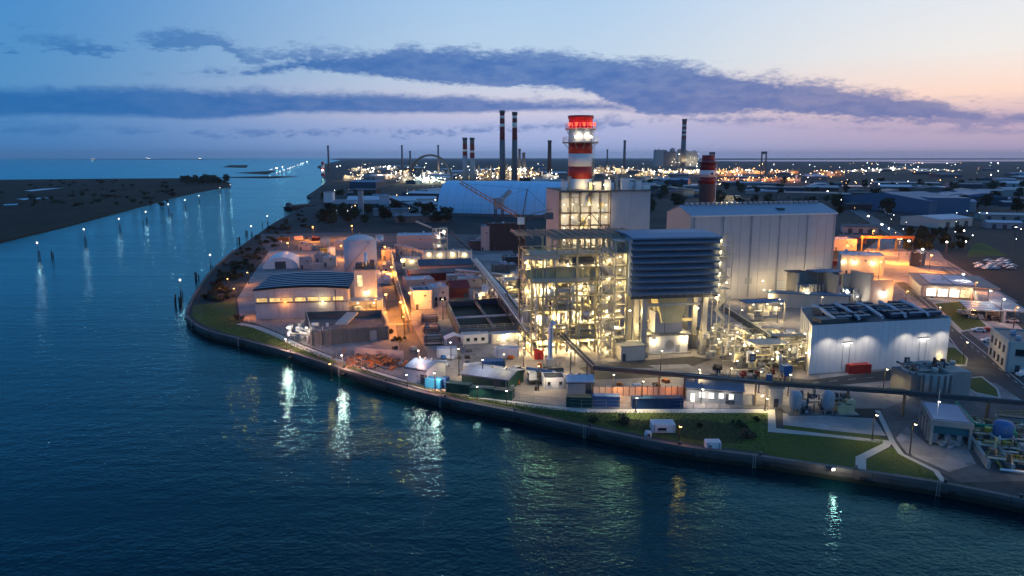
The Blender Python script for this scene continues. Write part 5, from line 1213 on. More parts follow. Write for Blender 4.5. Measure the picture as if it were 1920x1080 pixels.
# ================================================================== beyond the plant
# --- coal store: long pale blue barrel vault
A = G(820, 404); T = Thing('coal_store_vault', 'long pale blue barrel vaulted store behind the plant', 'storage vault', A, rad(-17))
n = 18; DV, HV, NB = 62., 35., 16
ar = [(DV * (.5 - .5 * math.cos(math.pi * i / n)), HV * math.sin(math.pi * i / n) ** .9) for i in range(n + 1)]
for j in range(NB):
    o = T.prism('vault_bay', M_vault, ar, 'x', j * 9.5 + .15, j * 9.5 + 9.35)
    T.prism('bay_seam', M_grey, [(p[0], p[1] - .25) for p in ar], 'x', j * 9.5 - .14, j * 9.5 + .14, o)
T.box('plinth_wall', M_concd, -1, NB * 9.5, -1.2, -.1, 0, 3)
T = Thing('transfer_tower', 'grey conveyor transfer house standing against the blue vault', 'transfer tower', AT(925, 690), rad(-17)); z0 = HZ(T.root.location, 392)
T.box('house', M_grey, 0, 9, 0, 7, z0, z0 + 10); T.box('roof', M_membr, -.4, 9.4, -.4, 7.4, z0 + 10, z0 + 10.6); T.bar('gallery', M_grey, (7, 4, z0 + 9), (13, 12, z0 + 17), 4, 3)
for x in (1, 8):
    for y in (1, 6): T.box('leg', M_dgrey, x - .5, x + .5, y - .5, y + .5, 0, z0)
# --- conveyors on the left
A = AT(608, 800); T = Thing('conveyor_tower', 'pale conveyor tower at the water end of the long gallery', 'conveyor tower', A, 0); z1 = HZ(A, 361)
T.box('house', M_white, 0, 10, 0, 10, z1 - 11, z1); T.box('roof', M_grey, -.5, 10.5, -.5, 10.5, z1, z1 + .6)
for x in (1, 9):
    for y in (1, 9): T.box('leg', M_concd, x - .7, x + .7, y - .7, y + .7, 0, z1 - 11)
B = AT(712, 800); T = Thing('conveyor_junction', 'pale blue grey junction tower at the inner end of the gallery', 'conveyor tower', B, 0); z2 = HZ(B, 368)
T.box('house', M_membr, 0, 11, 0, 10, z2 - 14, z2); T.box('roof', M_grey, -.5, 11.5, -.5, 10.5, z2, z2 + .6); T.box('leg', M_concd, 1, 10, 1, 9, 0, z2 - 14)
T = Thing('conveyor_gallery', 'long level pale conveyor gallery over the dark coal yard', 'conveyor', A, 0); Lg = (B - A).length
for i in range(8): T.box('gallery_section', M_membr, 10 + i * (Lg - 10) / 8, 10 + (i + 1) * (Lg - 10) / 8 - .3, 3, 6.5, z2 - 8.5, z2 - 4)
for i in range(4): T.box('trestle', M_concd, 16 + i * 13, 17.2 + i * 13, 4, 5.4, 0, z2 - 8.5)
C = AT(795, 760); T = Thing('sloping_conveyor', 'dark sloping conveyor running down towards the blue vault', 'conveyor', B, 0); d = C - B
T.bar('gallery', M_dgrey, (11, 4, z2 - 3), (d.x, d.y, 4), 2.6, 2.6); T.box('tail_house', M_grey, d.x - 5, d.x + 5, d.y - 4, d.y + 4, 0, 8)
for t_ in (.3, .6): T.box('trestle', M_dgrey, d.x * t_ - .5, d.x * t_ + .5, d.y * t_ - .5, d.y * t_ + .5, 0, (z2 - 3) * (1 - t_) + 3 * t_ - 1)
T = Thing('concrete_pylon', 'plain pale concrete pylon below the conveyor gallery', 'pylon', AT(672, 760), 0); T.box('shaft', M_grey, 0, 5, 0, 5, 0, HZ(T.root.location, 358)); T.box('cap', M_concd, -.4, 5.4, -.4, 5.4, HZ(T.root.location, 358), HZ(T.root.location, 358) + 1)
T = Thing('white_low_store', 'long white low roofed store between conveyor and vault', 'store', AT(745, 930), 0); T.box('wall', M_white, 0, 48, 0, 20, 0, 7); T.prism('roof', M_membr, [(-1, 7), (10, 10), (21, 7)], 'x', -1, 49)
# --- big arch
A = G(770, 341); B = G(846, 343); T = Thing('arched_conveyor', 'dark lattice arch rising over the refinery lamps', 'arch', (0, 0, 0)); n = 22; pt = HZ(A, 291)
def ap(t, off=0): return Vector((A.x + (B.x - A.x) * (.5 - .5 * math.cos(math.pi * t)), A.y + (B.y - A.y) * t, (pt + off) * math.sin(math.pi * t) ** .85))
for i in range(n):
    for dy in (0, 9):
        a, b = ap(i / n), ap((i + 1) / n); T.bar('arch_segment', M_dgrey, (a.x, a.y + dy, a.z), (b.x, b.y + dy, b.z), 3.2, 4.5)
    a = ap(i / n); T.bar('tie', M_dgrey, (a.x, a.y, a.z), (a.x, a.y + 9, a.z), 1.5)
# --- stacks of the refinery and power station
def stack(label, px, base, top, wpx, m, bands=(), name='stack', taper=.8, Y=None):
    P = AT(px, Y) if Y else G(px, base); s_ = (P.y * CP + CAM_H * SP) / FPX; r_ = wpx * s_ / 2; zt = HZ(P, top)
    T = Thing(name, label, 'stack', P, 0); zs_ = [0] + [HZ(P, b[0]) for b in bands] + [zt]; ms = [m] + [b[1] for b in bands]
    for a, b, m_ in zip(zs_, zs_[1:], ms):
        ra, rb = (r_ * (1.15 - (1.15 - taper * 1.1) * q / zt) for q in (a, b)); T.lathe('shaft_section', m_, [(ra, a), (rb, b)], 16)
    T.lathe('rim', M_dgrey, [(r_ * taper * 1.05, zt - r_), (r_ * taper * 1.3, zt - r_), (r_ * taper * 1.3, zt), (r_ * taper * .8, zt)], 16); return T
tb = M_stk
stack('tallest dark stack with red bands, left one of the tall pair', 942, 341, 207, 10, tb, ((262, M_dred), (238, M_rwht), (232, M_dred), (222, M_rwht), (217, M_dred)))
stack('tall dark stack with red bands, right one of the tall pair', 965, 341, 210, 10, tb, ((262, M_dred), (245, M_dred), (240, M_rwht), (230, M_dred), (222, M_rwht), (217, M_dred)))
stack('shorter grey stack with red top, left of the short pair', 872.5, 341, 258, 9, M_grey, ((292, M_dred), (284, M_rwht), (280, M_dred), (270, M_stk)))
stack('shorter grey stack with red top, right of the short pair', 886, 341, 258, 9, M_grey, ((296, M_dred), (286, M_rwht), (282, M_dred), (270, M_stk)))
stack('thin dark stack just right of the tall banded pair', 974, 338, 279, 5, tb); stack('short stubby dark stack right of the tall banded pair', 982, 338, 286, 6, tb)
stack('plain dark stack standing alone left of the striped stack', 1030, 335, 263, 7.5, M_brick)
stack('thin dark mast stack near the water end of the refinery', 617, 322, 273, 3.5, tb, taper=.9)
for px, tp, lb in ((755, 272, 'left'), (770, 283, 'shorter middle'), (822.5, 272, 'right')): stack(f'thin dark stack beside the arch, {lb} one', px, 332, tp, 3.2, tb, taper=.9)
stack('slim grey stack on a block right of the striped stack', 1170, 322, 263, 5, tb); stack('short slim stack right of the striped stack', 1138, 320, 280, 3, tb)
stack('tall brown stack with pale rings on the distant power station', 1280, 312, 223, 9, M_stk, ((262, M_dred), (254, M_rwht), (251, M_dred), (246, M_rwht), (243, M_dred), (237, M_rwht), (234, M_dred)))
# second near stack, dark shaft with red and white top
P = AT(1320, 470); T = Thing('dark_shaft_stack', 'dark brown stack with red and white top behind the turbine hall', 'stack', P, 0)
k = [HZ(P, y) for y in (344, 332, 319, 306, 291)]; s_ = 470 * 1.02 / FPX; r_ = 13.6 * s_
T.rod('shaft', M_brick, (0, 0, 0), (0, 0, k[0]), r_, 28); T.rod('paint_band', M_dred, (0, 0, k[0]), (0, 0, k[1]), r_ + .02, 28); T.rod('paint_band', M_rwht, (0, 0, k[1]), (0, 0, k[2]), r_ + .03, 28); T.rod('paint_band', M_dred, (0, 0, k[2]), (0, 0, k[3]), r_ + .02, 28)
T.lathe('cap', M_dred, [(r_ + 1.2, k[3]), (r_ + 1.2, k[3] + .4), (r_ * .9, k[3] + .6), (r_ * .8, k[4] - .8), (r_ * .86, k[4]), (r_ * .6, k[4])], 28); T.bar('ladder', M_rwht, (r_ + .5, -1, 0), (r_ + .5, -1, k[3]), .5)
for zc in (k[3], k[1]): rail(T, M_steel, [((r_ + 1.1) * math.cos(i * .524), (r_ + 1.1) * math.sin(i * .524), zc + .3) for i in range(13)], 1.2, 3)
T.box('hatch', M_dgrey, 1, 2.2, -r_ - .15, -r_ + .3, k[1] + 1.5, k[1] + 3)
# --- distant power station
P = G(1228, 312); s_ = P.y / FPX; T = Thing('power_station', 'blocky blue grey distant power station under the tall brown stack', 'power station', P, 0); Rp = random.Random(12)
for x0_, x1_, tp in ((0, 22, 281), (16, 40, 284), (30, 37, 279), (44, 50, 280), (48, 62, 283), (60, 78, 284), (70, 80, 290)):
    z_ = HZ(P, tp); b_ = T.box('boiler_block', M_grey if Rp.random() < .6 else M_stk, x0_ * s_, x1_ * s_, Rp.uniform(0, 20), 60, 0, z_); 
    for q in range(3): x_ = Rp.uniform(x0_, x1_) * s_; T.box('rooftop_plant', M_stk, x_, x_ + 4, 10, 16, z_, z_ + Rp.uniform(3, 9), b_)
for i in range(26): x_, z_ = Rp.uniform(30, 80) * s_, Rp.uniform(4, HZ(P, 288)); T.ball('lamp', E_far_w, (x_, -6, z_), Rp.uniform(.5, 1.2))
for i in range(6): T.light(((35 + i * 8) * s_, -25, 35), 26000, WARM, 2)
# --- refinery units
def unit(label, px, py, w_, dp, hmax, cols, lamps, em, seed, group, lightp=9000, lc=WARM, mats=None, dens=1.):
    P = G(px, py); T = Thing('refinery_unit', label, 'refinery unit', P, rad(random.Random(seed).uniform(-12, 12)), group); Q = random.Random(seed); mats = mats or [M_stk, M_grey, M_concd, M_cream]
    for i in range(int(10 * dens)):
        x_, a_ = Q.uniform(0, w_ * .8), Q.uniform(.08, .3) * w_; T.box('block', Q.choice(mats), x_, x_ + a_, Q.uniform(0, dp * .4), Q.uniform(dp * .5, dp), 0, Q.uniform(.2, .65) * hmax)
    for i in range(cols):
        x_, y_ = Q.uniform(0, w_), Q.uniform(0, dp); r_ = Q.uniform(.9, 2.4); h_ = Q.uniform(.4, 1.0) * hmax; c_ = T.rod('column', Q.choice([M_stk, M_silver, M_grey]), (x_, y_, 0), (x_, y_, h_), r_, 10)
        T.rod('platform', M_steel, (x_, y_, h_ * .8), (x_, y_, h_ * .8 + .5), r_ * 1.6, 10, c_)
    for i in range(3):
        x_, y_ = Q.uniform(0, w_), Q.uniform(-4, 2); z_ = Q.uniform(4, .5 * hmax); T.rod('pipe', M_silver, (x_, y_, z_), (min(w_, x_ + .4 * w_), y_, z_), .6, 6)
    for i in range(int(lamps * 1.4)): r_ = (.14 + .72 * Q.random() ** 2.0) * P.y / 1500; T.ball('lamp', Q.choice(em), (Q.uniform(0, w_), Q.uniform(-8, 2), Q.uniform(3, hmax * .75)), r_)
    if lightp:
        for i in range(2): T.light((w_ * (.25 + .5 * i), -14, hmax * .7), lightp * 2.6, lc, 1)
    return T
Q = random.Random(77)
W_, O_, G_ = E_far_w, E_far_o, E_green
k = 0
for px, py, w_, h_, c_, l_, em, lb, gr, lp, lc in (
    (640, 338, 62, 20, 3, 12, [W_, O_, W_], 'lit storage sheds near the water end of the refinery', 'water end units', 7000, WARM), (672, 330, 70, 22, 4, 14, [W_, O_], 'lit storage sheds near the water end of the refinery', 'water end units', 9000, WARM),
    (655, 322, 110, 24, 4, 14, [W_, W_, O_], 'lit storage sheds near the water end of the refinery', 'water end units', 12000, WARM), (705, 336, 56, 20, 3, 14, [W_, O_], 'warm lit refinery block between the water end and the arch', 'blocks left of the arch', 9000, (1, .7, .4)),
    (735, 330, 70, 26, 3, 14, [W_, O_], 'warm lit refinery block between the water end and the arch', 'blocks left of the arch', 12000, (1, .7, .4)), (700, 318, 130, 24, 4, 16, [W_], 'warm lit refinery block between the water end and the arch', 'blocks left of the arch', 12000, WARM),
    (745, 343, 40, 26, 2, 10, [W_], 'warm lit refinery block between the water end and the arch', 'blocks left of the arch', 8000, WARM), (775, 344, 52, 22, 3, 26, [W_, G_], 'greenish lit process unit below the arch', 'units below the arch', 12000, (.9, 1, .75)), (802, 344, 40, 24, 3, 26, [W_, G_], 'greenish lit process unit below the arch', 'units below the arch', 12000, (.9, 1, .75)),
    (790, 332, 80, 24, 4, 14, [W_, G_], 'greenish lit process unit below the arch', 'units below the arch', 9000, WARM), (852, 336, 50, 16, 2, 8, [W_], 'low lit unit between the arch and the short stacks', None, 4000, WARM),
    (893, 338, 50, 40, 9, 26, [W_, O_, W_], 'dark refinery column cluster around the tall stacks', 'column clusters', 7000, WARM), (925, 339, 46, 44, 10, 30, [W_, O_, W_], 'dark refinery column cluster around the tall stacks', 'column clusters', 7000, WARM), (955, 339, 50, 42, 10, 30, [W_, O_, W_], 'dark refinery column cluster around the tall stacks', 'column clusters', 7000, WARM),
    (988, 338, 40, 34, 7, 20, [W_, O_], 'dark refinery column cluster around the tall stacks', 'column clusters', 6000, WARM), (1018, 338, 42, 26, 4, 12, [W_, G_], 'pale lit unit at the foot of the lone dark stack', None, 9000, COOL),
    (1112, 330, 70, 36, 7, 18, [W_, O_], 'cream lit frame unit just right of the striped stack', 'units right of the striped stack', 14000, WARM), (1150, 326, 90, 34, 7, 18, [W_, O_], 'cream lit frame unit just right of the striped stack', 'units right of the striped stack', 14000, WARM), (1190, 330, 80, 26, 6, 24, [W_, O_, W_], 'bright lit unit below the distant power station', 'units below the power station', 20000, WARM),
    (1235, 328, 80, 24, 5, 26, [W_, W_, O_], 'bright lit unit below the distant power station', 'units below the power station', 20000, WARM), (1275, 326, 80, 24, 5, 26, [W_, O_], 'bright lit unit below the distant power station', 'units below the power station', 20000, (1, .7, .4)), (1225, 340, 60, 12, 2, 14, [W_], 'bright lit unit below the distant power station', 'units below the power station', 8000, WARM),
    (1335, 330, 90, 30, 5, 26, [O_, O_, W_], 'orange lit steel works unit right of the dark shaft stack', 'orange lit works', 20000, SODIUM), (1375, 326, 110, 22, 4, 26, [O_, W_], 'orange lit steel works unit right of the dark shaft stack', 'orange lit works', 26000, SODIUM), (1345, 341, 120, 14, 2, 20, [O_], 'orange lit steel works unit right of the dark shaft stack', 'orange lit works', 16000, (1, .3, .08)),
    (1430, 341, 90, 16, 3, 18, [O_], 'orange lit steel works unit right of the dark shaft stack', 'orange lit works', 16000, (1, .3, .08)), (1440, 326, 120, 20, 4, 18, [O_, W_], 'orange lit steel works unit right of the dark shaft stack', 'orange lit works', 20000, SODIUM), (1505, 338, 60, 22, 3, 16, [O_, W_], 'orange lit depot at the far end of the long road', 'depots by the long road', 12000, SODIUM), (1530, 330, 90, 26, 3, 14, [O_, W_], 'orange lit depot at the far end of the long road', 'depots by the long road', 12000, SODIUM),
    (1590, 322, 150, 16, 2, 14, [W_], 'faint row of works lamps on the far plain', 'far plain works', 9000, COOL), (1640, 320, 150, 18, 2, 12, [W_, O_], 'faint row of works lamps on the far plain', 'far plain works', 9000, COOL), (1700, 321, 170, 14, 2, 12, [W_], 'faint row of works lamps on the far plain', 'far plain works', 9000, COOL), (1750, 322, 120, 12, 1, 6, [W_], 'faint row of works lamps on the far plain', 'far plain works', 0, COOL),
    (1310, 372, 60, 9, 0, 0, [W_], 'yellow lit machine yard beside the dark shaft stack', None, 6000, WARM)):
    k += 1
    if lb.startswith('orange lit steel'): lb += {1335: ', nearest the stack', 1375: ', back row middle', 1345: ', front row left', 1430: ', front row right', 1440: ', back row right'}[px]
    unit(lb, px, py, w_, 26 if py > 325 else 45, h_, c_, l_, em, 200 + k, gr, lp, lc)
T = Thing('machine_yard', 'yellow lit yard of machines seen just over the hall roof', 'machine yard', G(1330, 391), 0); clutter(T, 0, 34, 0, 24, .2, 7, 90, 141, [M_cream, M_ysteel, M_steel, M_conc], big=1.4)
for i in range(6): T.flood((2 + i * 6, -2, 7), 1400, WARM, .7)
for px, b_, tp, lb in ((1333, 335, 285, 'narrow dark portal gantry beside the dark shaft stack'), (1430, 333, 284, 'tall dark portal gantry over the orange lit works')):
    P = G(px, b_); z_ = HZ(P, tp); s_ = P.y / FPX; T = Thing('portal_gantry', lb, 'gantry', P, 0)
    for x_ in (-4 * s_, 4 * s_): T.box('leg', M_dgrey, x_ - 1.6, x_ + 1.6, -1.6, 1.6, 0, z_)
    T.box('crossbeam', M_dgrey, -5.2 * s_, 5.2 * s_, -2, 2, z_ - 4, z_); T.box('trolley', M_stk, -3, 3, -2.2, 2.2, z_ - 8, z_ - 4.01)
# --- sheds and warehouses on the plain
def far_shed(label, a, b, depth, tp, wall, roof, yaw_=None, group=None, rise=.12):
    A, yw, W = span(a, b); h_ = HZ(A, tp); T = Thing('warehouse', label, 'warehouse', A, yw, group); r_ = depth * rise * .5
    T.prism('wall', wall, [(0, 0), (0, h_ - r_), (depth / 2, h_), (depth, h_ - r_), (depth, 0)], 'x', 0, W)
    for i in range(6):
        for p, q in (((-1, h_ - r_), (depth / 2, h_)), ((depth / 2, h_), (depth + 1, h_ - r_))): T.prism('roof_bay', roof, [(p[0], p[1] + .05), (q[0], q[1] + .05), (q[0], q[1] + .5), (p[0], p[1] + .5)], 'x', W * i / 6, W * (i + 1) / 6 - .3)
    for i in range(3): T.box('loading_door', M_dgrey, W * (.2 + .28 * i), W * (.2 + .28 * i) + 5, -.2, -.01, 0, min(5, h_ * .6))
    return T
far_shed('very big blue warehouse on the plain beyond the long road', (1740, 402), (1817, 398), 110, 366, mat('steel_blue_wall', (.07, .15, .24), .6, var=.1), mat('steel_blue_roof', (.08, .17, .27), .55, var=.1))
A, yw, W = span((1657, 385), (1740, 401)); T = Thing('warehouse_wing', 'long steel blue side wing of the big warehouse', 'warehouse', A, yw); hw = HZ(A, 360); T.box('wall', MATS['steel_blue_wall'], 0, W, 0, 40, 0, hw)
for i in range(10): T.box('roof_bay', MATS['steel_blue_roof'], W * i / 10, W * (i + 1) / 10 - .3, -.5, 40.5, hw, hw + .6)
far_shed('white roofed depot shed in front of the big blue warehouse', (1760, 428), (1822, 424), 36, 408, M_cream, M_membr)
far_shed('dark low depot left of the white roofed shed', (1697, 420), (1742, 424), 26, 408, M_navy, M_navy)
Q = random.Random(31)
for i, (px, py, w_, hh, m1, m2, lb) in enumerate(((1850, 428, 26, 5, M_grey, M_membr, 'pale flat depot at the edge of the dark field'), (1838, 412, 40, 5, M_conc, M_grey, 'low grey sheds row behind the pale depot'), (1600, 384, 40, 6, M_concd, M_navy, 'dark shed beside the long road, nearest of the roadside sheds'), (1570, 372, 40, 6, M_concd, M_grey, 'grey shed further along the long road'),
    (1460, 372, 80, 8, M_concd, M_navy, 'long navy roofed shed beyond the hall ridge'), (1400, 362, 90, 10, M_navy, M_navy, 'broad dark shed row far behind the hall'), (1220, 358, 90, 8, M_concd, M_grey, 'low grey depot behind the boiler house'), (1240, 370, 70, 9, M_navy, M_bluer, 'blue roofed depot in the gap left of the turbine hall'),
    (640, 392, 40, 5, M_concd, M_navy, 'dark shed on the coal yard below the gallery'), (700, 405, 36, 6, M_grey, M_navy, 'slate shed on the coal yard near the sloping conveyor'), (740, 418, 50, 6, M_concd, M_navy, 'long dark shed at the edge of the coal yard'), (1580, 436, 26, 5, M_pink, M_concd, 'pink walled depot just right of the turbine hall'), (1572, 455, 18, 4, M_dred, M_concd, 'dark red shed just right of the turbine hall'),
    (1640, 350, 120, 8, M_concd, M_grey, 'long pale depot along the canal strip'), (870, 356, 60, 8, M_grey, M_membr, 'pale roofed depot behind the blue vault'))):
    A = G(px, py); T = gable_shed('depot_shed', lb, 'shed', None, None, w_ * .5, hh, 1.5, m1, m2, 5, org=(A, rad(-17 if px > 1300 else 6), w_))
    for q in range(3): T.box('door', M_dgrey, w_ * (.15 + .3 * q), w_ * (.15 + .3 * q) + 3, -.15, -.01, 0, 3.5)
# orange lit yard by the hall: tanks, gantry and gatehouse
T = Thing('yard_gantry', 'long brown overhead crane gantry in the orange lit yard', 'gantry', G(1612, 470), rad(-3)); T.box('girder', M_org, 0, 34, 0, 1.6, 8, 9.6)
for x in (1, 12, 23, 33): T.box('leg', M_bsteel, x - .4, x + .4, 0, 1.4, 0, 8)
T = box_building('yard_kiosk', 'dark square kiosk at the end of the orange lit yard', 'kiosk', (1705, 498), (1728, 500), 8, 7, M_dgrey, M_dgrey, (3, 2))
T = box_building('yard_office', 'pink office with pale roof between hall and orange yard', 'office', (1560, 470), (1606, 470), 14, 7, M_pink, M_membr, (5, 2), 3)
container('', 'dark red tank container beside the hall corner', (1556, 498), (1575, 497), m=M_dred)
# far tall tower at the shore with red and white marks
T = Thing('shore_tower', 'small red and white striped tower at the far shore', 'tower', G(606, 331), 0)
for i in range(5): T.box('painted_stage', (M_red, M_rwht)[i % 2], -5 + i * .4, 5 - i * .4, -5, 5, i * 9, i * 9 + 9)
T.ball('lamp', E_far_w, (0, -6, 20), 2)

# low works, depots and stores spread over the plain
Q = random.Random(91)
def low_block(label, group, px, py, w_, h_, m1, m2):
    T = Thing('plain_shed', label, 'shed', G(px, py), rad(Q.choice([-18, -18, 8, 72])), group); d_ = w_ * Q.uniform(.4, .9)
    T.box('wall', m1, 0, w_, 0, d_, 0, h_); T.prism('roof', m2, [(-.6, h_), (d_ / 2, h_ + d_ * .08), (d_ + .6, h_)], 'x', -.6, w_ + .6); T.box('door', M_dgrey, w_ * .2, w_ * .2 + 4, -.2, -.01, 0, h_ * .7)
for n_, x0_, x1_, y0_, y1_, lb in ((46, 1560, 1925, 312, 400, 'low shed on the plain right of the long road'), (34, 1110, 1560, 318, 372, 'low shed on the plain between stack and long road'), (40, 630, 1040, 312, 346, 'low refinery shed behind the vault and conveyors'), (12, 640, 830, 350, 400, 'low shed at the edge of the coal yard')):
    for i in range(n_):
        m1, n1_ = Q.choice([(M_concd, 'dark'), (M_grey, 'grey'), (M_navy, 'navy'), (M_conc, 'concrete'), (M_brick, 'brick')]); m2, n2_ = Q.choice([(M_navy, 'navy'), (M_grey, 'grey'), (M_membr, 'pale'), (M_bluer, 'blue'), (M_concd, 'dark')])
        px, py, w_ = Q.uniform(x0_, x1_), Q.uniform(y0_, y1_), Q.uniform(25, 75)
        low_block(lb.replace('low ', ('long ' if w_ > 50 else 'short ') + n1_ + ' walled ').replace('shed', f'shed with {n2_} roof', 1), lb.replace('shed', 'sheds'), px, py, w_, Q.uniform(5, 12), m1, m2)

# railway beside the long road with parked freight wagons
M_rail = mat('railway_bed', (.20, .20, .21), .85, var=.25, scale=.1)
for off in (0, 9, 16): ribbon('railway', [(1905 - off * 2.2, 566 - off * .2), (1700 - off * 1.2, 446), (1600 - off, 387), (1522 - off * .4, 342)], 1.8, .06, M_rail)
a_, b_ = G(1640, 404), G(1545, 350); d_ = (b_ - a_).normalized(); yw_ = math.atan2(d_.y, d_.x)
for i in range(16):
    P = a_ + d_ * (i * 19.0) + Vector((16, 0, 0)); nm = ['first', 'second', 'third', 'fourth', 'fifth', 'sixth', 'seventh', 'eighth', 'ninth', 'tenth', 'eleventh', 'twelfth', 'thirteenth', 'fourteenth', 'fifteenth', 'sixteenth'][i]
    T = Thing('freight_wagon', f'pale freight wagon, {nm} of the train along the long road', 'wagon', P, yw_, 'freight wagons'); T.box('body', [M_white, M_membr, M_pink, M_grey][i % 4], 0, 15.5, -1.5, 1.5, 1.1, 4.2); T.box('underframe', M_dgrey, .3, 15.2, -1.2, 1.2, .6, 1.1)
    for x in (2, 4, 11.5, 13.5):
        for y in (-1.0, 1.0): T.rod('wheel', M_dgrey, (x, y - .1, .45), (x, y + .1, .45), .45, 10)
# ================================================================== lamps
def lamp(label, px, py, h, col, power, base=False, group=None, name='street_lamp', r=.3, bulb=.27):
    """lamp whose head shows at pixel (px,py) and stands h metres up (base=True: the pixel is the foot)"""
    P = G(px, py) if base else G(px, py, h); P.z = 0
    T = Thing(name, label, 'street lamp', P, 0, group)
    T.rod('post', mat('lamp_post_paint', (.012, .012, .012), .7), (0, 0, 0), (0, 0, h - .1), .12, 8); T.box('foot', M_concd, -.3, .3, -.3, .3, 0, .25)
    a = T.bar('arm', MATS['lamp_post_paint'], (0, 0, h - .12), (0, -.9, h + .12), .12); hd = T.box('lamp_head', MATS['lamp_post_paint'], -.25, .25, -1.4, -.6, h + .1, h + .28)
    bb = bulb if col != SODIUM else (.6 if power >= 2400 else .34)
    T.ball('bulb', E_of[col], (0, -1.0, h - .05), bb, hd, bb * .7); cut = None if col in (BANKW, SODIUM) else 150      # cut-off luminaires throw no light sideways
    T.light((0, -1.3, h - .4), power * (6.2 if col == SODIUM else 2.6), col, r, cut, (0, 0, -1)); return T
for px, py, h, c, p, lb in (
    (587, 425, 10, SODIUM, 7000, 'orange lamp at the coal yard edge, left of two'), (660, 423, 10, SODIUM, 7000, 'orange lamp at the coal yard edge above the round tank'), (752, 565, 7, SODIUM, 3000, 'orange street lamp nearest the workshop corner'), (769, 548, 8, SODIUM, 3000, 'orange street lamp by the pink service block'), (724, 551, 7, SODIUM, 2400, 'orange street lamp at the pump shelter corner'),
    (757, 592, 7, SODIUM, 1500, 'orange street lamp at the foot of the orange street'), (735, 500, 8, SODIUM, 4000, 'orange street lamp in the middle of the long street'), (722, 462, 9, SODIUM, 5000, 'orange street lamp at the far end of the long street'), (640, 460, 8, SODIUM, 3500, 'orange lamp in the yard left of the round tank'), (540, 455, 8, SODIUM, 3500, 'orange lamp among the stored containers'),
    (1637, 432, 14, SODIUM, 16000, 'tall orange lamp over the yard, left of its pair'), (1688, 447, 14, SODIUM, 16000, 'tall orange lamp over the yard, right of its pair'), (1650, 490, 9, SODIUM, 4000, 'orange lamp behind the yellow tank block'), (1745, 478, 9, SODIUM, 3500, 'orange lamp beside the long road by the kiosk'), (1588, 460, 9, SODIUM, 3500, 'orange lamp by the pink yard office'),
    (620, 680, 5, SODIUM, 60, 'orange lamp post on the quay below the clarifier'), (1274, 796, 4.6, SODIUM, 50, 'orange lamp post on the quay beside the white hut'), (428, 522, 6, SODIUM, 260, 'orange lamp on the bank, upper of two by the workshop'), (440, 540, 5, SODIUM, 260, 'orange lamp on the bank, lower of two by the workshop'), (465, 510, 6, SODIUM, 500, 'orange lamp behind the workshop corner'),
    (642, 664, 4.6, BANKW, 1700, 'white lamp at the left foot of the scrap heap'), (537, 634, 4.2, BANKW, 1700, 'white lamp beside the knot of white pipes'), (763, 700, 4.2, COOL, 260, 'white lamp left of the blue ridge shed'), (815, 697, 5, BANKW, 1200, 'white lamp post above the sky blue container'), (895, 722, 3.6, COOL, 260, 'white lamp over the green containers, left one'), (950, 730, 3.6, COOL, 260, 'white lamp at the right end of the green containers'),
    (1193, 743, 4, COOL, 420, 'white lamp at the left end of the navy container'), (1316, 727, 4, COOL, 380, 'white lamp at the corner of the barrack'), (1436, 744, 3.5, WARM, 420, 'yellow lamp in front of the gatehouse'), (845, 640, 6, COOL, 500, 'white lamp post beside the gazebo'), (982, 650, 6, WARM, 900, 'warm lamp post beside the cream site cabin'), (905, 672, 7, COOL, 250, 'white lamp on the open yard'), (1070, 655, 7, WARM, 1200, 'warm lamp post between pipe rack and steelwork'),
    (1240, 655, 8, WARM, 1200, 'warm lamp in front of the turbine enclosure'), (1150, 700, 7, WARM, 700, 'warm lamp over the dark internal road'), (1370, 688, 6, WARM, 900, 'warm lamp at the front of the pipework yard'), (1480, 700, 6, WARM, 800, 'warm lamp at the white building corner'), (1660, 690, 6, WARM, 500, 'warm lamp in front of the long white building'), (1810, 640, 7, WARM, 420, 'warm lamp at the road bend by the office'), (1700, 545, 7, SODIUM, 1600, 'orange lamp on the curved path to the control building'), (1760, 575, 7, WARM, 500, 'warm lamp beside the carport lawn'),
    (1640, 775, 6, WARM, 260, 'dim lamp beside the hardstanding'), (1540, 556, 9, WARM, 1500, 'warm lamp between hall and fire walls'), (1460, 560, 9, WARM, 1500, 'warm lamp at the foot of the turbine hall'), (1390, 580, 8, WARM, 1300, 'warm lamp at the left foot of the turbine hall'),
    (860, 652, 8, WARM, 900, 'added warm fill lamp on the yard beside the gazebo'), (945, 662, 8, WARM, 650, 'added warm fill lamp in the middle of the open yard'), (1010, 684, 7, WARM, 900, 'added warm fill lamp above the mobile crane'), (1205, 712, 7, WARM, 700, 'added warm fill lamp over the yard behind the screen wall'), (785, 655, 8, BANKW, 1000, 'added pale fill lamp at the lower end of the orange street'), (1310, 690, 7, WARM, 700, 'added warm fill lamp beside the dark internal road bend'), (1425, 694, 6, WARM, 600, 'added warm fill lamp near the blue hopper'), (705, 560, 8, SODIUM, 700, 'added orange fill lamp behind the pump shelter'), (830, 560, 8, WARM, 900, 'added warm fill lamp above the grey cabin'), (1712, 792, 7, WARM, 330, 'warm lamp over the pump station yard')):  # all but the last here are fill lamps added to brighten the yards
    if lb: lamp(lb, px, py, h, c, p)
T = Thing('quay_spotlight', 'white spotlight on the quay face near the right corner', 'spotlight', G(1560, 884), 0); T.box('body', M_dgrey, -.3, .3, -.5, .2, .4, .9); T.rod('stem', M_steel, (0, 0, 0), (0, 0, .5), .08); T.box('lens', E_cool, -.25, .25, -.58, -.51, .45, .85); T.light((0, -1.6, .9), 500, COOL, .3)
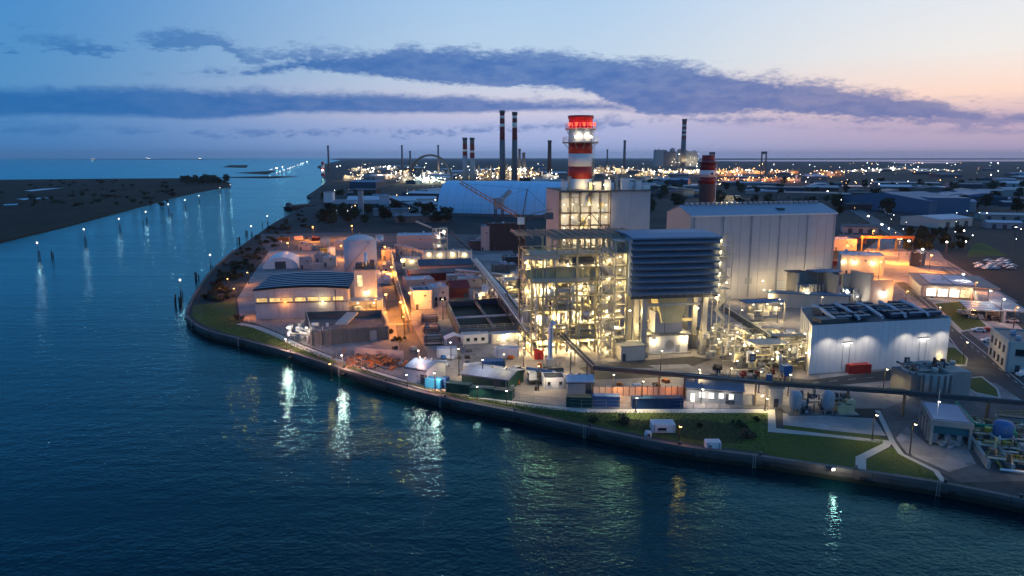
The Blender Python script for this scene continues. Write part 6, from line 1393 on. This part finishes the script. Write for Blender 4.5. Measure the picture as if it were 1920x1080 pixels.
# lamps along the long road and on the plain
Q = random.Random(4)
for i in range(16):
    t = i / 15; P = G(1900, 588).lerp(G(1528, 345), 0) if False else None
    px, py = 1905 + (1526 - 1905) * (1 - (1 - t) ** 1.0), 575 + (343 - 575) * t
    lamp(f'roadside lamp in the row along the long road', px, py, 9, SODIUM if i % 3 == 0 else COOL, 700 if i < 9 else 0, False, 'lamps along the long road', bulb=.4 + .05 * i) if i not in (5, 6) else None
def far_lamp(px, py, em, group, label, h=9, r=None):
    P = G(px, py, h); P.z = 0; T = Thing('yard_lamp', label, 'lamp', P, 0, group); T.rod('mast', M_dgrey, (0, 0, 0), (0, 0, h), .25, 6); T.ball('bulb', em, (0, 0, h), (r or .3 * P.y / 1100) * (.55 + 1.1 * ((px * 7.31) % 1) ** 2))
for i in range(80): far_lamp(Q.uniform(1560, 1915), 297 + 40 * Q.random() ** 1.6 + 8, Q.choice([E_far_w, E_far_w, E_far_o]), 'lamps on the far plain', 'tiny lamp twinkling on the far plain right of the works')
for i in range(60): far_lamp(Q.uniform(630, 1040), 306 + 20 * Q.random(), Q.choice([E_far_w, E_far_w, E_far_o, E_green]), 'lamps of the far refinery', 'tiny lamp twinkling behind the far refinery')
for i in range(80): far_lamp(Q.uniform(1110, 1560), 306 + 36 * Q.random(), Q.choice([E_far_w, E_far_o, E_far_o]), 'lamps of the far works', 'tiny lamp twinkling among the far orange works')
for i in range(26): far_lamp(Q.uniform(620, 850), 345 + 60 * Q.random(), E_far_w if i % 3 else E_far_o, 'lamps on the coal yard', 'small lamp on the dark coal yard', 7, .3)
for i in range(22): far_lamp(Q.uniform(1660, 1915), 395 + 60 * Q.random(), E_far_w, 'lamps around the warehouses', 'small lamp in the yards around the blue warehouse', 7, .32)
# ================================================================== channel marks, piles, boats
def pile(T, x, y, z1, r=.22): T.rod('pile', M_wood, (x, y, WATER_Z - 2), (x + .1, y, z1), r, 8)
nth = ['nearest', 'second', 'third', 'fourth', 'fifth', 'sixth', 'seventh', 'eighth', 'ninth']
for i, (px, py, fy) in enumerate(((73, 455, 486), (160, 430, 459), (225, 410, 434), (275, 397, 418), (317, 383, 402), (348, 375, 391), (374, 367, 381), (413, 352, 362), (432, 346, 353))):
    P = G(px, fy, WATER_Z); z_ = HZ(P, py); T = Thing('channel_light', f'white light on a timber post along the island shore, {nth[i]} in the row', 'channel light', (P.x, P.y, 0), 0, 'channel lights')
    for dx, dy in ((0, 0), (.6, .4), (-.5, .5)): pile(T, dx, dy, WATER_Z + (z_ - WATER_Z) * .5)
    T.rod('pole', M_dgrey, (0, 0, WATER_Z + 1), (0, 0, z_), .1); T.ball('lantern', E_cool, (0, 0, z_), .42); T.light((0, -.8, z_ - .2), 420, (1, .85, .85), .3)
for i, (px, py, fy) in enumerate(((340, 525, 556), (396, 478, 505), (472, 424, 442), (502, 405, 420))):
    P = G(px, fy, WATER_Z); z_ = HZ(P, py); T = Thing('channel_light', f'white light on a pole off the plant bank, {nth[i]} in the row', 'channel light', (P.x, P.y, 0), 0, 'channel lights')
    T.rod('pole', M_dgrey, (0, 0, WATER_Z - 1), (0, 0, z_), .12); T.ball('lantern', E_cool, (0, 0, z_), .38); T.light((0, -.8, z_ - .2), 260, (1, .85, .85), .3)
    for dx, dy in ((.5, .2), (-.5, .3)): pile(T, dx, dy, WATER_Z + 2.5)
for i, (px, fy, n_, lb) in enumerate(((333, 572, 7, 'thick cluster of mooring piles in front of the plant bank'), (98, 482, 3, 'pair of dark piles beside the nearest channel light'), (368, 524, 3, 'small group of dark piles off the plant bank'), (322, 404, 2, 'two dark piles near the fifth channel light'), (270, 420, 2, 'two dark piles near the fourth channel light'), (447, 455, 3, 'dark piles close to the bushes on the bank'), (462, 440, 3, 'dark piles further along the bushy bank'), (493, 424, 2, 'two dark piles beyond the bushy bank'))):
    P = G(px, fy, WATER_Z); T = Thing('mooring_piles', lb, 'mooring piles', (P.x, P.y, 0)); Q = random.Random(i)
    for k in range(n_): pile(T, Q.uniform(-1.6, 1.6) * (n_ / 5), Q.uniform(-1, 1), WATER_Z + Q.uniform(2.2, 4.6), .3)
P = G(562, 391, WATER_Z); T = Thing('moored_barge', 'dark flat barge moored at the dock by the coal yard', 'barge', (P.x, P.y, WATER_Z), rad(68))
T.prism('hull', M_ship, [(-22, 1.0), (-24, 3.4), (26, 3.4), (22, 1.0), (20, -1), (-20, -1)], 'y', -6, 6); T.box('hatch_cover', M_dgrey, -16, 16, -4.5, 4.5, 3.4, 5); T.box('wheelhouse', M_stk, -22, -17.5, -3, 3, 3.4, 8); T.rod('mast', M_dgrey, (-19, 0, 8), (-19, 0, 12), .2)
for i, (px, py, lb) in enumerate(((175, 298.2, 'tiny lit ship on the horizon, left of three'), (279, 296.8, 'tiny lit ship on the horizon, middle of three'), (375, 296.8, 'tiny lit ship on the horizon, right of three'))):
    P = G(px, py + 2, WATER_Z); T = Thing('distant_ship', lb, 'ship', (P.x, P.y, WATER_Z)); s_ = P.y / FPX
    T.prism('hull', M_ship, [(-5 * s_, 1.2 * s_), (5 * s_, 1.2 * s_), (4 * s_, 0), (-4 * s_, 0)], 'y', -8, 8); T.box('deckhouse', M_grey, -3 * s_, 2 * s_, -5, 5, 1.2 * s_, 2.2 * s_)
    for k in range(5): T.ball('lamp', E_far_w, ((-3 + k * 1.5) * s_, -9, 1.9 * s_), .13 * s_)
Q = random.Random(10)
for i in range(26):
    t = Q.random(); px, py = (516 + 62 * t, 328 - 25 * t) if i % 3 else (500 + 30 * t, 322 - 8 * t); P = G(px, py, WATER_Z); T = Thing('channel_buoy', 'pale lit buoy in the far stretch of the channel', 'buoy', (P.x, P.y, WATER_Z), 0, 'buoys in the far channel')
    T.lathe('float', M_white, [(2, -.5), (2.4, .6), (1.2, 1.6), (.5, 5)], 10); T.ball('lantern', E_far_w, (0, 0, 6), .5 * P.y / 2600)
# ================================================================== vehicles
def car(label, P, yaw_, m, group=None, van=False):
    T = Thing('parked_car', label, 'car', P, yaw_, group); L_ = 5.0 if van else 4.3
    pf = [(0, .35), (0, .95), (.15, 1.05), (1.0, 1.1), (1.45, 2.0), (4.85, 2.1), (5.0, 1.9), (5.0, .35)] if van else [(0, .35), (.05, .85), (1.1, .98), (1.75, 1.45), (3.2, 1.47), (3.9, 1.0), (4.3, .92), (4.3, .35)]
    T.prism('body', m, pf, 'y', 0, 1.75)
    gl = [(1.12, 1.14), (1.5, 1.9), (2.4, 1.95), (2.4, 1.14)] if van else [(1.25, 1.02), (1.8, 1.4), (3.15, 1.41), (3.7, 1.02)]
    T.prism('side_window', M_glass, gl, 'y', -.02, -.004); T.prism('side_window', M_glass, gl, 'y', 1.754, 1.77)
    for x in (.85, L_ - .85):
        for y in (.1, 1.65): T.rod('wheel', M_tyre, (x, y - .11, .32), (x, y + .11, .32), .32, 12)
    for y in (.15, 1.3): T.box('headlight', M_white, -.03, .02, y, y + .3, .62, .78)
    return T
Q = random.Random(2)
for i, (px, py, m, lb) in enumerate(((1885, 604, M_car_w, 'white car parked beyond the office roof, right one'), (1852, 600, M_car_s, 'silver car parked beyond the office roof, left one'), (1840, 642, M_car_w, 'white car beside the office wall'), (1838, 622, M_red, 'red car parked behind the white one by the office'), (1822, 622, M_car_w, 'white car left of the red one'))):
    car(lb, G(px, py), YR, m)
car('white van at the right edge below the office', G(1912, 708), YR + .4, M_car_w, None, True)
for i in range(10): car('car parked under the solar carport', L2W(0, 0) * 0 + G(1813, 600) + Vector((math.cos(YR) * (1 + (i % 5) * 2.5) - math.sin(YR) * (2 + 8 * (i // 5)), math.sin(YR) * (1 + (i % 5) * 2.5) + math.cos(YR) * (2 + 8 * (i // 5)), 0)), YR + math.pi / 2, [M_car_k, M_car_s, M_car_w, M_car_k][i % 4], 'cars under the carport')
for i in range(34): car('pale car among those stored on the dark field', G(Q.uniform(1825, 1890), Q.uniform(488, 506)), rad(Q.uniform(-30, 20)), M_car_w if i % 4 else M_car_s, 'cars stored on the dark field')
for i, (px, py) in enumerate(((880, 692), (960, 700), (975, 706), (840, 690))): car(['white', 'silver', 'dark', 'grey'][i] + ' car on the yard behind the water front sheds', G(px, py), rad(10 + 30 * i), [M_car_w, M_car_s, M_car_k, M_car_s][i])
# ================================================================== fences, small yard things
T = Thing('perimeter_fence', 'thin wire fence with slim posts along the perimeter path', 'fence', (0, 0, 0))
fp = [G(*p) for p in ((450, 604), (482, 609), (522, 624), (560, 643), (620, 667), (690, 691), (740, 706), (800, 723), (900, 742), (1000, 757), (1090, 766), (1440, 766))]
for a, b in zip(fp, fp[1:]):
    L_ = (b - a).length; n_ = max(1, int(L_ / 3))
    for i in range(n_): p = a.lerp(b, i / n_); T.bar('post', M_steel, (p.x, p.y, 0), (p.x, p.y, 2.2), .09)
    for z in (.3, 1.2, 2.1): T.bar('wire', M_steel, (a.x, a.y, z), (b.x, b.y, z), .04)
Q = random.Random(19)
for i in range(44):   # pallets and crates lying on the yards
    px, py = Q.choice([(Q.uniform(960, 1060), Q.uniform(690, 735)), (Q.uniform(770, 980), Q.uniform(655, 690)), (Q.uniform(500, 640), Q.uniform(445, 500)), (Q.uniform(1120, 1280), Q.uniform(715, 738)), (Q.uniform(1340, 1480), Q.uniform(690, 712))])
    T = Thing('crate', None, 'crate', G(px, py), Q.uniform(0, 3), 'crates lying on the yards'); a = Q.uniform(.8, 2.2); h_ = Q.uniform(.4, 1.5)
    cn, m = Q.choice([('brown', M_wood), ('orange', M_org), ('grey', M_grey), ('white', M_white), ('blue', M_bcont), ('black', M_dgrey)]); T.root['label'] = f'{"low" if h_ < .95 else "tall"} {cn} pallet load ' + ('near the container office' if 960 <= px <= 1060 and py > 690 else 'on the open yard behind the slate roof' if py > 650 and px < 980 else 'in the orange lit yard behind the workshop' if py < 510 else 'in front of the screen wall' if px < 1300 else 'before the pipework yard'); T.box('load', m, 0, a, 0, a * .8, .16, h_ + .16); T.box('pallet', M_wood, -.1, a + .1, -.1, a * .8 + .1, 0, .15)
# ================================================================== vegetation
def crown_mesh(name, seed, n, rx, rz, m, leaf=.5, lumps=9):
    Q = random.Random(seed); v = []; f = []
    cs = [(Q.gauss(0, .45) * rx, Q.gauss(0, .45) * rx, rz * (.55 + Q.uniform(-.4, .45)), Q.uniform(.35, .6) * rx) for _ in range(lumps)]
    for i in range(n):
        cx, cy_, cz, r_ = Q.choice(cs); d = Vector((Q.gauss(0, 1), Q.gauss(0, 1), Q.gauss(0, 1))).normalized() * r_ * Q.uniform(.5, 1.05)
        c = Vector((cx, cy_, max(.1, cz))) + d
        if c.z < .05: c.z = .05
        a = Vector((Q.gauss(0, 1), Q.gauss(0, 1), Q.gauss(0, 1))).normalized(); b = a.orthogonal().normalized(); a = a * leaf * Q.uniform(.6, 1.3); b = b * leaf * Q.uniform(.4, .9)
        k = len(v); v += [c - a, c + b, c + a, c - b]; f.append((k, k + 1, k + 2, k + 3))
    return mesh_of(name, v, f, m)
SHRUB = [crown_mesh('shrub_crown', s, 360, 2.2, 2.4, M_leaf if s % 3 else M_reed, .42) for s in range(5)]
TREE = [crown_mesh('tree_crown', 20 + s, 700, 3.4, 6, M_leaf, .6, 14) for s in range(4)]
def tree(label, P, s_, i, group, name='tree', kind=TREE):
    T = Thing(name, label, 'tree' if kind is TREE else 'shrub', P, i * 1.7, group)
    if kind is TREE:
        T.rod('trunk', M_bark, (0, 0, 0), (0, 0, 3.2 * s_), .22 * s_, 7)
        for k in range(3): T.bar('limb', M_bark, (0, 0, 2.2 * s_), (1.3 * s_ * math.cos(k * 2.1), 1.3 * s_ * math.sin(k * 2.1), 4.6 * s_), .16 * s_)
        T.put('crown', kind[i % len(kind)], Matrix.Translation((0, 0, 2.0 * s_)) @ Matrix.Diagonal((s_, s_, s_, 1)))
    else:
        T.rod('stem', M_bark, (0, 0, 0), (0, 0, .8 * s_), .1 * s_, 6); T.put('crown', kind[i % len(kind)], Matrix.Diagonal((s_, s_, s_ * .85, 1)))
Q = random.Random(55)
BK = [(386, 560, 430, 556), (392, 540, 440, 540), (405, 520, 452, 520), (425, 497, 468, 500), (450, 474, 490, 478), (478, 450, 515, 455), (505, 434, 540, 440), (530, 420, 580, 424), (555, 405, 620, 412)]
n_ = 0
for x0_, y0_, x1_, y1_ in BK:
    for k in range(15):
        t = Q.random(); tree('dark shrub in the thicket on the channel bank, ' + ['just above the lawn', 'beside the workshop', 'beside the workshop roof', 'level with the storage tent', 'level with the round tank', 'below the container yard', 'at the container yard', 'at the coal yard lamps', 'at the coal yard edge'][BK.index((x0_, y0_, x1_, y1_))], G(x0_ + (x1_ - x0_) * t + Q.uniform(-8, 8), y0_ + (y1_ - y0_) * t + Q.uniform(-9, 9)), Q.uniform(.4, 1.0), n_, 'shrubs on the channel bank', 'bank_shrub', SHRUB); n_ += 1
for i in range(70):
    px, py = Q.uniform(600, 850), 360 + 62 * Q.random() ** .7
    tree('dark tree on the waste ground ' + ('near the water tower' if px < 660 else 'below the conveyor gallery' if px < 720 else 'below the sloping conveyor' if px < 790 else 'left of the blue vault') + (', far row' if py < 390 else ', near row'), G(px, py), Q.uniform(.8, 1.6), i, 'trees around the coal yard')
for i in range(46): tree('dark tree in the belt along the long road', G(1700 + Q.uniform(0, 110), 432 + Q.uniform(0, 40)), Q.uniform(.45, .85), i, 'trees along the long road')
for i in range(90):
    px, py = Q.uniform(1200, 1920), 346 + 60 * Q.random() ** 1.3
    tree('dark tree on the plain ' + ('behind the turbine hall' if px < 1420 else 'left of the long road' if px < 1560 else 'beside the long road' if px < 1660 else 'around the blue warehouse' if px < 1830 else 'right of the blue warehouse') + (', in the far belt' if py < 365 else ', in the nearer belt'), G(px, py), Q.uniform(1.0, 2.0), i, 'trees on the plain')
for i in range(60):
    px = Q.uniform(340, 430); tree('dark tree in the grove at the island tip', Vector((*G(px, Q.uniform(337, 345) if px < 425 else 341).xy, WATER_Z + .9)), Q.uniform(1.0, 1.9), i, 'trees at the island tip')
for i in range(80): tree('low bush dotted over the salt marsh island', Vector((*G(Q.uniform(-20, 330), Q.uniform(337, 385)).xy, WATER_Z + .9)), Q.uniform(1.0, 2.2), i, 'bushes on the island', 'marsh_bush', SHRUB)
for i, (px, py) in enumerate(((447, 600), (735, 625), (745, 640), (742, 655), (1110, 792), (1170, 795), (1310, 800), (1390, 800), (1400, 820), (1420, 790))): tree(f'round bush on the plant grass, number {i}' if False else ['tall yellow lit bush at the workshop corner', 'bush at the upper end of the orange street', 'bush halfway down the orange street', 'bush at the lower end of the orange street', 'scrubby bush on the bank below the green container', 'scrubby bush on the bank below the blue container', 'scrubby bush right of the quay lamp', 'scrubby bush on the dark bank left of the lawn', 'scrubby bush at the lawn edge near the water', 'scrubby bush at the lawn edge below the gatehouse'][i], G(px, py), (.75 if i < 1 else .4) + .15 * (i % 3), i, None, 'bush', SHRUB)
# grass tufts on the lawns and the rough bank, one mass
def tufts(name, label, boxes, n, m, h):
    Q = random.Random(9); v = []; f = []
    import itertools
    for i in range(n):
        (x0_, x1_, fa, fb) = Q.choice(boxes); px = Q.uniform(x0_, x1_); P = G(px, Q.uniform(fa(px), fb(px))); a = Q.uniform(0, 6.28); w_ = Q.uniform(.08, .25); hh = h * Q.uniform(.4, 1.3); k = len(v)
        v += [(P.x - w_ * math.cos(a), P.y - w_ * math.sin(a), 0), (P.x + w_ * math.cos(a), P.y + w_ * math.sin(a), 0), (P.x + Q.gauss(0, .12), P.y + Q.gauss(0, .12), hh)]; f.append((k, k + 1, k + 2))
    o = bpy.data.objects.new(name, mesh_of(name, v, f, m)); COL.objects.link(o); o['kind'] = 'stuff'; o['label'] = label; o['category'] = 'grass'
def lerpf(pts):
    def f(x):
        for (a, b), (c, d) in zip(pts, pts[1:]):
            if a <= x <= c: return b + (d - b) * (x - a) / (c - a)
        return pts[-1][1] if x > pts[-1][0] else pts[0][1]
    return f
up_ = lerpf([(380, 570), (447, 606), (520, 630), (620, 673), (740, 712), (900, 748), (1090, 772), (1440, 773)]); dn_ = lerpf([(380, 606), (450, 630), (540, 654), (640, 685), (720, 709), (830, 739), (960, 764), (1100, 794), (1270, 827), (1440, 849)])
M_tuft = mat('grass_blade', (.12, .15, .04), .9, var=.5, scale=.3)
tufts('grass', 'rough grass tufts covering the bank behind the quay', [(380, 1090, up_, dn_), (380, 1090, up_, dn_), (380, 1090, up_, dn_), (1090, 1440, up_, dn_)], 26000, M_tuft, .2)
tufts('grass', 'short mown grass on the lawns beside the pale paths', [(1440, 1604, lambda x: 814, lambda x: 855 + (x - 1440) * .14), (1604, 1655, lambda x: 826, lambda x: 857 - (x - 1604) * .5), (1626, 1760, lambda x: 864 - (48 - abs(x - 1672)) * .3 if x < 1672 else 842 + (x - 1672) * .62, lambda x: 884 + (x - 1626) * .12)], 9000, MATS['grass_blade'], .10)
# ================================================================== the air: faint dusk haze round the whole place
hz = bpy.data.objects.new('haze', mesh_of('haze', [(x, y, z) for z in (-12, 236) for y in (-600, 31000) for x in (-31000, 31000)], [(0, 2, 3, 1), (4, 5, 7, 6), (0, 1, 5, 4), (2, 6, 7, 3), (0, 4, 6, 2), (1, 3, 7, 5)], None)); COL.objects.link(hz); hz['kind'] = 'stuff'; hz['label'] = 'faint blue dusk haze over the far plain'; hz['category'] = 'haze'
hm = bpy.data.materials.new('dusk_haze'); hm.use_nodes = True; t = NT(hm.node_tree); t.n.clear(); pv = t.node('ShaderNodeVolumePrincipled'); pv.inputs['Color'].default_value = (.78, .90, 1, 1); pv.inputs['Density'].default_value = 2.8e-5; o = t.node('ShaderNodeOutputMaterial'); t.l.new(pv.outputs[0], o.inputs['Volume']); hz.data.materials.append(hm)
